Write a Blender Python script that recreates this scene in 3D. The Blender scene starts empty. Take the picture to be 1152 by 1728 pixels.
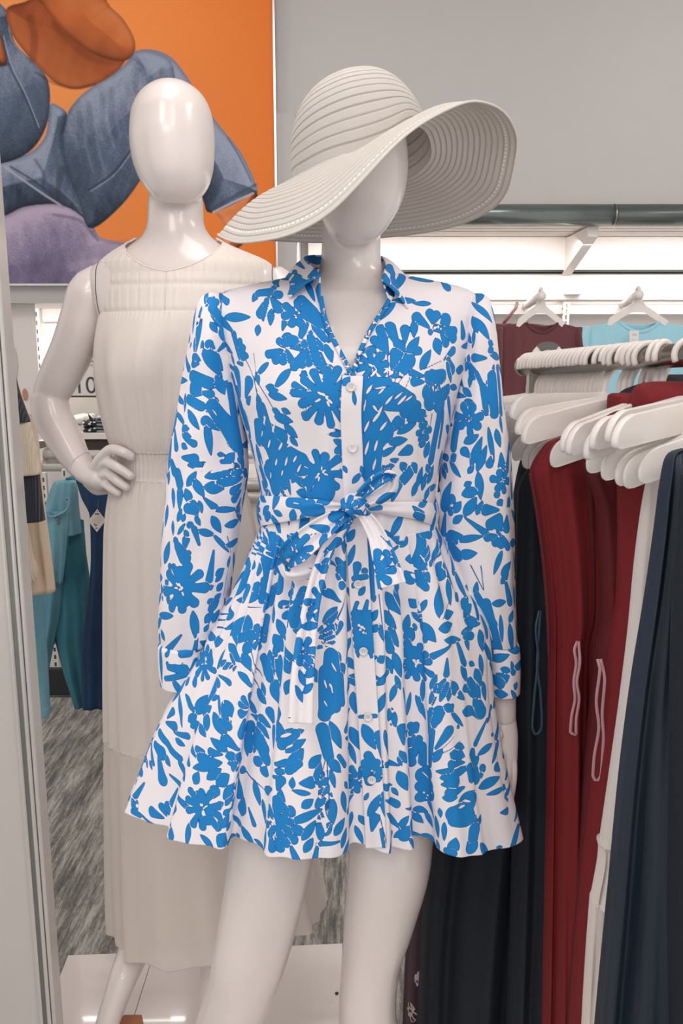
import bpy, math, random
import numpy as np
from mathutils import Vector, noise as mnoise

# ------------------------------------------------------------------ camera
FPX = 1400.0
TH = math.atan(1400.0 / 7300.0)
CT, ST = math.cos(TH), math.sin(TH)
CAMZ = 1.5
SC = bpy.context.scene
COL = SC.collection
cam_data = bpy.data.cameras.new('camera')
cam = bpy.data.objects.new('camera', cam_data)
COL.objects.link(cam)
cam.location = (0, 0, CAMZ)
cam.rotation_euler = (math.pi / 2 - TH, 0, 0)
cam_data.sensor_fit = 'VERTICAL'
cam_data.sensor_height = 36.0
cam_data.lens = FPX / 1728.0 * 36.0
cam_data.clip_start = 0.05
SC.camera = cam

# ------------------------------------------------------------------ world, lamps, exposure
SC.view_settings.view_transform = 'Standard'
SC.view_settings.look = 'None'
SC.view_settings.gamma = 1.0
SC.view_settings.exposure = 0.10
SC.view_settings.use_curve_mapping = False
world = bpy.data.worlds.new('world')
SC.world = world
world.use_nodes = True
world.node_tree.nodes['Background'].inputs[0].default_value = (1.0, 0.965, 0.94, 1)
world.node_tree.nodes['Background'].inputs[1].default_value = 0.95


def area(name, loc, target, sx, sy, watts, color=(1, 0.96, 0.92)):
    ld = bpy.data.lights.new(name, 'AREA')
    ld.shape = 'RECTANGLE'
    ld.size, ld.size_y, ld.energy, ld.color = sx, sy, watts, color
    o = bpy.data.objects.new(name, ld)
    COL.objects.link(o)
    o.location = loc
    o.rotation_euler = (Vector(target) - Vector(loc)).to_track_quat('-Z', 'Y').to_euler()
    return o


# troffers set in the shop ceiling, one added front fill, and the strip lights under the canopy of the back wall
area('ceiling_or_fill_light', (-0.5, -0.3, 3.05), (-0.3, 0.6, 0), 0.6, 1.2, 15)
area('ceiling_or_fill_light', (0.9, -0.5, 3.05), (0.5, 0.7, 0), 0.6, 1.2, 13)
area('ceiling_or_fill_light', (-1.7, 0.9, 3.05), (-1.0, 1.4, 0), 0.6, 1.2, 13)
area('ceiling_or_fill_light', (-0.1, 1.3, 3.05), (-0.1, 1.9, 0), 0.6, 1.2, 14)
area('ceiling_or_fill_light', (1.7, 1.6, 3.05), (1.4, 2.2, 0), 0.6, 1.2, 16)
area('ceiling_or_fill_light', (0.1, -1.7, 3.05), (0.0, 1.2, 0.6), 1.4, 0.6, 20)  # added fill behind the camera, aimed low to brighten legs and skirts
area('canopy_strip_light', (0.9, 3.2, 1.90), (0.9, 3.42, 1.4), 2.4, 0.05, 8.5)
area('canopy_strip_light', (-1.3, 3.25, 1.655), (-1.3, 3.42, 1.2), 1.6, 0.05, 6)

# ------------------------------------------------------------------ pixel <-> place
def P(px, py, Y):
    u = (px - 576.0) / FPX
    v = (py - 864.0) / FPX
    dy = CT - v * ST
    dz = -ST - v * CT
    k = Y / dy
    return np.array([u * k, Y, CAMZ + dz * k])


def PV(px, py, Y):
    px, py, Y = np.broadcast_arrays(np.asarray(px, float), np.asarray(py, float), np.asarray(Y, float))
    u = (px - 576.0) / FPX
    v = (py - 864.0) / FPX
    k = Y / (CT - v * ST)
    return np.stack([u * k, Y, CAMZ + (-ST - v * CT) * k], -1)


def depth_of(p):
    return p[..., 1] * CT - (p[..., 2] - CAMZ) * ST


def proj(p):
    d = depth_of(p)
    up = p[..., 1] * ST + (p[..., 2] - CAMZ) * CT
    return 576.0 + FPX * p[..., 0] / d, 864.0 - FPX * up / d, d


def on_z(px, py, z):
    u = (px - 576.0) / FPX
    v = (py - 864.0) / FPX
    k = (z - CAMZ) / (-ST - v * CT)
    return np.array([u * k, (CT - v * ST) * k, z])


def pchip(x, y, q):
    x = np.asarray(x, float); y = np.asarray(y, float); q = np.asarray(q, float)
    h = np.diff(x); d = np.diff(y) / h
    m = np.zeros_like(y)
    if len(x) > 2:
        w1 = 2 * h[1:] + h[:-1]; w2 = h[1:] + 2 * h[:-1]
        with np.errstate(divide='ignore', invalid='ignore'):
            mm = (w1 + w2) / (w1 / d[:-1] + w2 / d[1:])
        mm[(d[:-1] * d[1:]) <= 0] = 0
        m[1:-1] = mm
    m[0], m[-1] = d[0], d[-1]
    i = np.clip(np.searchsorted(x, q) - 1, 0, len(x) - 2)
    t = np.clip((q - x[i]) / h[i], 0, 1)
    t2, t3 = t * t, t * t * t
    return ((2 * t3 - 3 * t2 + 1) * y[i] + (t3 - 2 * t2 + t) * h[i] * m[i]
            + (-2 * t3 + 3 * t2) * y[i + 1] + (t3 - t2) * h[i] * m[i + 1])


def resample(pts, n):
    """Catmull-like resample of a polyline (rows of numbers) by length of the first two or three columns."""
    pts = np.asarray(pts, float)
    k = min(3, pts.shape[1])
    seg = np.linalg.norm(np.diff(pts[:, :k], axis=0), axis=1)
    s = np.concatenate([[0], np.cumsum(np.maximum(seg, 1e-6))])
    q = np.linspace(0, s[-1], n)
    return np.stack([pchip(s, pts[:, c], q) for c in range(pts.shape[1])], -1)


# ------------------------------------------------------------------ objects
def thing(name, label, cat, loc=(0, 0, 0), rotz=0.0, group=None):
    o = bpy.data.objects.new(name, None)
    COL.objects.link(o)
    o.location = tuple(float(c) for c in loc)
    o.rotation_euler = (0, 0, rotz)
    o.empty_display_size = 0.05
    o['label'] = label; o['category'] = cat
    if group: o['group'] = group
    return o


def tag(o, label=None, cat=None, group=None, kind=None):
    if label: o['label'] = label
    if cat: o['category'] = cat
    if group: o['group'] = group
    if kind: o['kind'] = kind
    return o


def base_of(p):
    b = np.zeros(3)
    while p is not None:
        b += np.array(p.location[:])
        p = p.parent
    return b


def put(name, V, faces, mat, parent=None, smooth=True, attrs=None, origin=None, local=False):
    """Link one mesh; V is in world coordinates unless local."""
    V = np.asarray(V, float).reshape(-1, 3)
    me = bpy.data.meshes.new(name)
    off = np.zeros(3)
    if not local:
        if parent is not None: off = base_of(parent)
        elif origin is None:
            off = np.array([(V[:, 0].min() + V[:, 0].max()) / 2, (V[:, 1].min() + V[:, 1].max()) / 2, V[:, 2].min()])
        else: off = np.asarray(origin, float)
    if isinstance(faces, np.ndarray):
        nf, k = faces.shape
        me.vertices.add(len(V)); me.vertices.foreach_set('co', (V - off).astype(np.float32).ravel())
        me.loops.add(nf * k); me.loops.foreach_set('vertex_index', faces.astype(np.int32).ravel())
        me.polygons.add(nf); me.polygons.foreach_set('loop_start', np.arange(0, nf * k, k, dtype=np.int32))
        me.update(calc_edges=True); me.validate()
    else:
        me.from_pydata((V - off).tolist(), [], [list(map(int, f)) for f in faces]); me.update()
    me.polygons.foreach_set('use_smooth', [smooth] * len(me.polygons))
    for an, av in (attrs or {}).items():
        av = np.asarray(av, np.float32)
        if av.ndim == 1:
            a = me.attributes.new(an, 'FLOAT', 'POINT'); a.data.foreach_set('value', av)
        else:
            a = me.attributes.new(an, 'FLOAT_COLOR', 'POINT')
            a.data.foreach_set('color', np.concatenate([av, np.ones((len(av), 1), np.float32)], 1).ravel())
    if mat: me.materials.append(mat)
    o = bpy.data.objects.new(name, me)
    COL.objects.link(o)
    if parent is not None: o.parent = parent
    elif not local: o.location = tuple(off)
    return o


def gridfaces(nv, nu, wrap=False):
    i = np.arange(nv - 1)[:, None]
    j = np.arange(nu if wrap else nu - 1)[None, :]
    j2 = (j + 1) % nu
    a = i * nu + j; b = i * nu + j2; c = (i + 1) * nu + j2; d = (i + 1) * nu + j
    return np.stack([a, d, c, b], -1).reshape(-1, 4)


def caps(nv, nu):
    return [list(range(nu)), list(range((nv - 1) * nu, nv * nu))[::-1]]


def modify(o, *mods):
    """Apply modifiers by evaluation and keep the plain mesh."""
    for typ, kw in mods:
        m = o.modifiers.new(typ, typ)
        for k, v in kw.items(): setattr(m, k, v)
    dg = bpy.context.evaluated_depsgraph_get()
    dg.update()
    me = bpy.data.meshes.new_from_object(o.evaluated_get(dg))
    old = o.data
    o.modifiers.clear()
    o.data = me
    me.name = old.name
    me.polygons.foreach_set('use_smooth', [True] * len(me.polygons))
    return o


class MB:
    """collects plain shapes into one mesh"""
    def __init__(s): s.v = []; s.f = []
    def add(s, V, F):
        n = sum(len(a) for a in s.v)
        s.v.append(np.asarray(V, float).reshape(-1, 3))
        s.f += [[int(i) + n for i in f] for f in F]
        return s
    def box(s, x0, x1, y0, y1, z0, z1, bev=0.0):
        if bev <= 0:
            V = [(x, y, z) for x in (x0, x1) for y in (y0, y1) for z in (z0, z1)]
            return s.add(V, [(0, 1, 3, 2), (4, 6, 7, 5), (0, 4, 5, 1), (2, 3, 7, 6), (0, 2, 6, 4), (1, 5, 7, 3)])
        b = min(bev, (x1 - x0) / 2.01, (y1 - y0) / 2.01)
        pr = [(x0 + b, y0), (x1 - b, y0), (x1, y0 + b), (x1, y1 - b), (x1 - b, y1), (x0 + b, y1), (x0, y1 - b), (x0, y0 + b)]
        return s.prism(pr, z0, z1)
    def prism(s, pr, z0, z1):
        n = len(pr)
        V = [(x, y, z0) for x, y in pr] + [(x, y, z1) for x, y in pr]
        F = [list(range(n))[::-1], list(range(n, 2 * n))] + [(i, (i + 1) % n, n + (i + 1) % n, n + i) for i in range(n)]
        return s.add(V, F)
    def slab(s, outline, thick, M=None):
        """outline in XZ, thickness along Y, small rounded edge"""
        o = np.asarray(outline, float); n = len(o)
        c = o.mean(0)
        rings = []
        for k, ins in ((-0.5, 0.0018), (-0.3, 0), (0.3, 0), (0.5, 0.0018)):
            d = o - c
            L = np.linalg.norm(d, axis=1, keepdims=True)
            q = o - d / np.maximum(L, 1e-6) * ins
            rings.append(np.stack([q[:, 0], np.full(n, k * thick), q[:, 1]], -1))
        V = np.concatenate(rings)
        F = gridfaces(4, n, True).tolist() + caps(4, n)
        return s.add(V, F)
    def tube(s, pts, r, n=10, squash=1.0, side=None):
        pts = np.asarray(pts, float)
        R = np.broadcast_to(np.asarray(r, float), (len(pts),))
        V, F = tube_grid(pts, R, n, squash, side)
        return s.add(V, F)
    def make(s, name, mat, parent=None, smooth=False, **k):
        return put(name, np.concatenate(s.v), s.f, mat, parent, smooth, **k)


def tube_grid(pts, R, n=12, squash=1.0, side=None):
    T = np.gradient(pts, axis=0)
    T /= np.maximum(np.linalg.norm(T, axis=1, keepdims=True), 1e-9)
    N = np.zeros_like(T)
    ref = np.array([0, 0, 1.0]) if side is None else np.asarray(side, float)
    if side is None and abs(T[0] @ ref) > 0.9: ref = np.array([0, 1.0, 0])
    for i in range(len(pts)):
        v = (ref if (i == 0 or side is not None) else N[i - 1])
        v = v - T[i] * (v @ T[i])
        N[i] = v / max(np.linalg.norm(v), 1e-9)
    B = np.cross(T, N)
    a = np.linspace(0, 2 * np.pi, n, endpoint=False)
    V = pts[:, None] + R[:, None, None] * (N[:, None] * np.cos(a)[None, :, None] * squash + B[:, None] * np.sin(a)[None, :, None])
    return V.reshape(-1, 3), gridfaces(len(pts), n, True)[:, ::-1].tolist() + [list(range(n))[::-1], list(range((len(pts) - 1) * n, len(pts) * n))]


def limb(pts, n=16, steps=24, squash=1.0, side=None):
    """pts: (px, py, Y, radius_px); round ends"""
    pts = np.asarray(pts, float)
    q = resample(pts, steps)
    W = PV(q[:, 0], q[:, 1], q[:, 2])
    R = q[:, 3] * depth_of(W) / FPX
    e0 = W[0] - (W[1] - W[0]) / np.linalg.norm(W[1] - W[0]) * R[0] * 0.7
    e1 = W[-1] + (W[-1] - W[-2]) / np.linalg.norm(W[-1] - W[-2]) * R[-1] * 0.7
    W2 = np.concatenate([[e0], W, [e1]]); R2 = np.concatenate([[R[0] * 0.45], R, [R[-1] * 0.45]])
    return tube_grid(W2, R2, n, squash, side)


def rows_world(rows, nv, dens=None):
    """rows: (py, xl, xr, Y, b) -> per ring cx, cy, cz, a, b (world) resampled to nv rings"""
    r = np.asarray(rows, float)
    seg = np.sqrt(np.diff(r[:, 0]) ** 2 + 0.25 * (np.diff(r[:, 1]) ** 2 + np.diff(r[:, 2]) ** 2))
    s = np.concatenate([[0], np.cumsum(np.maximum(seg, 1e-3))])
    q = np.linspace(0, s[-1], nv)
    py, xl, xr, Y, b = [pchip(s, r[:, k], q) for k in range(5)]
    c = PV((xl + xr) / 2, py, Y)
    a = (xr - xl) / 2 * depth_of(c) / FPX
    return c, np.maximum(a, 1e-4), np.maximum(b, 1e-4), py


def loft(rows, nu=48, nv=60, e=1.0, fold=None):
    c, a, b, py = rows_world(rows, nv)
    ph = np.linspace(0, 2 * np.pi, nu, endpoint=False)
    sx, cy = np.sin(ph), np.cos(ph)
    if e != 1.0:
        sx = np.sign(sx) * np.abs(sx) ** e; cy = np.sign(cy) * np.abs(cy) ** e
    G = np.zeros((nv, nu, 3))
    f = np.ones((nv, nu)) if fold is None else fold(np.linspace(0, 1, nv)[:, None], ph[None, :])
    G[..., 0] = c[:, None, 0] + a[:, None] * sx * f
    G[..., 1] = c[:, None, 1] - b[:, None] * cy * f
    G[..., 2] = c[:, None, 2]
    return G.reshape(-1, 3), gridfaces(nv, nu, True)[:, ::-1].tolist() + [list(range(nu))[::-1], list(range((nv - 1) * nu, nv * nu))]


# ------------------------------------------------------------------ materials
def lin(r, g, b):
    f = lambda c: ((c / 255 + 0.055) / 1.055) ** 2.4 if c > 10 else c / 255 / 12.92
    return (f(r), f(g), f(b), 1.0)


class NT:
    def __init__(s, name):
        s.m = bpy.data.materials.new(name); s.m.use_nodes = True
        s.t = s.m.node_tree; s.b = s.t.nodes['Principled BSDF']
    def n(s, typ, **k):
        x = s.t.nodes.new(typ)
        for a, v in k.items(): setattr(x, a, v)
        return x
    def l(s, a, b): s.t.links.new(a, b)
    def attr(s, name):
        return s.n('ShaderNodeAttribute', attribute_name=name)
    def math(s, op, a, b=None, c=None):
        x = s.n('ShaderNodeMath', operation=op)
        for i, v in enumerate((a, b, c)):
            if v is None: continue
            if isinstance(v, (int, float)): x.inputs[i].default_value = v
            else: s.l(v, x.inputs[i])
        return x.outputs[0]
    def ramp(s, fac, stops, interp='LINEAR'):
        x = s.n('ShaderNodeValToRGB'); x.color_ramp.interpolation = interp
        el = x.color_ramp.elements
        el[0].position, el[0].color = stops[0]
        el[1].position, el[1].color = stops[-1]
        for p, c in stops[1:-1]:
            e = el.new(p); e.color = c
        s.l(fac, x.inputs[0]); return x.outputs[0]
    def mix(s, fac, a, b, blend='MIX'):
        x = s.n('ShaderNodeMix', data_type='RGBA', blend_type=blend)
        for sock, v in ((x.inputs[0], fac), (x.inputs[6], a), (x.inputs[7], b)):
            if isinstance(v, (int, float, tuple)): sock.default_value = v
            else: s.l(v, sock)
        return x.outputs[2]
    def coord(s, which='Object', scale=(1, 1, 1), rot=(0, 0, 0)):
        c = s.n('ShaderNodeTexCoord'); m = s.n('ShaderNodeMapping')
        m.inputs['Scale'].default_value = scale; m.inputs['Rotation'].default_value = rot
        s.l(c.outputs[which], m.inputs[0]); return m.outputs[0]
    def noise(s, vec, scale=10, detail=3, rough=0.5):
        x = s.n('ShaderNodeTexNoise'); x.inputs['Scale'].default_value = scale
        x.inputs['Detail'].default_value = detail; x.inputs['Roughness'].default_value = rough
        s.l(vec, x.inputs['Vector']); return x.outputs['Fac']
    def bump(s, h, strength=0.3, dist=0.002):
        x = s.n('ShaderNodeBump'); x.inputs['Strength'].default_value = strength
        x.inputs['Distance'].default_value = dist
        s.l(h, x.inputs['Height']); s.l(x.outputs[0], s.b.inputs['Normal'])
    def set(s, color=None, rough=None, metal=None, **k):
        if color is not None:
            if isinstance(color, tuple): s.b.inputs['Base Color'].default_value = color
            else: s.l(color, s.b.inputs['Base Color'])
        if rough is not None: s.b.inputs['Roughness'].default_value = rough
        if metal is not None: s.b.inputs['Metallic'].default_value = metal
        for a, v in k.items(): s.b.inputs[a.replace('_', ' ')].default_value = v
        return s.m


def plain(name, rgb, rough=0.5, metal=0.0, bump=None, var=0.05, **k):
    t = NT(name); c = lin(*rgb)
    v = t.noise(t.coord('Object'), 14, 3)
    d = tuple(x * (1 - var * 2) for x in c[:3]) + (1,)
    t.set(t.mix(v, d, c), rough, metal, **k)
    if bump: t.bump(t.noise(t.coord('Object', bump[2] if len(bump) > 2 else (1, 1, 1)), bump[0], 2), bump[1], 0.002)
    return t.m


def cloth(name, rgb, rough=0.9, fold=(1, 1, 1), sheen=0.2, bump=0.25, scale=18, var=0.08, weave=900):
    t = NT(name); c = lin(*rgb)
    w = t.noise(t.coord('Object', fold), scale, 3)
    fine = t.noise(t.coord('Object'), weave, 1)
    d = tuple(x * (1 - var * 2) for x in c[:3]) + (1,)
    t.set(t.mix(fine, d, c), rough, Sheen_Weight=sheen, Sheen_Roughness=0.5)
    t.bump(t.math('ADD', w, t.math('MULTIPLY', fine, 0.06)), bump, 0.01)
    return t.m


M = {}
M['mannequin'] = plain('mannequin_gloss_white', (224, 214, 211), 0.30, var=0.01, Coat_Weight=0.45, Coat_Roughness=0.07)
M['white_plastic'] = plain('white_plastic', (226, 219, 214), 0.35, var=0.01)
M['white_paint'] = plain('white_paint', (226, 220, 216), 0.5, var=0.015)
M['cream_paint'] = plain('cream_paint', (214, 205, 199), 0.55, var=0.02)
M['fascia'] = plain('fascia_grey', (186, 182, 180), 0.45, var=0.02)
M['steel'] = plain('brushed_steel', (150, 148, 143), 0.28, 1.0, bump=(300, 0.1, (1, 1, 0.05)))
M['dark_tube'] = plain('grey_green_tube', (112, 119, 118), 0.25, 0.6)
M['dark_line'] = plain('dark_gap', (60, 62, 62), 0.6)
M['black'] = plain('black_kick', (38, 42, 46), 0.5)
M['grey_print'] = plain('grey_print', (70, 68, 67), 0.6)
M['button'] = plain('pearl_button', (228, 224, 224), 0.15, Coat_Weight=0.6)
M['thread'] = plain('thread', (190, 188, 190), 0.8)
# ================================================================== the setting
def carpet():
    t = NT('streaked_carpet')
    c0 = t.n('ShaderNodeTexCoord')
    def layer(sx, sy, det, rough):
        m = t.n('ShaderNodeMapping'); m.inputs['Scale'].default_value = (sx, sy, 1); t.l(c0.outputs['Object'], m.inputs[0])
        return t.noise(m.outputs[0], 1.0, det, rough)
    a = layer(75, 7, 4, 0.7); b = layer(13, 2.2, 3, 0.6); d = layer(240, 60, 2, .6)
    s = t.math('ADD', t.math('MULTIPLY', a, 0.55), t.math('MULTIPLY', b, 0.30))
    s = t.math('ADD', s, t.math('MULTIPLY', d, 0.15))
    c = t.ramp(s, [(0.37, lin(84, 84, 82)), (0.46, lin(124, 122, 118)), (0.52, lin(162, 159, 153)), (0.60, lin(204, 200, 192))])
    fine = t.noise(c0.outputs['Object'], 300, 2)
    t.set(t.mix(t.math('MULTIPLY', fine, 0.3), c, lin(90, 88, 86)), 0.95)
    t.bump(fine, 0.6, 0.004)
    return t.m


def struct(o):
    o['kind'] = 'structure'; return o


struct(MB().box(-3.5, 3.5, -2.0, 3.9, -0.05, 0.0).make('floor', carpet()))
struct(MB().box(-3.5, 3.5, -2.0, 3.9, 3.1, 3.15).make('ceiling', M['white_paint']))
struct(MB().box(-3.5, 3.5, 3.5, 3.6, 0.0, 3.1).make('wall_back', M['white_paint']))
struct(MB().box(-3.5, 3.5, 3.47, 3.5, 0.0, 0.125).make('baseboard_back', M['black']))
struct(MB().box(-3.5, 3.5, 3.455, 3.5, 0.0, 0.012).make('trim_1', M['steel']))

# upper fascia: grey panel above the canopy on the right, deeper box behind the poster on the left
YF = 3.1
zr = P(1000, 346, YF)[2]
zl = P(100, 512, YF)[2]
xs = P(466, 200, YF)[0]
struct(MB().box(xs - 0.25, 3.5, YF, YF + 0.04, zr, 3.1).make('trim_2', M['fascia']))
struct(MB().box(-3.5, P(500, 400, YF)[0], YF - 0.02, 3.5, zl, zr + 0.3).make('trim_3', M['fascia']))

# tube rail along the lower edge of the fascia
tz = P(1000, 361, YF - 0.03)[2]
rail = thing('canopy_rail', 'long grey round tube along the lower edge of the grey fascia', 'rail', (0.9, YF, tz))
for x0, x1 in ((P(500, 360, YF)[0], P(1034, 360, YF)[0] - 0.001), (P(1036, 360, YF)[0], 2.6)):
    MB().tube([(x0, YF - 0.01, tz), (x1, YF - 0.01, tz)], 0.036, 24).make('tube', M['dark_tube'], rail, True)
MB().tube([(P(1034, 360, YF)[0] - 0.003, YF - 0.01, tz), (P(1034, 360, YF)[0] + 0.003, YF - 0.01, tz)], 0.0375, 24).make('joint_ring', M['steel'], rail, True)

# canopy under the fascia: back board, ribbed underside, brackets
zc = P(1000, 381, YF)[2]
can = thing('wall_canopy', 'pale lit canopy strip with sloping brackets under the grey tube rail', 'canopy', (1.2, 3.4, zc - 0.15))
x0 = P(520, 400, 3.45)[0]
yb = P(900, 456, 3.45)[2]; yt = P(900, 392, 3.45)[2]
b = MB().box(x0, 2.7, 3.43, 3.5, yb, yt); b.make('light_board', plain('bright_board', (244, 236, 232), 0.4, var=0.06), can)
MB().box(x0, 2.7, 3.435, 3.5, yb - 0.008, yb).make('dark_strip', M['dark_line'], can)  # dark strip along the lower edge of the board
u = MB()
for k in range(5):
    y = YF + 0.05 + k * 0.07
    u.box(x0, 2.7, y, y + 0.055, zc + 0.006, zc + 0.018)
u.box(x0, 2.7, YF + 0.03, 3.5, zc + 0.018, zc + 0.026)
u.make('underside', M['cream_paint'], can)
for px in (965, 420, 1500):
    xb = P(px, 400, 3.4)[0]
    V = []
    for x in (xb - 0.018, xb + 0.018):
        V += [(x, 3.12, zc), (x, 3.12, zc - 0.035), (x, 3.46, zc - 0.14), (x, 3.46, zc)]
    MB().add(V, [(0, 1, 2, 3), (7, 6, 5, 4), (0, 4, 5, 1), (1, 5, 6, 2), (2, 6, 7, 3), (3, 7, 4, 0)]).make('bracket', M['white_paint'], can)

# cream wall panel with the two white rails below it
zp0 = P(900, 497, 3.45)[2]
struct(MB().box(P(505, 480, 3.46)[0], 2.7, 3.46, 3.5, zp0, yb - 0.012).make('trim_4', M['cream_paint']))
for i, (pa, pb, dd) in enumerate(((498, 506, 0.05), (513, 530, 0.03))):
    za, zb = P(900, pa, 3.42)[2], P(900, pb, 3.42)[2]
    o = thing('wall_bar', ('slim' if i == 0 else 'broad') + ' white horizontal bar fixed to the back wall above the T-shirts, ' + ('upper' if i == 0 else 'lower') + ' of two', 'bar', (1.2, 3.44, zb))
    MB().box(x0, 2.7, 3.45 - dd, 3.45 - dd + 0.02, zb, za, 0.004).make('bar', M['white_plastic'], o)
    for px in (520, 952, 1400):
        xx = P(px, 510, 3.45)[0]
        MB().box(xx - 0.012, xx + 0.012, 3.45 - dd + 0.02, 3.5, zb, za).make('mount', M['white_plastic'], o)
xx = P(952, 510, 3.42)[0]
st = thing('slotted_upright', 'short slotted white upright hanging below the wall bars', 'upright', (xx, 3.42, P(952, 545, 3.42)[2]))
mbx = MB()
z1, z0 = P(952, 512, 3.42)[2], P(952, 560, 3.42)[2]
for xa, xb in ((-0.013, -0.004), (0.004, 0.013)):
    mbx.box(xx + xa, xx + xb, 3.385, 3.40, z0, z1)
for k in range(6):
    z = z0 + (z1 - z0) * k / 5
    mbx.box(xx - 0.013, xx + 0.013, 3.386, 3.399, z - 0.003, z + 0.003)
mbx.make('upright_frame', M['white_plastic'], st)
MB().box(xx - 0.01, xx + 0.055, 3.37, 3.40, P(952, 497, 3.4)[2], P(952, 490, 3.4)[2]).make('clip', M['white_plastic'], st)

# lower back fixtures seen in the gap left of the blue sleeve and between arm and bodice
# ------------------------------------------------------------------ poster
def poly_sd(poly, X, Y):
    """signed distance (positive inside) to a closed polygon smoothed by resampling"""
    p = np.asarray(poly, float)
    n = len(p)
    # Catmull-Rom closed
    out = []
    for i in range(n):
        p0, p1, p2, p3 = p[i - 1], p[i], p[(i + 1) % n], p[(i + 2) % n]
        for t in np.linspace(0, 1, 5)[:-1]:
            out.append(0.5 * ((2 * p1) + (-p0 + p2) * t + (2 * p0 - 5 * p1 + 4 * p2 - p3) * t * t + (-p0 + 3 * p1 - 3 * p2 + p3) * t ** 3))
    q = np.array(out)
    d = np.full(X.shape, 1e9); inside = np.zeros(X.shape, bool)
    for i in range(len(q)):
        a, b = q[i], q[(i + 1) % len(q)]
        e = b - a; L = max(e @ e, 1e-9)
        t = np.clip(((X - a[0]) * e[0] + (Y - a[1]) * e[1]) / L, 0, 1)
        d = np.minimum(d, (X - a[0] - t * e[0]) ** 2 + (Y - a[1] - t * e[1]) ** 2)
        c = ((a[1] > Y) != (b[1] > Y))
        if abs(b[1] - a[1]) > 1e-9:
            xi = a[0] + (Y - a[1]) / (b[1] - a[1]) * e[0]
            inside ^= c & (X < xi)
    d = np.sqrt(d)
    return np.where(inside, d, -d)


def sstep(a, b, x):
    t = np.clip((x - a) / (b - a), 0, 1); return t * t * (3 - 2 * t)


def L3(r, g, b): return np.array(lin(r, g, b)[:3])


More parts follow.
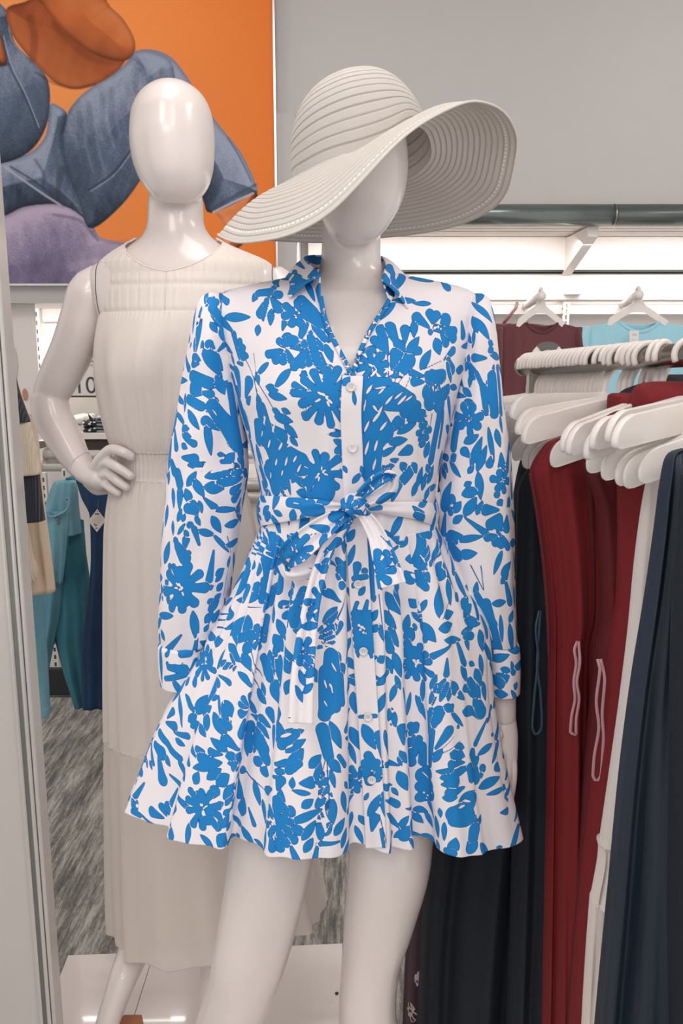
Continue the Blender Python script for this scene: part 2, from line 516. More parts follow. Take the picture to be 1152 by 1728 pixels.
def paint_poster():
    xa, xb, za, zb = P(-75, 200, YF)[0], P(464.5, 200, YF)[0], P(230, 481, YF)[2], P(230, -150, YF)[2]
    xs_, zs_ = np.arange(xa, xb, 0.0031), np.arange(zb, za, -0.0031)
    xs_, zs_ = np.linspace(xa, xb, len(xs_)), np.linspace(zb, za, len(zs_))
    XW, ZW = np.meshgrid(xs_, zs_)
    W = np.stack([XW, np.full_like(XW, YF - 0.045), ZW], -1)
    X, Y, _ = proj(W)
    rng = np.random.default_rng(4)
    def nz(fx, fy, seed):
        r = np.random.default_rng(seed); o = 0
        for k in range(5):
            a, b, c, d = r.uniform(0.5, 1.5, 4)
            o = o + np.sin(X * fx * a * (1.6 ** k) + r.uniform(0, 6) + 2 * np.sin(Y * fy * b * 0.7 * 1.4 ** k + r.uniform(0, 6))) / (1.3 ** k) * 0.4
        return o
    g = np.clip((X + 60) / 520, 0, 1)[..., None]
    C = L3(246, 158, 92) * (1 - g) + L3(226, 120, 46) * g
    C = C * (1 + 0.10 * np.exp(-(((X - 260) / 140) ** 2 + ((Y - 20) / 110) ** 2)))[..., None]
    lo = np.clip((Y - 250) / 250, 0, 1)[..., None]
    C = C * (1 - lo * 0.16) + L3(228, 112, 30) * lo * 0.16
    fine = rng.normal(0, 1, X.shape)

    def layer(poly, dark, mid, light, lx=-0.5, ly=-0.8, w=26, denim=0.0, edge=1.2, seed=1):
        nonlocal C
        sd = poly_sd(poly, X, Y)
        gy, gx = np.gradient(sd)
        h = np.exp(-np.clip(sd, 0, None) / w)
        lit = (gx * -lx + gy * -ly) * -1 * h        # outward normal . light
        lit = -(gx * lx + gy * ly) * h
        v = 0.55 + 0.55 * lit + 0.10 * nz(0.03, 0.03, seed)
        if denim:
            v = v + denim * (nz(0.05, 0.03, seed + 3) * 0.30 + nz(0.3, 0.3, seed + 5) * .08) + 0.05 * fine
        v = np.clip(v, 0, 1)[..., None]
        col = np.where(v < 0.5, dark * (1 - 2 * v) + mid * 2 * v, mid * (2 - 2 * v) + light * (2 * v - 1))
        rim = (0.62 + 0.38 * sstep(0, 9, sd))[..., None]
        m = sstep(-edge, edge * 0.3, sd)[..., None]
        C = C * (1 - m) + col * rim * m
        return sd

    D = (L3(42, 54, 72), L3(88, 103, 126), L3(150, 160, 182))
    PU = (L3(70, 68, 92), L3(122, 112, 144), L3(186, 170, 196))
    SK = (L3(92, 42, 24), L3(196, 104, 54), L3(238, 154, 98))

    def line(pts, wd, col, amt=0.8):
        nonlocal C
        p = resample(pts, 40)
        d = np.full(X.shape, 1e9)
        for a, b in zip(p[:-1], p[1:]):
            e = b - a; LL = max(e @ e, 1e-9)
            t = np.clip(((X - a[0]) * e[0] + (Y - a[1]) * e[1]) / LL, 0, 1)
            d = np.minimum(d, (X - a[0] - t * e[0]) ** 2 + (Y - a[1] - t * e[1]) ** 2)
        m = (amt * (1 - sstep(wd * 0.5, wd * 1.3, np.sqrt(d))))[..., None]
        C = C * (1 - m) + np.asarray(col) * m

    # ankle, shin, far thigh, near thigh, hips, tank top, arm
    layer([(362, 350), (425, 320), (436, 345), (440, 375), (400, 420), (370, 430), (378, 380)], *SK, w=16, lx=-0.8, ly=-0.2)
    layer([(225, 92), (255, 84), (290, 98), (322, 140), (362, 202), (405, 256), (433, 316), (424, 328), (357, 359), (342, 335), (318, 282), (270, 205), (235, 140)], *D, w=34, lx=0.7, ly=-0.6, denim=0.35)
    line([(357, 352), (392, 333), (431, 312)], 3, L3(62, 74, 96), 0.7)
    line([(360, 358), (396, 340), (427, 326)], 2, L3(196, 200, 214), 0.7)
    line([(384, 232), (402, 262), (424, 306)], 1.2, L3(52, 62, 84), 0.6)
    layer([(-80, 372), (0, 366), (40, 349), (90, 343), (130, 355), (155, 380), (172, 402), (226, 416), (260, 450), (260, 520), (-80, 520)], *PU, w=30, denim=0.4, lx=-0.1, ly=-0.9, seed=8)
    line([(0, 470), (80, 440), (150, 425), (215, 418)], 14, L3(98, 88, 116), 0.3)
    line([(90, 362), (130, 370), (165, 405)], 3, L3(84, 78, 104), 0.5)
    layer([(112, 196), (132, 166), (162, 142), (192, 124), (215, 104), (230, 86), (262, 88), (292, 112), (290, 190), (262, 250), (240, 298), (205, 346), (157, 385), (138, 362), (112, 292), (104, 240)], *D, w=46, lx=0.2, ly=-0.9, denim=0.5, seed=12)
    for k, (a, b) in enumerate((((150, 175), (172, 300)), ((172, 160), (186, 250)), ((190, 150), (196, 230)), ((134, 190), (150, 290)), ((232, 120), (236, 170)), ((272, 118), (290, 140)))):
        line([a, ((a[0] + b[0]) / 2 - 6, (a[1] + b[1]) / 2), b], 5, L3(48, 62, 80), 0.22)
        line([(a[0] + 8, a[1]), ((a[0] + b[0]) / 2 + 3, (a[1] + b[1]) / 2), (b[0] + 7, b[1])], 2.5, L3(146, 160, 182), 0.16)
    line([(224, 248), (190, 292), (150, 320)], 1.6, L3(40, 52, 68), 0.8)
    line([(227, 250), (193, 295), (153, 323)], 1.0, L3(160, 170, 190), 0.6)
    layer([(-80, 276), (0, 272), (50, 258), (78, 226), (84, 178), (100, 180), (113, 196), (104, 240), (114, 292), (140, 362), (120, 352), (90, 344), (40, 349), (0, 366), (-80, 372)], *D, w=40, lx=-0.2, ly=-0.7, denim=0.6, seed=20)
    line([(10, 283), (45, 308), (80, 332), (112, 352)], 2, L3(178, 182, 194), 0.7)
    line([(18, 281), (55, 304), (100, 338)], 2, L3(50, 62, 80), 0.7)
    line([(104, 285), (98, 320), (108, 345)], 6, L3(48, 58, 74), 0.5)
    line([(60, 270), (75, 300), (72, 318)], 3, L3(54, 66, 84), 0.5)
    layer([(-80, -30), (8, 14), (16, 40), (26, 74), (60, 108), (78, 130), (84, 160), (80, 205), (64, 240), (40, 262), (0, 276), (-80, 285)], *D, w=34, lx=-0.3, ly=-0.6, denim=0.35, seed=30)
    layer([(-80, -60), (-20, 0), (2, 60), (12, 106), (-10, 112), (-80, 112)], *SK, w=20)
    line([(2, 60), (14, 106), (40, 160), (62, 215), (66, 235)], 2.2, L3(52, 64, 84), 0.7)
    line([(6, 60), (18, 106), (44, 160), (66, 215)], 1.0, L3(170, 180, 196), 0.6)
    line([(0, 112), (16, 108)], 2, L3(52, 64, 84), 0.7)
    line([(12, 24), (18, 62), (42, 96)], 1.2, L3(160, 170, 190), 0.5)
    layer([(12, 14), (40, 4), (90, -10), (190, 20), (220, 70), (206, 110), (184, 130), (160, 143), (128, 150), (100, 143), (82, 130), (62, 110), (44, 90), (24, 64), (14, 40)], L3(74, 34, 22), L3(158, 78, 40), L3(214, 124, 70), w=30, lx=-.2, ly=0.2, seed=33)
    line([(50, 30), (58, 60), (55, 100)], 7, L3(96, 46, 28), 0.4)
    line([(96, 40), (122, 70), (150, 92), (182, 101), (205, 98)], 10, L3(70, 30, 20), 0.3)
    layer([(40, -40), (165, -60), (180, 2), (206, 30), (225, 62), (227, 86), (212, 102), (184, 100), (150, 86), (116, 60), (92, 34), (72, 8)], *SK, w=26, lx=-0.1, ly=-0.5, seed=40)
    line([(60, 122), (96, 142), (128, 149), (160, 142)], 3, L3(60, 26, 18), 0.4)
    C = np.clip(C * 1.04 * (1 + 0.015 * fine[..., None]), 0, 1)
    return W.reshape(-1, 3), gridfaces(*X.shape), C.reshape(-1, 3)


Vp, Fp, Cp = paint_poster()
t = NT('poster_print'); t.set(t.attr('paint').outputs['Color'], 0.5, Specular_IOR_Level=0.2)
post = thing('wall_poster', 'large orange poster of a seated person in blue denim, fixed on the fascia', 'poster', (Vp[:, 0].mean(), YF - 0.045, Vp[:, 2].min()))
put('print', Vp, Fp, t.m, post, False, {'paint': Cp})
xl, xr_, zb_, zt_ = Vp[:, 0].min(), Vp[:, 0].max(), Vp[:, 2].min(), Vp[:, 2].max()
MB().box(xl, xr_, YF - 0.0445, YF - 0.02, zb_, zt_).make('backing_board', M['white_paint'], post)
fr = MB()
for (a, b_, c, d) in ((xr_ - 0.001, xr_ + 0.006, zb_ - 0.006, zt_), (xl, xr_ + 0.006, zb_ - 0.006, zb_ + 0.001)):
    fr.box(a, b_, YF - 0.052, YF - 0.02, c, d)
fr.make('frame', plain('poster_frame', (205, 205, 205), 0.25, 0.7), post)

# ------------------------------------------------------------------ left end panel beside the camera
YP = 1.32
def pan_x(px, py): return P(px, py, YP)[0]
xe = pan_x(41, 1110)
pan = thing('end_panel', 'tall pale grey glossy fixture end panel with metal edge strips, at the left border', 'panel', (xe - 0.2, YP, 0))
MB().box(xe - 0.6, xe - 0.014, YP, YP + 0.03, 0, 2.6).make('sheet', plain('panel_laminate', (193, 187, 184), 0.22, var=0.02, Coat_Weight=0.5), pan)
MB().box(xe - 0.014, xe - 0.006, YP - 0.004, YP + 0.028, 0, 2.6).make('dark_channel', plain('channel', (132, 131, 128), 0.3, 0.5), pan)
for a, b_ in ((-0.006, 0.001), (0.003, 0.010), (-0.021, -0.014)):
    MB().box(xe + a, xe + b_, YP - 0.008, YP + 0.03, 0, 2.6, 0.002).make('edge_strip', plain('edge_strip', (206, 202, 198), 0.25, 0.3), pan)

# ------------------------------------------------------------------ display platforms
zt = 0.10
pc = [on_z(115, 1612, zt), on_z(577, 1592, zt)]
xL, xR, yB = pc[0][0], pc[1][0], (pc[0][1] + pc[1][1]) / 2
plat = thing('display_platform', 'low glossy white platform under the mannequin in the cream dress', 'platform', ((xL + xR) / 2, 1.6, 0))
MW = plain('platform_gloss', (238, 230, 227), 0.12, var=0.01, Coat_Weight=0.5)
pr = [(pc[0][0], pc[0][1]), (pc[0][0] + 0.012, 1.46), (pc[1][0] + 0.003, 1.46), (pc[1][0], pc[1][1])]
xs1 = pc[0][0] + 0.20
b1 = MB(); b1.prism([(pr[0][0], pr[0][1]), (pr[1][0], pr[1][1]), (xs1, 1.46), (xs1, pc[0][1] + 0.01)], 0.015, zt); b1.make('top_board', MW, plat)
b1 = MB(); b1.prism([(xs1 + 0.0015, pc[0][1] + 0.01), (xs1 + 0.0015, 1.46), (pr[2][0], 1.46), (pr[3][0], pr[3][1])], 0.015, zt); b1.make('top_board', MW, plat)
MB().box(xL + 0.03, xR - 0.03, 1.49, yB - 0.03, 0.0, 0.02).make('plinth', M['dark_line'], plat)
MB().tube([(xR - 0.012, on_z(583, 1677, zt)[1], zt - 0.001), (xR - 0.012, on_z(583, 1677, zt)[1], zt + 0.002)], 0.004, 12).make('screw', M['dark_line'], plat)
p2 = thing('display_platform', 'low glossy white platform under the mannequin in the blue floral dress', 'platform', (-0.02, 1.15, 0))
MB().box(-0.42, 0.4, 0.78, 1.445, 0.015, zt, 0.01).make('top_board', MW, p2)
MB().box(-0.38, 0.36, 0.82, 1.41, 0.0, 0.02).make('plinth', M['dark_line'], p2)
# ================================================================== mannequins
def fuse(name, shapes, mat, parent, voxel=0.004, smooth=6):
    V, F, n = [], [], 0
    for v, f in shapes:
        V.append(v); F += [[i + n for i in q] for q in f]; n += len(v)
    o = put(name, np.concatenate(V), F, mat, parent)
    return modify(o, ('REMESH', dict(mode='VOXEL', voxel_size=voxel, use_smooth_shade=True)), ('SMOOTH', dict(factor=0.5, iterations=smooth)))


def rear_mannequin():
    Y = 1.56
    t = thing('mannequin', 'glossy white faceless mannequin with hand on hip, wearing the long cream dress', 'mannequin', (P(290, 1600, Y)[0], 1.56, 0.1))
    head = loft([(140, 288, 302, Y, .012), (145, 268, 320, Y, .045), (155, 249, 336, Y, .068), (172, 233, 349, Y, .084), (200, 223, 358, Y, .096), (235, 221, 361, Y - .002, .098),
                 (270, 225, 360, Y - .006, .094), (300, 235, 355, Y - .012, .085), (322, 249, 345, Y - .02, .068), (336, 263, 331, Y - .03, .046), (344, 280, 314, Y - .036, .02)], 56, 60)
    ear = loft([(228, 221, 228, Y + .01, .004), (238, 219, 232, Y + .01, .012), (250, 221, 232, Y + .01, .011), (262, 224, 231, Y + .01, .003)], 16, 12)
    torso = loft([(300, 255, 336, Y + .03, .042), (345, 251, 342, Y + .025, .048), (375, 250, 343, Y + .022, .052), (395, 244, 352, Y + .022, .056), (412, 226, 372, Y + .022, .062),
                  (426, 204, 396, Y + .022, .068), (438, 180, 430, Y + .022, .074), (450, 158, 462, Y + .022, .08), (470, 150, 470, Y + .02, .086), (510, 158, 464, Y + .012, .094),
                  (560, 176, 448, Y + .004, .104), (600, 180, 442, Y, .112), (650, 188, 430, Y + .004, .104), (720, 206, 408, Y + .01, .09), (790, 216, 396, Y + .012, .084), (860, 206, 410, Y + .016, .098),
                  (940, 192, 426, Y + .02, .116), (1010, 190, 432, Y + .02, .116), (1060, 196, 426, Y + .02, .10)], 64, 110, 0.94)
    legA = limb([(252, 1020, Y + .01, 62), (262, 1120, Y + .01, 58), (268, 1250, Y, 50), (262, 1360, Y - .01, 41), (252, 1440, Y - .01, 40), (244, 1530, Y - .005, 34), (229, 1595, Y - .02, 28), (208, 1650, Y - .075, 24), (190, 1700, Y - .105, 21), (176, 1745, Y - .125, 20)], 24, 60)
    legB = limb([(372, 1020, Y + .02, 62), (375, 1120, Y + .03, 58), (378, 1250, Y + .04, 48), (380, 1340, Y + .06, 40), (376, 1420, Y + .07, 36), (372, 1520, Y + .03, 33), (363, 1600, Y - .01, 24), (355, 1650, Y - .03, 18), (352, 1680, Y - .045, 17)], 24, 60)
    footA = limb([(174, 1745, Y - .125, 20), (168, 1790, Y - .16, 20), (156, 1850, Y - .24, 15)], 16, 12)
    footB = limb([(352, 1680, Y - .045, 17), (358, 1720, Y - .08, 18), (370, 1790, Y - .17, 14)], 16, 12)
    fuse('body', [head, ear, torso, legA, legB, footA, footB], M['mannequin'], t, 0.0042, 5)

    # bent arm, hand on hip: a detachable arm with its own hand
    up = limb([(162, 474, Y + .02, 32), (152, 500, Y + .02, 39), (140, 540, Y + .02, 38), (122, 590, Y + .025, 36), (102, 632, Y + .03, 34), (84, 668, Y + .03, 29)], 32, 40)
    fo = limb([(82, 668, Y + .03, 30), (88, 700, Y + .025, 32.5), (106, 735, Y + .015, 31), (124, 768, Y, 26), (138, 790, Y - .01, 22)], 28, 30)
    arm = fuse('arm', [up, fo], M['mannequin'], t, 0.0032, 6)
    palm = limb([(136, 786, Y - .01, 23), (150, 798, Y - .02, 25), (165, 806, Y - .035, 25), (172, 810, Y - .045, 22)], 24, 18, 0.8)
    f1 = limb([(160, 792, Y - .04, 12), (172, 772, Y - .06, 10), (190, 758, Y - .075, 9), (208, 763, Y - .085, 8.5), (222, 771, Y - .08, 8)], 14, 24)
    f2 = limb([(168, 792, Y - .045, 11), (180, 780, Y - .065, 9.5), (200, 790, Y - .085, 8.6), (221, 804, Y - .085, 7.4)], 14, 24)
    f3 = limb([(170, 806, Y - .045, 11), (182, 800, Y - .065, 9.2), (198, 812, Y - .08, 8.2), (214, 823, Y - .08, 7)], 14, 24)
    f4 = limb([(166, 818, Y - .04, 10.5), (176, 816, Y - .055, 8.8), (188, 825, Y - .07, 7.6), (200, 833, Y - .07, 6.6)], 14, 24)
    th = limb([(150, 812, Y - .01, 12), (166, 826, Y + .01, 10), (182, 826, Y + .03, 8)], 14, 18)
    fuse('hand', [palm, f1, f2, f3, f4, th], M['mannequin'], arm, 0.0016, 3)
    # straight arm on the other side, mostly behind the blue dress
    arm2 = fuse('arm', [limb([(468, 474, Y + .02, 30), (478, 505, Y + .02, 38), (484, 560, Y + .02, 38), (486, 640, Y + .03, 34), (484, 700, Y + .04, 31), (478, 780, Y + .04, 26), (470, 850, Y + .03, 20), (466, 880, Y + .02, 19)], 28, 50)], M['mannequin'], t, 0.004, 4)
    hand2 = [limb([(466, 876, Y + .02, 19), (464, 905, Y + .01, 22), (462, 930, Y, 20)], 20, 12, 0.7)]
    for k in range(4):
        hand2.append(limb([(450 + 8 * k, 932, Y, 7), (448 + 8 * k, 958, Y - .005, 6.4), (450 + 7 * k, 980 - 4 * abs(k - 1.4), Y - .01, 5.4)], 12, 12))
    hand2.append(limb([(452, 905, Y, 8), (441, 925, Y - .02, 7), (438, 945, Y - .03, 6)], 12, 12))
    fuse('hand', hand2, M['mannequin'], arm2, 0.002, 2)
    # thin seams where the arms clip on
    for pts, yy in (([(165, 440), (161, 460), (162, 500), (167, 528), (172, 548)], None), ([(463, 415), (458, 440), (457, 470), (460, 500)], None)):
        pass
    return t


def seam_on(objs, pts, name, mat, parent, w=0.0009, steps=40, lift=0.0003):
    """a dark joint line laid on a surface, found by a ray from the front"""
    dg = bpy.context.evaluated_depsgraph_get(); dg.update()
    q = resample(pts, steps); out = []
    for px, py in q[:, :2]:
        d = Vector(P(px, py, 1.0)) - Vector((0, 0, CAMZ)); d.normalize(); best = None
        for o in objs:
            mw = o.matrix_world.inverted()
            a = mw @ Vector((0, 0, CAMZ)); dd = (mw.to_3x3() @ d).normalized()
            ok, loc, nor, _ = o.ray_cast(a, dd)
            if ok:
                w_ = o.matrix_world @ loc
                if best is None or w_.y < best.y: best = w_
        if best is not None: out.append(np.array(best) - np.array(d) * lift)
    if len(out) > 3:
        return MB().tube(np.array(out), w, 8).make(name, mat, parent, True)


rear = rear_mannequin()
rk = {c.name.split('.')[0]: c for c in rear.children}
rear_arms = [c for c in rear.children if c.name.startswith('arm')]
bpy.context.view_layer.update()
seam_on([rk['body'], rear_arms[0]], [(167, 440), (162, 455), (161, 480), (163, 505), (168, 530), (173, 548)], 'arm_seam', M['grey_print'], rear)
seam_on([rk['body'], rear_arms[1]], [(466, 418), (461, 435), (459, 460), (460, 490)], 'arm_seam', M['grey_print'], rear)

hand_ = [c for c in rear_arms[0].children][0]
seam_on([rear_arms[0], hand_], [(119, 790), (124, 778), (134, 769), (146, 764), (152, 765)], 'wrist_seam', M['thread'], rear_arms[0], .0006)

# sandals on the rear mannequin
def sandal(px, py, Y, label, dx=0.0):
    wood = plain('wood_heel', (176, 112, 76), 0.5, var=0.12) if 'wood_heel' not in bpy.data.materials else bpy.data.materials['wood_heel']
    dark = plain('dark_strap', (60, 40, 34), 0.5) if 'dark_strap' not in bpy.data.materials else bpy.data.materials['dark_strap']
    c = on_z(px, py, 0.1)
    t = thing('block_heel_sandal', label, 'shoe', (c[0], c[1], 0.1), group='sandals on the rear mannequin')
    x, y = c[0], c[1]
    MB().box(x - .022, x + .022, y - .02, y + .021, 0.1, 0.1415, 0.008).make('heel', wood, t)
    V = []
    for k in range(14):
        u = k / 13; yy = y + 0.022 - 0.23 * u; zz = 0.150 - 0.043 * sstep(0.1, 0.7, np.array(u)); w = 0.024 + 0.018 * math.sin(u * 2.6) * (1 if u < .95 else .7)
        if k in (0, 13): w *= 0.75
        for sx, sz in ((-w, 0), (w, 0), (w, -.008), (-w, -.008)): V.append((x + sx + dx * u, yy, zz + sz))
    MB().add(V, gridfaces(14, 4, True).tolist() + [[0, 1, 2, 3], [55, 54, 53, 52]]).make('sole', wood, t)
    a = np.linspace(0, math.pi, 14)
    MB().tube(np.stack([x + dx * .7 + .042 * np.cos(a), np.full(14, y - .14), 0.112 + .045 * np.sin(a)], -1), .0035, 8).make('strap', dark, t, True)
    


sandal(222, 1762, 1.5, 'tan wooden block heel sandal at the lower left edge of the white platform', -0.03)
sandal(372, 1715, 1.6, 'strappy sandal mostly hidden behind the front mannequin\'s knee', 0.03)


def front_mannequin():
    Y = 1.2
    t = thing('mannequin', 'glossy white faceless mannequin wearing the blue floral dress and wide sun hat', 'mannequin', (P(560, 1500, Y)[0], 1.2, 0.1))
    # egg head, leaning a little; only the lower face shows under the brim
    head = loft([(166, 585, 606, Y, .01), (172, 560, 632, Y, .04), (186, 540, 655, Y, .066), (210, 524, 674, Y, .086), (245, 518, 686, Y, .097), (285, 519, 688, Y - .004, .097),
                 (320, 524, 684, Y - .01, .09), (350, 533, 674, Y - .018, .078), (378, 547, 657, Y - .026, .06), (398, 563, 640, Y - .036, .04), (410, 578, 622, Y - .044, .02), (414, 592, 606, Y - .048, .008)], 56, 60)
    torso = loft([(350, 545, 642, Y + .025, .04), (400, 543, 642, Y + .02, .046), (430, 542, 642, Y + .018, .048), (455, 538, 646, Y + .018, .051), (470, 524, 664, Y + .018, .056), (480, 500, 690, Y + .018, .064),
                  (490, 452, 738, Y + .018, .072), (500, 405, 782, Y + .015, .08), (520, 372, 806, Y + .012, .086), (560, 380, 800, Y + .006, .094), (620, 398, 780, Y + .0, .102), (660, 408, 765, Y - .004, .11),
                  (720, 420, 750, Y, .10), (790, 448, 732, Y + .004, .088), (850, 458, 722, Y + .006, .084), (930, 436, 740, Y + .016, .090), (1050, 415, 752, Y + .03, .100), (1130, 415, 752, Y + .035, .098), (1180, 422, 746, Y + .035, .09)], 64, 110, 0.95)
    legA = limb([(492, 1130, Y + .03, 80), (480, 1250, Y + .018, 80), (468, 1360, Y, 76), (456, 1450, Y - .015, 71), (437, 1550, Y - .02, 66), (420, 1620, Y - .025, 62), (408, 1665, Y - .02, 57), (385, 1728, Y, 54), (362, 1810, Y + .03, 58), (330, 1920, Y + .05, 44), (310, 2000, Y + .05, 26)], 40, 90)
    legB = limb([(666, 1130, Y + .035, 78), (666, 1250, Y + .03, 76), (663, 1360, Y + .02, 73), (660, 1410, Y + .012, 71), (657, 1450, Y, 70), (640, 1550, Y, 60), (624, 1640, Y + .005, 49), (620, 1700, Y + .01, 48), (622, 1760, Y + .02, 52), (622, 1870, Y + .04, 46), (618, 1970, Y + .04, 26)], 40, 90)
    footA = limb([(310, 2000, Y + .05, 25), (302, 2035, Y + .02, 28), (290, 2110, Y - .06, 24), (282, 2170, Y - .12, 16)], 18, 16)
    footB = limb([(618, 1970, Y + .04, 25), (620, 2010, Y + .02, 28), (626, 2110, Y - .06, 24), (630, 2180, Y - .12, 16)], 18, 16)
    o = fuse('body', [head, torso, legA, legB, footA, footB], M['mannequin'], t, 0.004, 5)
    # arms inside the sleeves, forearm and hand showing below the right cuff
    armR = fuse('arm', [limb([(800, 545, Y + .01, 34), (805, 640, Y + .01, 38), (803, 740, Y + .015, 34), (806, 850, Y + .015, 33), (820, 960, Y + .02, 31), (838, 1080, Y + .026, 26), (847, 1160, Y + .026, 23.5), (849, 1215, Y + .022, 21.5)], 28, 50)], M['mannequin'], t, 0.0035, 4)
    h = [limb([(849, 1208, Y + .022, 21), (850, 1245, Y + .012, 24), (849, 1280, Y, 24)], 22, 16, 0.75)]
    for k, (dx, L) in enumerate(((14, 78), (5, 84), (-5, 76), (-14, 62))):
        h.append(limb([(851 + dx * .9, 1272, Y - .004 * k, 8.6), (851 + dx, 1272 + L * .45, Y - .012 - .004 * k, 7.8), (848 + dx * .9, 1272 + L, Y - .01 - .004 * k, 6.4)], 14, 18))
    h.append(limb([(842, 1238, Y - .01, 9), (830, 1262, Y - .028, 8.4), (826, 1290, Y - .038, 7)], 14, 16))
    fuse('hand', h, M['mannequin'], armR, 0.0018, 3)
    armL = fuse('arm', [limb([(372, 548, Y + .01, 34), (362, 640, Y + .01, 36), (350, 760, Y + .015, 34), (338, 860, Y + .015, 32), (324, 970, Y + .02, 30), (311, 1080, Y + .032, 26), (313, 1150, Y + .038, 23), (322, 1180, Y + .045, 22)], 28, 50)], M['mannequin'], t, 0.0035, 4)
    h = [limb([(322, 1175, Y + .045, 21), (332, 1205, Y + .05, 24), (342, 1235, Y + .055, 23)], 22, 16, 0.75)]
    for k, dx in enumerate((-14, -5, 5, 14)):
        h.append(limb([(343 + dx, 1230, Y + .055, 8.4), (350 + dx, 1262, Y + .05, 7.6), (354 + dx, 1290 - 5 * abs(k - 1.5), Y + .045, 6.2)], 14, 16))
    h.append(limb([(348, 1200, Y + .04, 9), (362, 1222, Y + .03, 8), (368, 1240, Y + .03, 7)], 14, 14))
    fuse('hand', h, M['mannequin'], armL, 0.0018, 3)
    return t


front = front_mannequin()

# ================================================================== wide brimmed sun hat
def sun_hat():
    t = NT('woven_straw')
    v = t.attr('rib').outputs['Fac']; white_dot = t.attr('white_dot').outputs['Fac']
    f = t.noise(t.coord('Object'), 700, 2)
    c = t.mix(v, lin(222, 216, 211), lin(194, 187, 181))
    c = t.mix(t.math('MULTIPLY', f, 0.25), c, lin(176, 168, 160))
    c = t.mix(t.math('GREATER_THAN', white_dot, 0.5), c, lin(255, 252, 248))
    t.set(c, 0.75)
    t.bump(f, 0.4, 0.002)
    tr = t.n('ShaderNodeBsdfTranslucent'); tr.inputs[0].default_value = lin(225, 217, 208)
    mx = t.n('ShaderNodeMixShader'); mx.inputs[0].default_value = 0.22
    tp = t.n('ShaderNodeBsdfTransparent')
    mx2 = t.n('ShaderNodeMixShader')
    mx2.inputs[0].default_value = 0.0
    out = t.t.nodes['Material Output']
    t.l(t.b.outputs[0], mx.inputs[1]); t.l(tr.outputs[0], mx.inputs[2])
    t.l(mx.outputs[0], mx2.inputs[1]); t.l(tp.outputs[0], mx2.inputs[2]); t.l(mx2.outputs[0], out.inputs[0])
    mat = t.m
    hat = thing('sun_hat', 'off-white woven sun hat with an upswept wide ribbed brim, worn by the front mannequin', 'hat', P(610, 270, 1.2))
    inner = [(495, 306, 1.21), (516, 289, 1.15), (560, 268, 1.112), (612, 254, 1.098), (662, 234, 1.11), (700, 212, 1.15), (718, 222, 1.19), (728, 262, 1.235), (700, 296, 1.275), (650, 312, 1.30), (590, 322, 1.30), (530, 322, 1.26)]
    outer = [(366, 396, 1.19), (408, 412, 1.10), (470, 404, 1.03), (545, 372, 0.99), (612, 306, 0.975), (680, 233, 0.99), (742, 193, 1.03), (806, 172, 1.10), (852, 192, 1.19), (873, 250, 1.27), (858, 325, 1.33), (800, 372, 1.38), (715, 394, 1.41), (640, 402, 1.415), (550, 410, 1.40), (470, 407, 1.34), (405, 404, 1.26)]
    def ring(pts, n):
        p = np.array([np.array(P(*q)) for q in pts])
        p3 = np.concatenate([p[-3:], p, p[:3]])
        seg = np.linalg.norm(np.diff(p3, axis=0), axis=1); s = np.concatenate([[0], np.cumsum(seg)])
        q = np.linspace(s[3], s[3 + len(p)], n, endpoint=False)
        return np.stack([pchip(s, p3[:, k], q) for k in range(3)], -1)
    n = 720
    # match the two rings by the angle around the crown
    def by_angle(R, m):
        c = R.mean(0)
        return R
    I, O = ring(inner, n), ring(outer, n)
    def smooth(R, k):
        for _ in range(k): R = (np.roll(R, 1, 0) + R * 2 + np.roll(R, -1, 0)) / 4
        return R
    I, O = smooth(I, 250), smooth(O, 250)
    nv = 210
    v = np.linspace(0, 1, nv)
    down = np.array([0.28, 0.05, 1.0]); down /= np.linalg.norm(down)
    G = np.zeros((nv, n, 3))
    ribs = 15
    for i, vv in enumerate(v):
        G[i] = I * (1 - vv) + O * vv
    T1 = np.roll(G, -1, 1) - np.roll(G, 1, 1); T2 = np.gradient(G, axis=0)
    N = np.cross(T1, T2); N /= np.maximum(np.linalg.norm(N, axis=2, keepdims=True), 1e-9)
    if N[40, :, 2].mean() < 0: N = -N
    bow = (0.010 * np.sin(np.pi * v))[:, None, None]
    ph = (v * ribs) % 1.0
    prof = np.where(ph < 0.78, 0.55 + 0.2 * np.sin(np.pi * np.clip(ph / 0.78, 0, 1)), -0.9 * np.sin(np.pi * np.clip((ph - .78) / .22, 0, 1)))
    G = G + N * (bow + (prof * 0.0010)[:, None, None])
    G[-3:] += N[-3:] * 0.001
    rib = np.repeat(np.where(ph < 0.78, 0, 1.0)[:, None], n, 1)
    white_dot = np.zeros((nv, n))
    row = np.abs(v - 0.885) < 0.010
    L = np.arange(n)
    white_dot[np.ix_(row, (L % 4) < 2)] = 1.0  # row of dots coloured white; the brim is not pierced
    brim = put('brim', G.reshape(-1, 3), gridfaces(nv, n, True), mat, hat, attrs={'rib': rib.ravel(), 'white_dot': white_dot.ravel()})
    modify(brim, ('SOLIDIFY', dict(thickness=0.0013, offset=0)))
    MB().tube(np.concatenate([G[-1], G[-1][:1]]), 0.0016, 8).make('wire_edge', M['cream_paint'], hat, True)
    # crown
    top = P(590, 136, 1.19); base = I.mean(0)
    m = 170; C = np.zeros((m, n, 3)); rb = np.zeros((m, n)); ax = top - base
    U_, S_, Vt = np.linalg.svd(I - base); nrm_ = Vt[2]
    Ipl = I - ((I - base) @ nrm_)[:, None] * nrm_
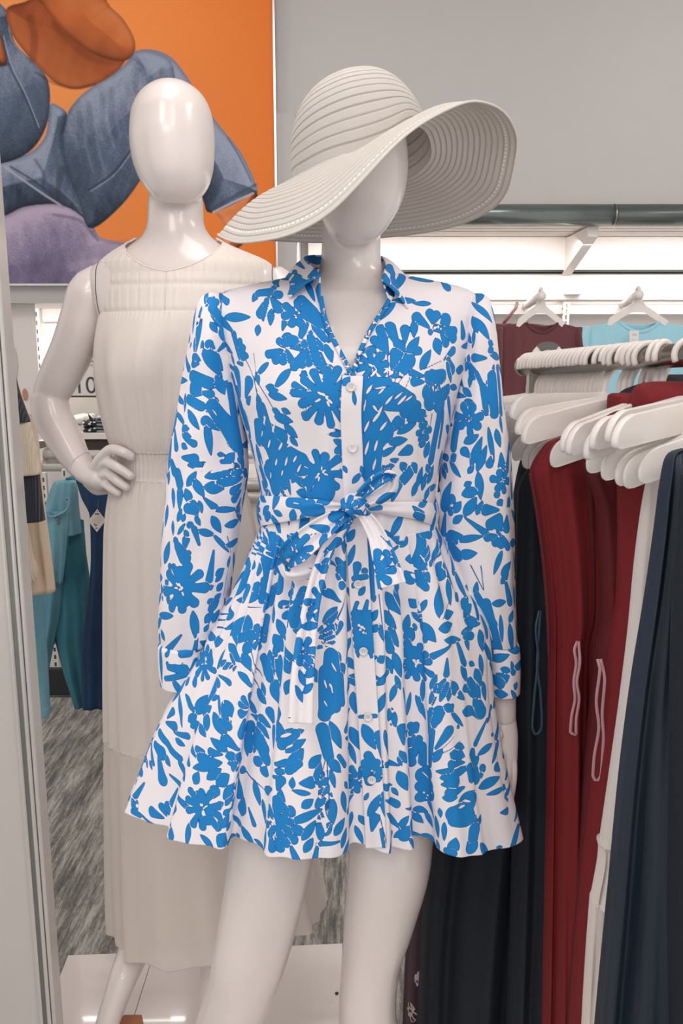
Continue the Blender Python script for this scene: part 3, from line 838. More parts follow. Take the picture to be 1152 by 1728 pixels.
    for i in range(m):
        w = i / (m - 1)
        fl = sstep(0, .42, np.array(w)); Ic = I * (1 - fl) + Ipl * fl
        ang = w * math.pi / 2
        hgt = math.sin(ang) ** 0.92
        rad = max(math.cos(ang), 0.0) ** 0.56
        p = (w * 15) % 1.0
        k = .5 if p < 0.78 else .5 - 1.3 * math.sin(math.pi * (p - .78) / .22)
        lean = base + ax * hgt
        flat = (Ic - base) * (1 - 0.02 * w) * max(rad, 0.004) * (1 + 0.010 * k * (1 if w < .95 else 0))
        tilt = flat.copy(); tilt[:, 2] *= (1 - 0.25 * w)
        C[i] = lean + tilt
        rb[i] = 0 if p < 0.78 else 1
    cr = put('crown', C.reshape(-1, 3), gridfaces(m, n, True), mat, hat, attrs={'rib': rb.ravel(), 'white_dot': np.zeros(m * n)})
    modify(cr, ('SOLIDIFY', dict(thickness=0.0013, offset=0)))
    # inner sweatband
    B = np.stack([I + N[0] * 0 + ax * 0.0, (I - base) * 0.985 + base + ax * 0.17])
    put('sweatband', B.reshape(-1, 3), gridfaces(2, n, True), M['cream_paint'], hat)


sun_hat()
# ================================================================== the printed cotton: leaves, petals and flowers
# f x y r n : flower   l x1 y1 x2 y2 w : leaf   p x1 y1 x2 y2 w : petal, base to round tip
# c x1 y1 r1 x2 y2 r2 : brush blob   s x1 y1 x2 y2 w : stem   wl / wc : white leaf / dot left out of the blue
CROPS = {'1': (250, 400, 3.716), '2': (540, 400, 3.388), '3': (250, 780, 3.716), '4': (540, 780, 3.291),
         '5': (200, 1100, 3.2), '6': (540, 1100, 3.2), '8': (420, 780, 3.388)}
PRINT = {}
PRINT['bodice'] = """@1
l 690 340 655 405 40;p 730 330 840 370 45;p 760 370 695 500 62;p 770 380 832 465 62;l 772 455 765 552 38;p 750 330 800 318 34;l 692 553 682 618 38
c 690 350 20 760 345 22;c 740 400 14 720 520 4
f 930 480 95 7;l 880 450 840 585 36;l 1000 500 945 655 42;l 1030 540 1150 700 60;l 1020 590 1045 705 62;l 880 540 900 500 40;c 1010 480 40 1080 530 36;c 960 400 30 1030 470 30;l 1090 540 1150 640 40
p 858 700 880 610 70;p 850 690 812 640 44;p 875 690 950 640 50;p 850 705 728 740 46;p 850 715 780 785 50;p 855 715 840 795 50;p 870 710 900 785 42;p 880 690 960 690 40;c 850 660 20 905 650 30;wl 825 705 880 690 10;wc 850 720 7;wc 830 740 6
p 1030 600 1085 705 64;p 990 700 905 825 52;p 1000 690 955 850 38;p 1060 700 1085 845 74;p 1020 720 1000 805 44;l 1110 640 1150 780 50;c 1020 640 20 1060 780 22;l 960 690 1010 650 50
f 1110 1000 188 13;p 1040 1000 905 925 40;p 1040 990 955 830 44;p 1030 1020 890 970 34;p 1050 1040 975 1135 56;p 1090 960 1140 815 50
l 1115 1220 1200 1225 30
f 1080 1480 150 10;c 1080 1530 90 1080 1580 90
p 560 780 545 595 40;p 560 780 590 640 34;p 560 775 615 680 34;p 560 780 635 735 34;p 545 790 600 790 34;l 530 800 525 730 24
p 560 1000 567 815 66;p 590 1000 655 885 84;p 545 1000 520 855 50;c 560 960 26 560 1050 30
s 678 735 662 900 4;s 618 770 690 960 4;s 662 880 700 1090 5
l 730 940 822 960 46;l 740 990 880 1012 44;l 680 850 692 925 36;l 770 1082 832 1102 32;l 832 1080 895 1105 30;l 780 1128 912 1155 54;l 850 1178 935 1255 46;l 888 1258 935 1308 32;p 740 1180 865 1275 100;p 650 1000 605 1045 44;s 690 940 830 1130 4
c 700 1080 40 760 1280 62;c 760 1300 60 850 1420 92;c 850 1380 80 955 1400 50;l 690 990 720 1200 60;c 680 1170 30 700 1260 50
c 560 1050 32 610 1170 40;c 520 950 30 560 1250 42;l 600 1080 640 1260 40;l 640 1230 612 1285 34;l 600 1420 680 1480 60;l 680 1300 720 1490 50;wl 720 1100 735 1200 10;wl 700 1380 730 1480 12
@2
l 35 1112 142 1128 40;l 80 1160 145 1195 32;p 150 1230 88 1222 52;p 130 1300 150 1250 26
p 382 660 345 512 56;p 384 665 300 578 44;s 384 640 392 830 6;p 445 620 388 498 64;l 425 585 482 660 52;p 412 750 452 640 74;l 540 475 534 570 40;p 484 600 486 510 52;s 486 590 486 690 5;l 497 665 566 575 48;p 535 670 578 642 44;p 425 760 535 690 80;l 445 790 545 700 50;s 490 680 400 880 6
p 625 515 532 448 56;p 642 490 620 418 48;p 650 490 672 428 52;p 690 490 742 458 78;p 700 520 790 548 56;p 690 535 790 590 48;p 680 540 735 622 46;p 645 540 618 545 34;c 660 520 20 700 530 20;wc 655 520 9;wc 675 515 8;wc 690 525 7;wl 640 530 690 500 8
l 655 580 690 670 60;p 700 700 782 640 46;p 712 700 748 690 70;p 720 700 780 770 44;p 735 720 778 780 36;l 700 700 780 830 34;wc 765 690 10;wc 768 710 8
l 570 755 632 650 52;s 588 752 700 710 4
p 655 860 615 770 90;p 660 860 700 765 100;p 650 880 580 900 100;p 655 880 610 980 90;p 670 890 690 1000 110;p 680 870 750 900 100;p 600 830 515 825 48;c 600 790 22 700 800 40;p 610 800 500 770 34;c 650 890 50 690 920 40;wc 645 860 9;wc 660 845 7;wc 662 875 8;wl 640 850 655 890 10;wl 665 850 680 890 8
s 400 890 500 770 6;s 500 775 610 790 5;s 470 900 520 790 5
f 300 735 92 8;p 240 655 312 645 46;p 300 720 360 670 50;c 250 850 46 400 900 50;c 400 940 50 560 970 30;c 280 950 44 350 1110 66;c 300 1100 60 290 1340 52;p 380 1120 470 1040 66;l 180 1125 232 1030 52;c 250 820 18 380 825 20;p 400 800 472 780 34;wl 300 960 330 1000 14;wl 440 960 500 900 16;wl 330 1010 360 960 12;wl 300 870 400 850 10;wl 480 940 540 900 12
c 420 900 60 520 930 34;c 260 980 30 270 1060 40
l 128 850 172 770 50;c 480 1000 30 600 1010 20
l 488 1045 625 1025 44;l 520 1000 640 1095 34;f 590 1110 62 6;l 620 1080 560 1190 50;l 565 1200 612 1170 24;l 600 1260 622 1170 44;l 390 1175 500 1160 48;p 450 1240 528 1210 58;l 350 1200 392 1120 32;l 345 1250 430 1205 34;l 375 1300 450 1270 34;c 680 1010 22 640 1270 26;l 700 1220 692 1350 50;p 350 1340 420 1290 44;l 455 1290 505 1345 44;l 440 1120 560 1060 40
s 640 1010 630 1080 6;c 700 1000 12 690 1200 10;l 520 1290 560 1350 46;c 240 1250 20 260 1340 30;l 600 1300 640 1350 40
@3
c 750 60 50 800 110 50;l 640 20 722 215 54;c 765 30 42 790 170 36;l 720 80 745 175 26;l 850 40 892 200 42;c 860 50 25 845 150 20;l 890 130 960 20 44;l 900 40 985 175 44;l 930 190 1090 215 70;c 750 200 28 760 230 26;l 700 120 760 200 40;c 700 40 20 740 130 24;l 800 120 850 200 40;s 820 0 835 210 8
@8
l 560 20 590 110 40;l 540 90 520 40 24;l 700 20 760 120 30;l 790 20 800 130 50;p 890 120 920 30 70;l 870 120 890 60 40;l 960 140 990 30 46;l 930 190 975 100 44;l 990 160 1010 60 40;l 1020 120 1060 20 50;l 1000 210 1040 140 36;p 820 220 855 110 54;c 650 20 40 660 60 26;l 740 60 780 20 40
"""
PRINT['bodice'] += """
@2
wl 262 900 300 840 16;wl 300 1060 350 990 18;wl 250 1120 285 1040 14;wl 340 1110 385 1050 16;wl 255 1250 280 1160 16;wl 310 1230 330 1150 14;wl 370 960 420 900 14;wl 290 800 330 750 14;wl 420 930 480 880 12;wl 250 1000 262 920 10;wl 300 1340 320 1260 14;wl 330 900 372 860 12;wl 395 1040 440 1010 12;wl 360 780 395 750 12
@1
wl 712 1180 745 1110 14;wl 770 1230 800 1160 16;wl 740 1330 775 1260 16;wl 810 1340 850 1280 16;wl 850 1440 880 1370 16;wl 900 1420 940 1360 14;wl 790 1440 815 1380 14;wl 705 1260 722 1200 12;wl 860 1320 905 1300 12;wl 540 1180 560 1100 10;wl 930 1480 960 1420 14;wl 700 1330 715 1290 10
@3
wl 760 110 775 50 12;wl 830 90 850 40 12;wl 740 230 760 170 10
"""
PRINT['sleeve_left'] = """@1
p 450 480 500 392 60;p 460 500 560 482 48;p 480 540 562 530 46;c 380 395 18 420 410 24;c 400 450 24 480 530 26;l 330 440 300 722 46;l 380 430 500 600 54;l 390 535 432 598 38;l 448 575 480 655 38;l 340 650 337 722 22;l 272 660 256 695 20;l 290 630 292 722 26;p 340 470 305 560 44;p 360 430 410 380 50
p 420 720 368 655 52;p 430 720 500 655 34;p 520 710 552 590 32;p 330 772 270 745 50;p 322 795 265 798 42;l 330 700 470 875 64;l 380 690 472 835 56;p 420 900 242 870 70;l 255 925 342 990 92;l 300 880 420 945 64;p 330 975 412 992 50;l 420 870 480 985 64;l 440 950 500 900 22;c 240 1020 28 340 1060 28;l 270 1060 370 1065 44;l 228 985 232 1095 32;p 370 1090 432 1018 64;p 450 1210 338 1140 60;c 400 1060 40 470 1150 50;c 470 1150 46 560 1300 46;c 500 940 22 590 1350 34;p 262 1200 198 1200 60
l 170 1075 138 1265 64;l 195 1240 275 1250 44;p 210 1260 305 1302 42;l 198 1300 250 1325 38;l 122 1250 132 1480 46;l 430 1360 482 1368 26;l 448 1400 495 1425 28;l 480 1420 545 1355 60;l 560 1350 612 1475 64;p 200 1385 315 1392 60;p 250 1432 372 1442 60;l 380 1475 600 1440 64;wl 240 1100 250 1150 12;l 500 1250 540 1330 50;wl 400 1080 440 1130 10
@3
p 290 35 372 28 52;l 350 85 620 20 76;l 350 150 480 172 72;l 400 132 620 105 54;l 470 122 600 112 30;p 600 140 512 190 54;p 600 180 520 240 52;p 600 230 545 312 46;l 572 342 586 280 18;l 500 60 620 60 60
c 140 0 16 170 60 28;c 180 80 38 200 130 38;l 122 140 132 40 28;l 190 130 200 292 64;l 240 150 302 60 44;l 278 105 352 215 52;l 230 170 272 265 52;l 150 165 168 285 32;l 250 230 312 335 64;c 250 290 30 290 300 28;l 318 243 337 317 30;l 178 372 212 292 38;l 212 372 232 325 26;l 296 338 325 397 28;l 120 270 108 405 38;l 148 370 160 455 30;l 180 455 232 385 22;p 290 420 250 382 42;c 290 420 18 318 515 8;l 233 425 246 482 30;l 88 640 142 495 52;wc 110 430 7;wc 125 445 6
c 180 530 28 230 600 38;p 200 560 158 478 44;p 220 560 242 468 44;p 230 600 260 560 40
f 205 790 168 9;c 200 720 60 215 850 60;l 98 772 132 742 40;l 78 850 100 785 28;l 395 335 458 445 54;s 492 462 526 572 6;l 498 655 516 590 28;p 150 700 130 640 40
l 418 705 482 672 44;l 418 745 472 700 32;l 372 795 412 778 30;l 428 805 472 758 44;l 368 882 412 860 32;l 408 865 462 828 38;l 368 925 452 878 54;l 352 1005 412 938 54;l 398 1005 452 928 44;l 350 1062 382 1018 30;s 505 640 470 840 5;s 440 840 360 1060 5
l 68 1055 107 1118 36
"""
PRINT['cuff_left'] = """@3
l 72 1140 84 1382 32;c 90 1368 14 240 1330 20;c 120 1290 18 230 1300 28;p 245 1335 312 1240 36;l 113 1162 152 1150 38;l 98 1222 137 1188 26;p 200 1185 170 1135 34;c 210 1200 24 262 1200 22;p 270 1185 290 1140 30;l 300 1180 360 1100 44;s 70 1140 200 1135 5;p 130 1300 115 1255 24;p 170 1300 165 1265 20;p 210 1295 215 1262 18
"""
PRINT['sleeve_right'] = """@2
l 868 455 900 545 44;l 888 465 972 585 40;l 882 535 868 632 20;l 955 600 1000 615 34;p 952 692 862 690 44;l 955 655 1002 640 46;l 852 675 830 765 32;p 850 725 885 808 64;l 860 790 852 858 30;c 895 780 10 940 880 14;l 805 868 875 908 38;p 1000 740 952 910 66;c 985 800 30 1000 1000 32;c 1012 750 16 1040 1000 20
p 850 1030 840 935 110;f 850 1040 95 7;l 980 900 1040 1012 44;l 900 1005 1000 1000 34;l 960 1090 992 1285 28;l 820 1180 905 1130 46;p 855 1255 808 1212 52;l 860 1305 925 1145 44;l 895 1335 955 1195 44;l 760 1000 805 1100 54;c 775 1080 28 760 1200 28;l 735 1285 785 1240 44;p 1035 1240 1042 1335 54;p 985 1250 960 1315 44;l 1018 1322 1062 1300 30;p 735 1340 700 1300 40;c 930 860 20 960 960 34;l 1005 1100 1030 1200 40;wl 960 950 975 1040 8
@4
l 655 262 745 105 62;p 700 232 752 190 52;p 690 250 742 282 50;c 680 240 38 720 205 30;l 785 185 885 148 54;l 798 132 842 110 28;l 878 58 892 205 44;l 738 282 782 218 44;l 798 300 868 195 54;l 868 292 902 215 32;l 733 342 792 292 38;l 820 62 852 18 28;l 700 90 670 20 40
f 1010 105 72 6;p 990 120 980 195 34
p 995 268 890 262 60;p 1000 292 925 362 62;p 1008 300 990 380 50;p 1040 300 1035 388 56;p 1030 240 1072 210 60;p 1010 240 990 212 42;wc 1015 262 8;wc 1032 270 7
p 990 410 908 418 44;p 990 420 962 462 42;p 1002 420 1005 475 40;p 1010 410 1055 485 40;l 985 405 998 385 30
l 670 442 802 398 84;c 720 465 28 765 510 38;l 758 522 872 502 52;l 750 440 905 408 36;l 700 480 770 545 70
l 998 622 1072 558 44;l 998 672 1052 618 38
s 835 575 905 705 6;s 893 578 908 710 6;c 870 740 16 960 900 26;c 920 780 24 990 1040 26;l 950 785 1042 780 38;l 800 762 818 678 32;l 860 745 870 665 28;c 900 880 28 950 1050 30;l 1040 885 1085 828 38;l 1048 895 1072 1055 42;l 1000 850 1012 1000 22;wl 930 900 960 1000 10
"""
PRINT['cuff_right'] = """@4
l 938 1105 1055 1068 44;l 948 1232 1055 1185 74;c 960 1212 26 1000 1222 30;l 1000 1150 1062 1160 34;p 1070 1235 1100 1250 50;l 958 1285 1045 1290 44;p 1060 1110 1080 1180 40;l 900 1150 950 1120 40
"""
PRINT['skirt'] = """@3
c 770 440 46 800 540 56;c 760 560 42 740 730 30;c 820 560 46 860 600 28;p 790 700 788 620 64;l 700 620 680 712 44;c 870 400 20 920 430 20;l 600 702 642 558 44;l 538 872 612 648 84;c 570 800 38 620 700 30;l 648 672 672 618 22;wl 800 500 830 560 14;l 640 560 700 440 30
p 640 870 692 758 64;p 620 880 603 768 44;l 618 882 702 832 32;wc 640 790 7;wc 655 810 6;wc 640 830 6
s 620 910 712 912 7;l 715 935 832 738 96;c 740 900 26 800 800 30;c 830 640 22 812 800 30;c 720 740 20 735 860 26
f 872 920 140 8;p 900 860 880 745 70;p 920 880 990 790 60;wc 850 905 9;wc 870 890 8;wc 875 930 8;wl 840 920 890 880 8
l 518 1092 602 958 74;l 538 1000 582 1145 84;l 600 960 642 1125 64;c 560 1110 28 640 1080 28;l 598 1205 662 1100 64;f 700 1100 90 7;c 720 980 30 740 1100 20;l 780 1080 852 1185 64;l 788 1148 822 1255 44;l 758 1178 772 1385 64;c 740 1250 28 760 1350 28;l 498 1200 562 1265 34;l 448 1292 492 1238 42;l 488 1312 552 1268 42;l 478 1150 602 1242 64;l 588 1200 652 1305 64;s 500 1170 600 1262 6;s 620 1180 705 1340 7;s 650 1300 692 1412 6
p 350 1220 300 1130 90;f 355 1255 118 10;c 330 1250 50 400 1230 50;p 300 1330 288 1405 44;l 228 1402 262 1348 28
l 460 905 525 845 44;c 470 925 30 520 960 30;s 425 965 540 940 12;s 410 1000 520 980 14;s 388 1052 512 1030 12;l 378 1142 482 1108 64
l 1058 1052 1152 1028 44;l 1088 1092 1152 1058 34;l 1118 1002 1160 968 22;c 940 960 28 990 1100 20;l 1000 945 1052 1105 54;l 988 1000 1032 1155 44;l 828 1232 905 1272 44;l 808 1190 842 1405 64;l 848 1258 905 1325 64;l 900 1000 960 1090 40;l 930 1380 1000 1290 60;l 1010 1280 1060 1380 60
@4
p 148 640 100 545 60;p 140 640 80 600 44;p 150 620 140 555 50;p 150 620 75 640 40;p 150 690 105 682 44;c 120 600 24 150 640 24
l 15 885 105 795 42;l 88 942 102 875 32;s 95 870 150 750 8;l -5 945 82 900 54;l 15 1002 85 955 44;l 58 985 92 895 22;l -5 1012 62 1010 28
p 360 380 490 455 60;p 530 560 478 518 34;c 500 540 20 565 575 22;l 538 475 602 625 54;c 540 640 36 580 690 22;p 470 610 522 665 70;wl 500 620 550 650 22;l 568 598 605 665 44
c 560 380 28 620 400 25;l 528 330 602 565 64;c 640 460 18 650 520 22;l 608 565 642 465 32;l 618 622 682 558 44;l 628 642 722 598 54;l 700 555 742 695 54;l 640 850 690 685 60;s 650 860 705 740 5;s 660 860 742 790 5;l 668 852 755 840 42;l 688 558 702 625 32;wl 590 470 600 560 10
l 655 925 755 908 54;l 675 980 795 995 38
f 530 1110 122 11;c 520 1060 40 535 1150 44;c 480 1000 20 500 1060 30;wc 520 1100 9;wc 540 1115 8;wc 530 1130 7;wl 510 1095 540 1130 8
l 468 945 490 845 42;l 478 1005 512 915 64;l 548 895 645 992 66;p 570 950 582 1000 34;l 508 838 578 892 34;l 520 895 532 935 22;p 495 765 535 798 56;l 540 838 572 857 18
l 348 718 432 835 64;l 378 738 442 845 44;l 338 818 422 925 54;c 360 960 26 390 1040 24;l 378 915 432 1025 44;l 328 898 346 985 26;l 358 1075 402 1175 44;l 408 1055 452 1195 48;l 318 1112 362 1078 42;l 418 1185 447 1262 26;c 430 600 20 440 700 28;l 418 685 472 845 54;l 278 885 322 818 34;l 282 945 332 898 34;l 298 775 290 698 32;c 285 640 14 290 720 14;s 360 740 430 1000 5;s 330 740 352 1000 5
c 270 360 18 290 480 20;c 280 500 22 280 640 20
p 700 1092 706 1192 34;l 618 1265 642 1178 32;l 658 1285 692 1198 38;l 708 1215 785 1305 54
l 738 765 792 735 38;l 758 802 845 758 42;l 768 852 865 798 42;l 778 868 905 905 54;l 768 942 865 930 34;c 800 960 20 850 970 20;l 800 955 832 1045 32;l 878 1068 912 1185 32;l 818 1108 865 1132 26;l 848 1145 905 1245 54;l 880 930 910 1050 50
@5
l 540 92 625 58 32;l 578 107 645 73 32;c 520 190 26 470 260 22;p 500 200 545 150 54;l 478 252 548 238 34;l 540 240 546 338 16;l 398 342 502 228 64;l 368 382 432 328 42;l 438 342 512 288 42;l 378 412 455 378 44;l 468 425 482 315 44;p 250 362 312 308 36;p 238 392 335 402 52;p 275 447 394 450 36;c 195 460 22 350 560 18;l 298 475 362 505 34;c 190 510 20 240 540 38;c 360 560 20 380 600 14;p 212 570 245 715 74;l 243 558 282 615 40;l 148 578 157 625 16;l 164 588 182 635 20;l 328 605 357 695 48;l 428 395 472 455 44;wl 230 500 290 540 10;wl 200 480 260 520 8
l 508 335 562 445 64;p 560 440 602 270 76;l 568 272 602 385 34;c 550 380 18 590 400 24
p 700 290 662 248 44;p 706 280 722 218 44;p 700 325 638 342 42;p 690 365 655 470 56;c 690 400 30 720 400 30;p 712 340 760 350 40;p 705 300 640 285 34;wc 705 310 7;wc 715 330 6;wc 700 345 6
p 660 520 555 468 66;l 588 535 492 472 52;l 565 575 665 560 50;l 660 592 575 612 32;p 560 552 478 542 46;p 660 622 605 632 36;l 690 565 690 445 22;p 700 540 735 430 112;p 470 532 408 528 36;p 560 592 408 580 64;l 378 642 562 602 44;l 468 692 562 628 48;l 400 715 442 648 48;l 518 725 615 655 64;l 650 632 692 642 44;l 638 692 662 648 22;s 665 658 800 735 9;s 690 668 742 690 6;c 650 560 24 680 600 20;l 620 640 670 610 30
f 450 845 126 10;c 440 800 46 470 890 46;p 480 800 540 730 60;l 548 802 635 708 46;l 508 852 578 808 38;l 568 832 612 778 26;l 598 802 642 738 22;l 558 882 612 848 26;l 512 972 572 898 44;l 558 952 602 878 32;l 578 962 612 918 22;l 528 1055 582 978 64;l 572 1055 582 998 24;l 610 790 650 700 18;l 605 850 640 770 20
p 85 850 85 790 80;c 60 870 12 125 875 14;c 75 830 20 95 830 24;wc 98 832 11
p 250 890 152 862 58;p 255 885 228 820 46;p 265 880 272 808 40;p 280 885 315 820 44;c 60 880 6 240 935 5;c 250 930 8 285 930 9;wc 260 915 7;l 275 1020 290 950 44;wc 275 940 4
l 655 890 685 785 60
p 720 540 760 410 96;c 755 490 50 790 520 30;p 800 565 725 605 54;p 800 620 780 668 74;c 780 540 30 800 580 30;p 810 460 750 380 50
p 840 385 808 305 54;p 850 390 862 305 54;p 820 400 748 355 54;c 850 420 42 880 460 32;l 828 485 1005 418 66;c 880 500 28 960 440 22;wl 870 460 940 440 20;l 898 545 1015 468 44;p 835 610 920 600 44;l 838 642 905 652 34;l 898 665 1005 518 74;c 920 640 24 980 600 18;l 818 682 865 670 14;p 855 745 885 675 54;l 933 738 942 678 34;p 980 712 1065 705 64;l 1028 625 1095 558 54;l 1058 722 1095 598 44;l 1083 745 1132 640 48;wl 900 520 950 500 12
f 850 920 95 9;c 855 800 24 870 860 46;c 860 900 56 880 960 46;p 900 900 945 840 60;p 900 950 995 965 54;p 890 970 965 1022 54;p 880 985 920 1048 54;p 850 990 878 1080 44;p 825 990 825 1082 40;p 810 940 768 940 44;l 850 880 882 745 64;wc 815 905 9;wc 830 930 8;wc 818 940 7;wl 805 890 850 935 10
s 1132 540 1132 900 5;s 1060 870 930 950 4;l 988 842 1052 798 46;l 928 925 1105 855 44;l 988 1015 1067 915 46;l 1058 842 1132 758 44;l 1083 1022 1102 865 54;l 1113 995 1152 925 34;l 1000 1082 1052 1008 44;l 1128 885 1152 760 34;l 1085 800 1110 700 34
l 633 1005 657 985 30;l 768 1078 792 955 44;l 738 208 802 275 54;s 720 60 782 130 8;s 725 130 762 200 7;c 780 40 28 800 110 20;l 770 168 792 235 32;l 820 178 882 275 64;l 828 158 872 205 64;c 960 80 40 1000 160 40;l 930 150 900 230 50
@6
c 60 20 38 60 120 46;c 50 130 44 60 250 48;c 40 270 40 20 340 34;c 110 130 18 120 280 16;l 58 378 112 525 54;c 15 420 36 40 560 28;l 138 28 182 92 44;l 108 58 132 122 44;l 148 133 197 183 32;l 143 232 177 168 44;l 178 215 192 335 54;l 198 225 235 318 44;c 250 350 8 300 345 12;l 158 405 232 535 64;l 128 458 167 478 18;l 143 518 182 528 22;wl 50 170 66 200 14;wl 60 60 90 110 12;wl 20 260 40 300 10
l 58 638 77 735 28;l -5 695 47 648 44;l 48 578 112 655 54;c 100 560 12 140 620 14;l -5 805 52 718 44;l 58 778 64 935 64;l 118 748 142 875 44;l -5 880 25 965 44;l 28 985 52 918 28;l 68 985 147 908 54;l 108 1055 152 955 44;l 128 698 157 745 26;s 42 540 0 680 5;s 45 640 50 900 4
f 210 690 92 8;l 188 938 232 1035 34;l 208 885 250 935 40;wc 228 690 8;wc 240 705 6;wc 225 715 6;p 190 760 165 750 40
l 368 305 410 405 54;l 385 300 385 400 30;p 455 500 440 392 60;l 418 568 442 615 22;l 428 535 477 605 40;l 418 645 477 750 64;l 428 955 477 882 34;l 398 1015 492 928 34;l 428 1025 492 958 54;l 473 345 482 215 22;p 500 490 480 378 40;p 522 490 512 375 32;l 385 735 422 773 28
c 560 680 48 590 640 38;c 540 740 30 600 700 40;c 590 420 16 600 620 18;c 530 460 18 510 560 20;c 550 500 20 560 600 24;p 600 480 580 290 32;l 548 332 532 238 26;l 508 238 582 362 34;l 600 305 602 195 22;l 578 332 622 238 16;p 620 420 642 295 64;l 598 405 662 318 54;c 480 540 22 500 600 24;p 635 530 702 405 54;l 608 605 652 518 44;s 650 540 722 460 6;s 660 552 765 490 6;l 688 542 795 572 64;l 718 508 785 522 44;p 790 605 685 600 44;p 628 655 722 640 44;l 648 692 795 640 54;p 660 725 755 700 64;l 698 662 815 628 44;p 790 742 678 770 54;l 660 795 742 785 40;p 830 790 690 900 90;c 720 910 34 800 900 50;c 780 860 50 820 800 34;l 738 800 845 758 44;wl 740 840 795 830 16;wl 760 800 825 812 14;c 600 740 48 540 800 28;l 498 852 585 850 38;l 488 868 562 922 42;l 558 868 622 942 34;c 500 920 22 510 980 20;l 498 962 522 928 44;l 608 885 652 1005 34;l 638 845 655 895 26;l 658 918 680 1025 28;l 618 1018 652 1065 26;wc 560 760 8;wc 580 775 7;wc 600 765 7;wc 575 790 6;wl 540 650 600 680 10;l 470 520 520 430 50
p 850 640 800 525 46;p 850 610 835 568 44;p 850 650 892 622 52;p 840 675 882 648 54;l 838 722 992 690 54;c 830 640 22 850 690 24;l 738 412 752 398 20;c 800 620 20 830 680 26
p 985 645 932 608 44;l 978 718 1002 745 32;l 918 445 947 450 16;p 965 862 1030 865 34;l 948 1055 987 1055 16;l 1003 778 1022 812 16
c 830 1000 30 830 960 34;p 820 890 832 1085 72;p 870 890 852 925 44;l 720 1095 722 1000 64;c 680 1080 18 720 1085 20
l 618 225 624 163 30;p 655 265 682 168 54;l 698 265 702 155 32;p 725 325 668 292 44;p 700 305 722 290 34
p 885 240 745 180 36;c 830 190 22 800 155 20;l 775 150 885 255 80;p 790 310 905 345 66;l 745 308 860 332 54;c 850 290 30 880 330 32;l 808 248 905 345 64;l 708 198 795 265 34;l 868 160 905 265 34
@8
c 440 1200 38 440 1400 46;c 480 1250 28 490 1400 30;l 428 935 515 845 44;l 398 1002 505 958 44;l 388 1062 485 1000 34;p 500 985 522 910 44;l 478 1078 525 1135 44;l 418 1042 495 1020 34;wl 430 1240 445 1300 12;wl 470 1280 480 1330 10
l 200 380 260 370 30;l 160 420 200 500 60;l 100 420 140 560 60;c 150 560 40 180 600 40;l 220 420 260 470 30
"""
PRINT['placket'] = """@4
l 148 442 192 372 40;l 153 575 192 458 32;p 195 640 208 555 42;p 235 640 252 590 34;c 190 645 14 255 635 14;l 180 700 200 660 24;l 215 740 250 690 30
c 190 840 18 280 840 18;c 195 870 20 280 870 20;c 200 900 22 280 900 22;c 205 940 24 285 940 24;c 205 980 22 280 980 22;c 208 1020 20 285 1020 20;c 212 1050 16 282 1050 16;c 214 1072 10 224 1080 10;c 275 1072 10 284 1078 10;c 190 820 8 205 780 10;c 250 820 14 262 770 8;wc 215 905 9;wc 232 915 9;wc 222 930 8;wc 245 925 7;wc 240 945 8;wc 255 950 6;wc 246 1050 16;wc 246 1085 30
@6
c 215 350 8 300 345 10;l 230 390 300 525 64;c 320 450 26 350 560 24;f 285 650 70 6;c 260 560 24 300 640 30;l 258 885 332 765 44;p 280 965 300 875 54;l 338 755 362 905 44;s 320 880 372 1080 6;l 350 700 380 600 50;c 240 600 20 262 700 20;wc 278 690 10;l 240 800 262 760 20;l 320 400 355 395 50;c 330 960 8 345 1060 6
@2
l 130 850 170 800 40;l 200 960 190 880 20
@8
l 540 20 560 60 20;l 590 120 640 60 30;l 640 20 655 90 20
"""
PRINT['collar'] = """@1
p 880 300 960 250 60;l 850 260 900 230 26;l 905 210 935 230 26;c 900 300 24 960 290 30;l 860 330 900 300 40;p 1000 260 1080 210 60;l 960 330 1050 240 50;l 930 340 1000 300 40;c 1010 130 24 1060 145 26;l 990 120 1010 170 30;c 870 350 10 1000 330 20;wl 880 300 930 290 12
@2
p 420 230 380 170 40;l 440 300 400 220 40;l 470 290 440 230 34;l 480 330 470 270 30;p 390 280 350 240 40;c 390 300 20 420 330 24;l 440 380 430 320 40;l 520 330 480 290 30;c 360 230 14 380 260 14;l 470 400 455 340 20
"""
def parse_print(txt):
    out = []; ox = oy = 0.0; k = 1.0
    for ln in txt.strip().splitlines():
        ln = ln.strip()
        if ln.startswith('@'):
            ox, oy, k = CROPS[ln[1:]]; continue
        for it in ln.split(';'):
            w = it.split()
            if not w: continue
            t, a = w[0], [float(q) for q in w[1:]]
            X = lambda v: ox + v / k
            Yy = lambda v: oy + v / k
            if t in ('l', 'p', 's', 'wl'):
                out.append((t, X(a[0]), Yy(a[1]), X(a[2]), Yy(a[3]), (a[4] if len(a) > 4 else 20) / k))
            elif t == 'c':
                out.append((t, X(a[0]), Yy(a[1]), X(a[3]), Yy(a[4]), a[2] / k, a[5] / k))
            elif t == 'f':
                out.append((t, X(a[0]), Yy(a[1]), a[2] / k, int(a[3])))
            elif t == 'wc':
                out.append((t, X(a[0]), Yy(a[1]), a[2] / k))
    return out


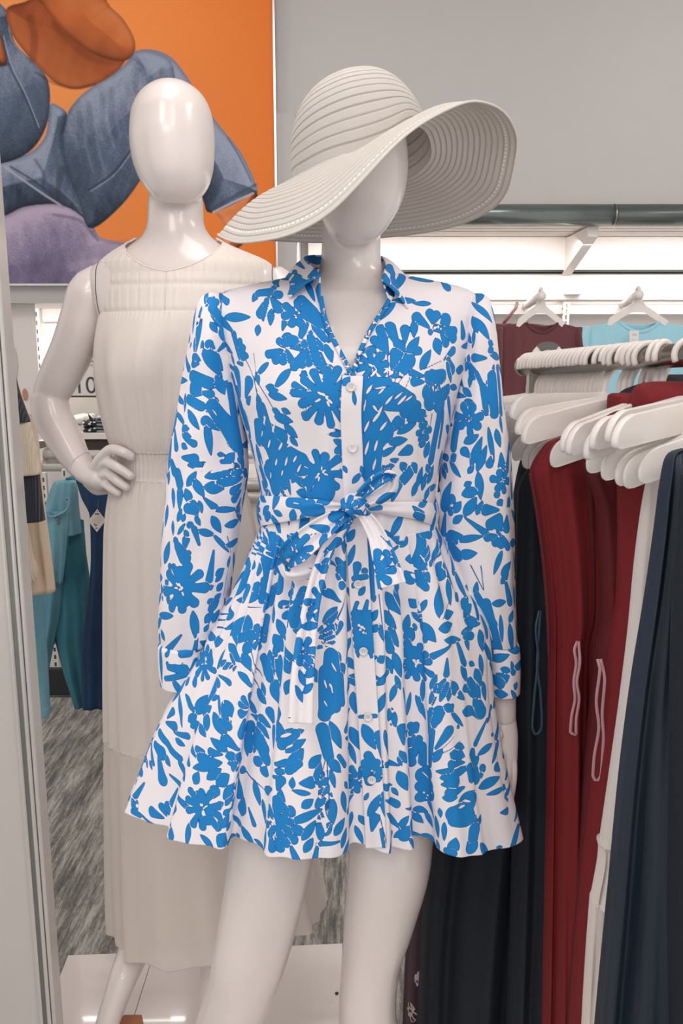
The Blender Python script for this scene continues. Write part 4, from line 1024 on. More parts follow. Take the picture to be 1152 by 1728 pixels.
def atoms(motifs, rng):
    """motifs -> primitive shapes (kind, x1, y1, x2, y2, r1, r2, sign, id); shapes of one id melt together,
    different ids keep a thin unprinted line between them"""
    A = []
    for n_, m in enumerate(motifs):
        t = m[0]; g = n_ // 3 + 10
        if t == 'l': A.append(('leaf', m[1], m[2], m[3], m[4], m[5], 0, 1, g))
        elif t == 's': A.append(('cap', m[1], m[2], m[3], m[4], max(m[5] / 2, 0.75), 0.6, 1, -1))
        elif t == 'c': A.append(('cap', m[1], m[2], m[3], m[4], m[5], m[6], 1, 0))
        elif t == 'wl': A.append(('leaf', m[1], m[2], m[3], m[4], m[5], 0, -1, 0))
        elif t == 'wc': A.append(('cap', m[1], m[2], m[1] + .1, m[2], m[3], m[3], -1, 0))
        elif t == 'p':
            dx, dy = m[3] - m[1], m[4] - m[2]; L = math.hypot(dx, dy); w = min(m[5] / 2, L * .6)
            ex, ey = m[3] - dx / L * w * .9, m[4] - dy / L * w * .9
            A.append(('pet', m[1], m[2], ex, ey, w * .16, w, 1, g))
        elif t == 'f':
            g = 0
            x, y, r, n = m[1:5]; a0 = rng.uniform(0, 6.28)
            A.append(('cap', x, y, x + .1, y, r * .42, r * .42, 1, g))
            for k in range(n):
                a = a0 + 6.283 * k / n + rng.uniform(-.1, .1); q = r * rng.uniform(.84, 1.08)
                w = min(3.1 * r / n * rng.uniform(.44, .58), r * .32)
                A.append(('pet', x + math.cos(a) * r * .2, y + math.sin(a) * r * .2, x + math.cos(a) * (q - w * .9), y + math.sin(a) * (q - w * .9), w * .45, w, 1, g))
                if r > 24 and rng.random() < .5:
                    b = a + 3.1416 / n
                    A.append(('leaf', x + math.cos(b) * r * .45, y + math.sin(b) * r * .45, x + math.cos(b) * r * .9, y + math.sin(b) * r * .9, 1.8, 0, -1, 0))
            for k in range(8):
                a = rng.uniform(0, 6.28); q = r * rng.uniform(.03, .20); s = max(r * .042, 1.15)
                A.append(('cap', x + math.cos(a) * q, y + math.sin(a) * q, x + math.cos(a) * q * 1.7, y + math.sin(a) * q * 1.7, s, s * .8, -1, 0))
    return A


def field(S, T, A, gap=1.5):
    """signed ink field at fabric coordinates (positive = blue)"""
    S = S.astype(np.float32); T = T.astype(np.float32)
    F = np.full(S.shape, -30.0, np.float32); F2 = F.copy(); I = np.zeros(S.shape, np.int32); ST_ = F.copy(); WH = F.copy(); FM = F.copy()
    order = np.argsort(S); Ss = S[order]
    for k, x1, y1, x2, y2, r1, r2, sg, gid in A:
        R = max(r1, r2) + 16
        lo = np.searchsorted(Ss, min(x1, x2) - R); hi = np.searchsorted(Ss, max(x1, x2) + R)
        idx = order[lo:hi]
        tt = T[idx]
        idx = idx[(tt > min(y1, y2) - R) & (tt < max(y1, y2) + R)]
        if not len(idx): continue
        px, py = S[idx] - x1, T[idx] - y1
        ex, ey = x2 - x1, y2 - y1
        L2 = max(ex * ex + ey * ey, 1e-6)
        hc = np.clip((px * ex + py * ey) / L2, 0, 1)
        d = np.hypot(px - hc * ex, py - hc * ey)
        if k == 'leaf': r = r1 * .5 * np.maximum(np.sin(np.pi * hc ** 0.85), 0) ** 0.85
        elif k == 'pet': r = r1 + (r2 - r1) * hc ** 0.8
        else: r = r1 + (r2 - r1) * hc
        v = r - d
        if sg < 0: WH[idx] = np.maximum(WH[idx], v); continue
        if gid < 0: ST_[idx] = np.maximum(ST_[idx], v); continue
        if gid == 0: FM[idx] = np.maximum(FM[idx], v); continue
        f, f2, i = F[idx], F2[idx], I[idx]
        same = i == gid
        win = v > f
        nf2 = np.where(same, f2, np.where(win, f, np.maximum(f2, v)))
        F2[idx] = nf2
        F[idx] = np.where(win, v, f)
        I[idx] = np.where(win, gid, i)
    F = F + .8; F2 = F2 + .8
    out = np.where(F2 > -.5, np.minimum(F, (F - F2) - gap), F)
    FM = FM + .6
    # leaves keep a thin white rim where they meet a flower
    out = np.where((FM < 0) & (FM > -1.6), np.minimum(out, -FM - 1.6), out)
    out = np.maximum(np.maximum(out, FM), ST_)
    return np.minimum(out, -WH)


class Surf:
    """a garment surface with fabric coordinates; finds the fabric point seen at a pixel"""
    def __init__(s, G, S, T, front):
        s.W = G.reshape(-1, 3); s.S = S.ravel(); s.T = T.ravel()
        px, py, d = proj(s.W)
        m = front.ravel()
        s.px, s.py, s.d, s.idx = px[m], py[m], d[m], np.nonzero(m)[0]
        s.o = np.argsort(s.py); s.pys = s.py[s.o]
    def near(s, x, y, rad=4.0):
        for R in (rad, 12, 40, 120, 400, 2000):
            lo, hi = np.searchsorted(s.pys, [y - R, y + R])
            c = s.o[lo:hi]
            dd = np.hypot(s.px[c] - x, s.py[c] - y)
            k = dd < R
            if k.any():
                c, dd = c[k], dd[k]
                j = np.argmin(dd + (s.d[c] - s.d[c].min()) * 400) if R == rad else np.argmin(dd)
                return c[j], s.px[c[j]], s.py[c[j]]
        return None
    def fabric(s, x, y):
        j, qx, qy = s.near(x, y)
        i = s.idx[j]
        return s.S[i] + (x - qx), s.T[i] + (y - qy)
    def world(s, x, y, R=5.0):
        lo, hi = np.searchsorted(s.pys, [y - R, y + R])
        c = s.o[lo:hi]
        dd = np.hypot(s.px[c] - x, s.py[c] - y); k = dd < R
        if not k.any():
            j = s.near(x, y)[0]; return P(x, y, s.W[s.idx[j]][1])
        c, dd = c[k], dd[k]; dm = s.d[c]; k = dm < dm.min() + 0.012; c, dd = c[k], dd[k]
        w = 1 / (dd + .3) ** 2
        return P(x, y, (s.W[s.idx[c]][:, 1] * w).sum() / w.sum())
    def place(s, motifs):
        out = []
        for m in motifs:
            if m[0] in ('f', 'wc'):
                a, b = s.fabric(m[1], m[2]); out.append((m[0], a, b) + m[3:])
            else:
                cx, cy = (m[1] + m[3]) / 2, (m[2] + m[4]) / 2
                a, b = s.fabric(cx, cy); dx, dy = a - cx, b - cy
                out.append((m[0], m[1] + dx, m[2] + dy, m[3] + dx, m[4] + dy) + m[5:])
        return out


def random_print(rng, s0, s1, t0, t1, dens=1.0):
    out = []
    n = int(abs(s1 - s0) * abs(t1 - t0) / 2600 * dens)
    for _ in range(n):
        x, y = rng.uniform(s0, s1), rng.uniform(t0, t1)
        q = rng.random()
        if q < .16: out.append(('f', x, y, rng.uniform(22, 36), int(rng.integers(7, 11))))
        elif q < .5:
            a = rng.uniform(0, 6.28); L = rng.uniform(60, 110)
            ex, ey = x + math.cos(a) * L, y + math.sin(a) * L
            out.append(('s', x, y, ex, ey, 1.6))
            for k in range(6):
                h = (k + 1) / 7; b = a + (0.6 if k % 2 else -0.6); l = rng.uniform(22, 32)
                bx, by = x + (ex - x) * h, y + (ey - y) * h
                out.append(('l', bx, by, bx + math.cos(b) * l, by + math.sin(b) * l, rng.uniform(9, 14)))
        else:
            a = rng.uniform(0, 6.28); l = rng.uniform(20, 34)
            out.append((('l', 'p')[int(q > .75)], x, y, x + math.cos(a) * l, y + math.sin(a) * l, rng.uniform(10, 18)))
    return out


def cotton():
    t = NT('blue_floral_cotton')
    k = t.attr('ink').outputs['Fac']
    c = t.ramp(t.math('MULTIPLY_ADD', k, 0.125, 0.5),
               [(0.44, lin(238, 232, 236)), (0.505, lin(6, 78, 140)), (0.56, lin(3, 106, 174)), (0.66, lin(3, 128, 200))])
    f = t.noise(t.coord('Object'), 1100, 1)
    c = t.mix(t.math('MULTIPLY', f, 0.04), c, lin(214, 206, 212))
    t.set(c, 0.82, Specular_IOR_Level=0.25)
    w = t.noise(t.coord('Object', (1, 1, 0.45)), 16, 3)
    t.bump(t.math('ADD', w, t.math('MULTIPLY', f, 0.03)), 0.35, 0.006)
    return t.m


COT = cotton()
PXM = FPX / 1.18          # fabric px per metre
rngD = np.random.default_rng(11)
dress = thing('shirt_dress', 'white long-sleeved mini shirt dress printed with bright blue flowers, belted at the waist', 'dress', P(590, 1440, 1.2), 0)


def arclen(G):
    """arc length along columns of each row, in fabric px, starting at column 0"""
    d = np.linalg.norm(np.diff(G, axis=1), axis=2) * PXM
    return np.concatenate([np.zeros((G.shape[0], 1)), np.cumsum(d, 1)], 1)


BARE = [(330, 868, 20), (348, 928, 26), (300, 1062, 26), (340, 1040, 14), (432, 560, 30), (420, 530, 20), (470, 735, 24), (505, 745, 26), (545, 745, 18), (410, 500, 26), (790, 528, 26), (770, 508, 24), (740, 500, 16),
        (800, 960, 34), (790, 1010, 20), (830, 930, 20), (835, 990, 20), (330, 1160, 28), (285, 1210, 16), (246, 1312, 22), (270, 1335, 18), (400, 1178, 24), (405, 1135, 12), (412, 1340, 18), (405, 1310, 14), (585, 1062, 16), (575, 1030, 12),
        (702, 1000, 18), (720, 1080, 18), (785, 1235, 20), (822, 1385, 30), (790, 1190, 12), (845, 1400, 22), (480, 1168, 16), (470, 1005, 10), (430, 1400, 16), (520, 1330, 14), (540, 905, 20), (700, 905, 24), (560, 1290, 10), (590, 1370, 16), (680, 1340, 14),
        (690, 858, 26), (660, 862, 22), (710, 885, 14), (620, 858, 20), (560, 860, 12), (640, 690, 4), (310, 810, 8), (740, 760, 10), (610, 1400, 20), (585, 1400, 12), (650, 1395, 16), (515, 1400, 8)]


def weld_print(name, G, S, T, front, key, parent, wrap=False, back=None, thick=0.0016, extra=None):
    nv, nu = G.shape[:2]
    sf = Surf(G, S, T, front)
    Sr, Tr = S.ravel(), T.ravel()
    A = atoms(sf.place(parse_print(PRINT[key])) + (back or []) + (extra or []), rngD)
    ink = field(Sr, Tr, A)
    # small leaves in the cloth that lies between the drawn motifs and inside the folds
    px_, py_, _ = proj(sf.W)
    bare = np.zeros(len(px_), bool)
    for x, y, r in BARE: bare |= (np.hypot(px_ - x, py_ - y) < r)
    more = []
    for rd_ in range(1):
        c = np.nonzero((ink < -12.5) & ~bare)[0]
        if not len(c): break
        c = rngD.permutation(c)[:4000]; got = np.zeros((0, 2))
        for i in c:
            p = np.array([Sr[i], Tr[i]])
            if len(got) and np.min(np.hypot(*(got - p).T)) < 30: continue
            got = np.vstack([got, p]); d_ = min(-ink[i], 16)
            a_ = 1.57 + 1.2 * math.sin(p[0] * .013 + 1.7 * math.sin(p[1] * .011)) + rngD.choice([-.45, .45]) * rngD.uniform(.5, 1.2); L_ = d_ * rngD.uniform(1.1, 1.75); w_ = d_ * rngD.uniform(.55, .95)
            more.append(('l' if rngD.random() < .7 else 'p', p[0] - math.cos(a_) * L_, p[1] - math.sin(a_) * L_, p[0] + math.cos(a_) * L_, p[1] + math.sin(a_) * L_, w_))
        ink = field(Sr, Tr, A + [q[:-1] + ((q[-1] + 9000 if q[-1] > 0 else q[-1]),) for q in atoms(more, rngD)])
    o = put(name, G.reshape(-1, 3), gridfaces(nv, nu, wrap), COT, parent, attrs={'ink': ink})
    if thick: modify(o, ('SOLIDIFY', dict(thickness=thick, offset=-1)))
    return o, sf


# ---- bodice -------------------------------------------------------
BR = [(458, 522, 662, 1.225, .058), (466, 500, 688, 1.222, .066), (474, 462, 728, 1.22, .074), (482, 422, 765, 1.217, .08), (491, 385, 792, 1.214, .086),
      (503, 362, 806, 1.212, .091), (525, 354, 806, 1.208, .098), (560, 364, 800, 1.204, .104), (610, 384, 786, 1.200, .113), (660, 396, 772, 1.198, .119),
      (710, 410, 760, 1.198, .112), (760, 424, 748, 1.200, .104), (810, 436, 737, 1.203, .098), (850, 441, 733, 1.205, .095), (892, 439, 737, 1.205, .097)]
VL = ([455, 470, 500, 518, 565, 600, 627, 640, 756, 850, 900], [540, 537, 538, 541, 558, 577, 592, 597, 598, 600, 602])
VR = ([455, 470, 505, 533, 565, 612, 630, 640, 756, 850, 900], [645, 655, 660, 639, 620, 597, 593, 593, 594, 596, 598])


def build_bodice():
    nv = 250
    c, a, b, py = rows_world(BR, nv)
    sc = FPX / depth_of(c)
    cxp = proj(c)[0]
    xl, xr = np.interp(py, *VL), np.interp(py, *VR)
    pR = np.arcsin(np.clip((xr - cxp) / (a * sc), -.99, .99)); pL = np.arcsin(np.clip((xl - cxp) / (a * sc), -.99, .99))
    q = np.concatenate([np.linspace(0, .28, 170), np.linspace(.28, .72, 70)[1:-1], np.linspace(.72, 1, 170)])
    ang = pR[:, None] + (2 * np.pi + pL - pR)[:, None] * q[None, :]
    sx, cy = np.sin(ang), np.cos(ang)
    G = np.zeros(ang.shape + (3,))
    # bust and soft vertical drag folds
    X0 = c[:, None, 0] + a[:, None] * sx
    fx = cxp[:, None] + a[:, None] * sc[:, None] * sx
    fy = py[:, None] + 0 * fx
    fr = np.clip(cy, 0, 1)
    bust = 0.013 * (np.exp(-((fx - 508) / 52) ** 2 - ((fy - 655) / 62) ** 2) + np.exp(-((fx - 676) / 52) ** 2 - ((fy - 655) / 62) ** 2)) * fr
    k = np.clip((fy - 690) / 160, 0, 1)
    folds = 0.0024 * k * (np.sin(fx * 0.14 + fy * .008) + .6 * np.sin(fx * 0.23 - fy * 0.01 + 1)) * fr
    wr = 0.0018 * np.sin((fx - fy) * 0.06) * np.exp(-((fx - 745) / 40) ** 2 - ((fy - 650) / 90) ** 2)
    wr += 0.0018 * np.sin((fx + fy) * 0.07) * np.exp(-((fx - 430) / 40) ** 2 - ((fy - 640) / 90) ** 2)
    G[..., 0] = X0
    G[..., 1] = c[:, None, 1] - b[:, None] * cy - bust - folds - wr
    G[..., 2] = c[:, None, 2]
    al = arclen(G)
    S = np.where(q[None, :] < .5, xr[:, None] + al, xl[:, None] - (al[:, -1:] - al))
    T = py[:, None] + 0 * S
    back = random_print(rngD, 880, 1250, 450, 900) + random_print(rngD, -60, 300, 450, 900)
    return weld_print('bodice', G, S, T, cy > .05, 'bodice', dress, back=back)


bod, sfB = build_bodice()


# ---- sleeves ------------------------------------------------------
SLL = [(494, 352, 372, 1.208, .012), (499, 344, 386, 1.208, .03), (508, 337, 396, 1.208, .044), (525, 331, 402, 1.208, .052), (560, 323, 406, 1.208, .056), (600, 316, 408, 1.210, .058),
       (640, 309, 409, 1.212, .058), (690, 300, 413, 1.213, .058), (740, 291, 417, 1.215, .058), (790, 284, 419, 1.218, .058), (850, 279, 411, 1.22, .056), (910, 274, 401, 1.222, .054),
       (970, 271, 393, 1.225, .053), (1020, 269, 386, 1.228, .050), (1060, 268, 372, 1.23, .044), (1084, 270, 360, 1.232, .038)]
SLR = [(496, 796, 814, 1.208, .012), (502, 786, 822, 1.208, .03), (514, 778, 827, 1.208, .044), (530, 773, 831, 1.208, .052), (565, 770, 836, 1.208, .056), (600, 767, 839, 1.210, .058),
       (640, 762, 843, 1.212, .058), (700, 753, 851, 1.213, .058), (750, 746, 858, 1.215, .058), (800, 741, 863, 1.218, .058), (850, 737, 866, 1.22, .056), (900, 741, 867, 1.222, .054),
       (960, 756, 868, 1.224, .053), (1020, 776, 869, 1.226, .050), (1060, 790, 871, 1.228, .044), (1082, 800, 872, 1.228, .038)]


def ring_part(name, rows, key, parent, nv, nf=110, nb=46, amp=0.002, seed=0, back_t=None, thick=0.0016, flare=None):
    c, a, b, py = rows_world(rows, nv)
    q = np.concatenate([np.linspace(-.25, .25, nf), np.linspace(.25, .75, nb)[1:-1]])
    # start at the back seam so the fabric coordinate is continuous across the front
    q = np.concatenate([q[nf + nb // 2 - 1:] - 1, q[:nf + nb // 2 - 1], [q[nf + nb // 2 - 1]]])
    ang = (q * 2 * np.pi)[None, :] + np.zeros((nv, 1))
    cx = proj(c)[0]; sc = FPX / depth_of(c)
    t = (py - py[0])[:, None] / (py[-1] - py[0])
    ff = np.sin(ang * 5 + seed + t * 3) * .5 + np.sin(ang * 9 + seed * 2 - t * 5) * .35 + np.sin(py[:, None] * .045 + ang * 2 + seed) * .5
    f = 1 + ff * amp / .05 * np.clip(t * 4, 0, 1)
    edge = 1 - .8 * np.abs(np.sin(ang)) ** 6
    f = 1 + (f - 1) * edge
    G = np.stack([c[:, None, 0] + a[:, None] * np.sin(ang) * f, c[:, None, 1] - b[:, None] * np.cos(ang) * f, c[:, None, 2] + 0 * ang], -1)
    al = arclen(G)
    j0 = int(np.argmin(np.abs(q)))
    S = cx[:, None] + al - al[:, j0:j0 + 1]
    T = py[:, None] + 0 * S
    w = float(np.max(al[:, -1]))
    lo, hi = cx.mean() - w / 2, cx.mean() + w / 2
    back = random_print(rngD, lo, cx.mean() - w * .27, py[0], py[-1], .8) + random_print(rngD, cx.mean() + w * .27, hi, py[0], py[-1], .8)
    return weld_print(name, G, S, T, np.cos(ang) > .05, key, parent, back=back, thick=thick)


slL, sfL = ring_part('sleeve', SLL, 'sleeve_left', dress, 300, seed=1.0, amp=.0026)
slR, sfR = ring_part('sleeve', SLR, 'sleeve_right', dress, 300, seed=2.3, amp=.0026)
CFL = [(1082, 272, 356, 1.232, .036), (1088, 267, 352, 1.232, .041), (1096, 267, 352, 1.232, .041), (1125, 268, 350, 1.233, .040), (1152, 271, 348, 1.234, .039)]
CFR = [(1080, 806, 871, 1.228, .034), (1087, 810, 875, 1.228, .040), (1096, 812, 876, 1.228, .040), (1130, 816, 877, 1.228, .040), (1163, 818, 876, 1.228, .039)]
ring_part('cuff', CFL, 'cuff_left', slL, 50, 90, 30, amp=.0008, seed=.4, thick=.002)
ring_part('cuff', CFR, 'cuff_right', slR, 56, 90, 30, amp=.0008, seed=.9, thick=.002)


# ---- skirt --------------------------------------------------------
def build_skirt():
    hem = [(210, 1371), (226, 1379), (242, 1384), (262, 1391), (283, 1397), (286, 1404), (284, 1412), (290, 1418), (310, 1422), (345, 1428), (378, 1432), (386, 1426), (387, 1416), (394, 1412),
           (415, 1419), (436, 1428), (446, 1433), (450, 1440), (455, 1446), (480, 1449), (515, 1450), (550, 1447), (580, 1442), (588, 1436), (590, 1424), (598, 1420), (618, 1427), (640, 1436), (656, 1440),
           (661, 1436), (664, 1431), (680, 1434), (692, 1434), (696, 1422), (699, 1411), (712, 1411), (730, 1419), (744, 1436), (752, 1441), (775, 1446), (800, 1445), (814, 1442), (819, 1437), (832, 1434), (852, 1431), (864, 1428), (872, 1425)]
    zl, zm, zr = P(210, 1371, 1.19)[2], P(515, 1450, 1.035)[2], P(872, 1425, 1.14)[2]
    hx = np.array([h[0] for h in hem], float)
    zz = np.interp(hx, [210, 515, 872], [zl, zm, zr])
    H = np.array([on_z(x, y, z) for (x, y), z in zip(hem, zz)])
    wx = np.interp(hx, [210, 286, 388, 450, 590, 660, 697, 745, 815, 872], [440, 452, 480, 508, 583, 628, 652, 682, 718, 737])
    # resample the front
    seg = np.concatenate([[0], np.cumsum(np.linalg.norm(np.diff(H, axis=0), axis=1))])
    nf = 520
    q = np.linspace(0, seg[-1], nf)
    Hf = np.stack([pchip(seg, H[:, k], q) for k in range(3)], -1)
    wxf = pchip(seg, wx, q)
    nbk = 190
    u = np.linspace(0, 1, nbk)[1:-1]
    a0, a1 = Hf[-1], Hf[0]
    Hc = (a0 + a1) / 2; Hc[1] = 1.2
    an = np.pi * u
    R = (a0[0] - a1[0]) / 2
    Hb = np.stack([Hc[0] + R * np.cos(an) * (1 + .05 * np.sin(an * 22)), a0[1] * (1 - u) + a1[1] * u + (R * .86) * np.sin(an) * (1 + .07 * np.sin(an * 22)), a0[2] * (1 - u) + a1[2] * u - .03 * np.sin(an)], -1)
    # waist ring
    cW, aW, bW, _ = rows_world([(884, 440, 736, 1.205, .098), (886, 440, 736, 1.205, .098)], 2)
    cw, aw, bw = cW[0], aW[0], bW[0]
    scw = FPX / depth_of(cw)
    phf = np.arcsin(np.clip((wxf - proj(cw)[0]) / (aw * scw), -1, 1))
    Wf = np.stack([cw[0] + aw * np.sin(phf), cw[1] - bw * np.cos(phf), cw[2] + 0 * phf], -1)
    phb = phf[-1] + (2 * np.pi + phf[0] - phf[-1]) * u
    Wb = np.stack([cw[0] + aw * np.sin(phb), cw[1] - bw * np.cos(phb), cw[2] + 0 * phb], -1)
    H_, W_ = np.concatenate([Hf, Hb]), np.concatenate([Wf, Wb])
    # roll so that the seam is at the back
    k = nf + (nbk - 2) // 2
    H_, W_ = np.roll(H_, -k, 0), np.roll(W_, -k, 0)
    H_, W_ = np.concatenate([H_, H_[:1]]), np.concatenate([W_, W_[:1]])
    nv = 300
    t = np.linspace(0, 1, nv)[:, None]
    # flare: right side swings out early over the hand, the left runs nearly straight
    side = np.clip((H_[:, 0] - Hc[0]) / R, -1, 1)[None, :]
    gr = np.interp(t, [0, .06, .12, .19, .25, .31, .39, .47, .57, .72, .83, 1], [0, .10, .21, .34, .48, .57, .605, .622, .66, .76, .85, 1])
    gl = np.interp(t, [0, .093, .19, .326, .475, .55, .655, .77, .907, 1], [0, .078, .17, .32, .474, .575, .70, .81, .92, 1])
    gm = np.interp(t, [0, .1, .25, .5, .75, 1], [0, .16, .33, .56, .78, 1])
    g = np.where(side > 0, gm * (1 - side) + gr * side, gm * (1 + side) - gl * side)
    G = np.zeros((nv, H_.shape[0], 3))
    for a in range(2):
        G[..., a] = W_[None, :, a] * (1 - g) + H_[None, :, a] * g
    G[..., 2] = W_[None, :, 2] * (1 - t) + H_[None, :, 2] * t
    # fine gathers under the belt and soft travelling folds
    al0 = np.cumsum(np.concatenate([[0], np.linalg.norm(np.diff(H_, axis=0), axis=1)]))[None, :]
    nrm = G[..., :2] - np.array([cw[0], 1.2])
    nrm /= np.maximum(np.linalg.norm(nrm, axis=2, keepdims=True), 1e-6)
    amp = 0.0045 * np.exp(-((t - .12) / .22) ** 2) + .0025 * t
    dd = amp * (np.sin(al0 * 118 + 2 * t) + .6 * np.sin(al0 * 67 + 1.3 + 3 * t)) * np.clip(t * 12, 0, 1)
    dd *= 1 - .85 * np.abs(side) ** 8
    G[..., :2] += nrm * dd[..., None]
    al = arclen(G)
    j0 = int(np.argmin(np.abs(W_[:, 0] - cw[0]) + 10 * (W_[:, 1] > 1.2)))
    px0 = proj(G[:, j0])[0]
    S = px0[:, None] + al - al[:, j0:j0 + 1]
    vl = np.linalg.norm(np.diff(G[:, j0], axis=0), axis=1) * PXM
    T = (884 + np.concatenate([[0], np.cumsum(vl)]))[:, None] + 0 * S
    T = T * 1.0
    front = (G[..., 1] < 1.215)
    # restrict the look-up to the camera-facing side of each fold
    du = np.gradient(G, axis=1); dv = np.gradient(G, axis=0)
    N = np.cross(du, dv); view = G - np.array([0, 0, CAMZ])
    fac = (N * view).sum(-1)
    if np.median(fac[front]) < 0: fac = -fac
    front &= fac > 0
    full = float(al[:, -1].max())
    back = random_print(rngD, -full * .5 + 560, 60, 880, 1520, .8) + random_print(rngD, 1060, full * .5 + 560, 880, 1520, .8)
    return weld_print('skirt', G, S, T, front, 'skirt', dress, back=back)


skt, sfS = build_skirt()


# ---- placket, buttons --------------------------------------------
def surf_strip(name, pts, half, lift, parent, key=None, n=240, m=11, motifs=None, thick=.0012, finders=None, seed=0):
    q = resample(pts, n)
    W = np.zeros((n, m, 3)); S = np.zeros((n, m)); T = np.zeros((n, m))
    tg = np.gradient(q[:, :2], axis=0); tg /= np.linalg.norm(tg, axis=1, keepdims=True)
    for i in range(n):
        for j in range(m):
            w = (j / (m - 1) * 2 - 1) * (half if np.isscalar(half) else np.interp(i / (n - 1), *half))
            x, y = q[i, 0] - tg[i, 1] * -w, q[i, 1] + tg[i, 0] * -w
            sf = finders(y) if finders else sfS
            p = sf.world(x, y, 6)
            W[i, j] = p; S[i, j] = x; T[i, j] = y
    D = depth_of(W)
    for _ in range(3):
        D[1:-1] = (D[:-2] + 2 * D[1:-1] + D[2:]) / 4
    dirs = (W - np.array([0, 0, CAMZ])); dirs /= depth_of(W)[..., None]
    W = np.array([0, 0, CAMZ]) + dirs * (D - lift)[..., None]
    A = atoms(parse_print(PRINT[key]) if key else (motifs or []), np.random.default_rng(seed))
    ink = field(S.ravel(), T.ravel(), A)
    o = put(name, W.reshape(-1, 3), gridfaces(n, m), COT, parent, attrs={'ink': ink})
    modify(o, ('SOLIDIFY', dict(thickness=thick, offset=0)))
    return o, W


fnd = lambda y: sfB if y < 884 else sfS
plk, PW = surf_strip('button_placket', [(595, 634), (592, 700), (594, 756), (597, 840), (600, 880), (606, 985), (613, 1098), (621, 1211), (628, 1317), (633, 1400), (634, 1431)], 17.5, .004, dress, 'placket', 330, 17, finders=fnd)


def button(px, py, k):
    i = int(np.argmin(np.abs(proj(PW[:, 8])[1] - py)))
    c = PW[i, 8]; r = .0062
    d = (np.array([0, 0, CAMZ]) - c); d[2] = 0; d /= np.linalg.norm(d)
    c = P(px, py, c[1] - .003)
    rt = np.array([-d[1], d[0], 0]); up = np.array([0, 0, 1.0])
    rad = np.array([0.0001, .3, .6, .66, .8, .95, 1, .95]) * r
    hh = np.array([.9, .9, 1.0, 1.3, 1.7, 1.5, .7, 0]) * .0012
    a = np.linspace(0, 2 * np.pi, 28, endpoint=False)
    V = c + rad[:, None, None] * (rt * np.cos(a)[:, None] + up * np.sin(a)[:, None])[None] + d * hh[:, None, None]
    b = put('button', V.reshape(-1, 3), gridfaces(8, 28, True), M['button'], plk)
    h = MB()
    for sx in (-1, 1):
        for sy in (-1, 1):
            p = c + rt * sx * .0012 + up * sy * .0012
            h.tube([p + d * .0009, p + d * .00125], .0005, 8)
    h.make('thread_holes', M['grey_print'], b, True)


for k, (bx, by) in enumerate(((592, 653), (595, 756), (598, 874), (604, 986), (613, 1099), (621, 1210), (627, 1316))):
    button(bx, by, k)


# ---- collar -------------------------------------------------------
def leaf_collar(fold, fall, n=70, m=26):
    A, B = resample([P(*q) for q in fold], n), resample([P(*q) for q in fall], n)
    G = np.zeros((m, n, 3))
    for i in range(m):
        t = i / (m - 1)
        G[i] = A * (1 - t) + B * t
        G[i, :, 1] -= .006 * math.sin(math.pi * t)
        G[i, :, 2] += .003 * math.sin(math.pi * t)
    S, T, _ = proj(G)
    return weld_print('collar_leaf', G, S, T, np.ones(S.shape, bool), 'collar', dress, thick=.0022)


leaf_collar([(595, 428, 1.30), (560, 430, 1.285), (530, 430, 1.25), (516, 433, 1.20), (524, 446, 1.155), (541, 464, 1.112)],
            [(595, 452, 1.318), (540, 450, 1.31), (498, 458, 1.27), (479, 472, 1.215), (476, 486, 1.165), (487, 502, 1.118)])
leaf_collar([(595, 428, 1.30), (625, 430, 1.285), (645, 436, 1.25), (650, 447, 1.20), (647, 458, 1.155), (643, 474, 1.118)],
            [(595, 452, 1.318), (648, 450, 1.305), (682, 466, 1.265), (694, 484, 1.21), (694, 504, 1.165), (687, 522, 1.118)])


def stand():
    top = [(541, 463, 1.116), (522, 447, 1.158), (515, 434, 1.20), (530, 431, 1.25), (560, 431, 1.287), (595, 429, 1.302), (630, 431, 1.287), (646, 437, 1.25), (650, 448, 1.20), (648, 459, 1.16), (644, 475, 1.122)]
    bot = [(541, 512, 1.112), (526, 492, 1.145), (514, 474, 1.19), (520, 462, 1.25), (555, 458, 1.285), (595, 457, 1.298), (632, 458, 1.285), (662, 465, 1.25), (672, 478, 1.19), (668, 494, 1.15), (657, 512, 1.115)]
    A, B = resample([P(*q) for q in top], 160), resample([P(*q) for q in bot], 160)
    t = np.linspace(0, 1, 24)[:, None, None]
    G = A * (1 - t) + B * t
    S, T, _ = proj(G)
    return weld_print('collar_stand', G, S, T, np.ones(S.shape, bool), 'collar', dress, thick=.002)


stand()


# front edge facings along the V opening
def facing(pts):
    q = resample(pts, 90); m = 7
    W = np.zeros((90, m, 3))
    tg = np.gradient(q[:, :2], axis=0); tg /= np.linalg.norm(tg, axis=1, keepdims=True)
    for i in range(90):
        for j in range(m):
            w = (j / (m - 1) * 2 - 1) * 3.6
            x, y = q[i, 0] + tg[i, 1] * w, q[i, 1] - tg[i, 0] * w
            W[i, j] = sfB.world(x, y, 8)
    D = depth_of(W).mean(1, keepdims=True) + np.zeros((1, m))
    for _ in range(8): D[1:-1] = (D[:-2] + 2 * D[1:-1] + D[2:]) / 4
    d = (W - np.array([0, 0, CAMZ])) / depth_of(W)[..., None]
    bow = .002 * (1 - (np.linspace(-1, 1, m) ** 2))[None, :]
    W = np.array([0, 0, CAMZ]) + d * (D - .0025 - bow)[..., None]
    S, T, _ = proj(W)
    A = atoms(random_print(np.random.default_rng(3), 520, 680, 480, 650, 6), np.random.default_rng(2))
    o = put('front_edge', W.reshape(-1, 3), gridfaces(90, m), COT, dress, attrs={'ink': field(S.ravel(), T.ravel(), A)})
    modify(o, ('SOLIDIFY', dict(thickness=.0012, offset=0)))


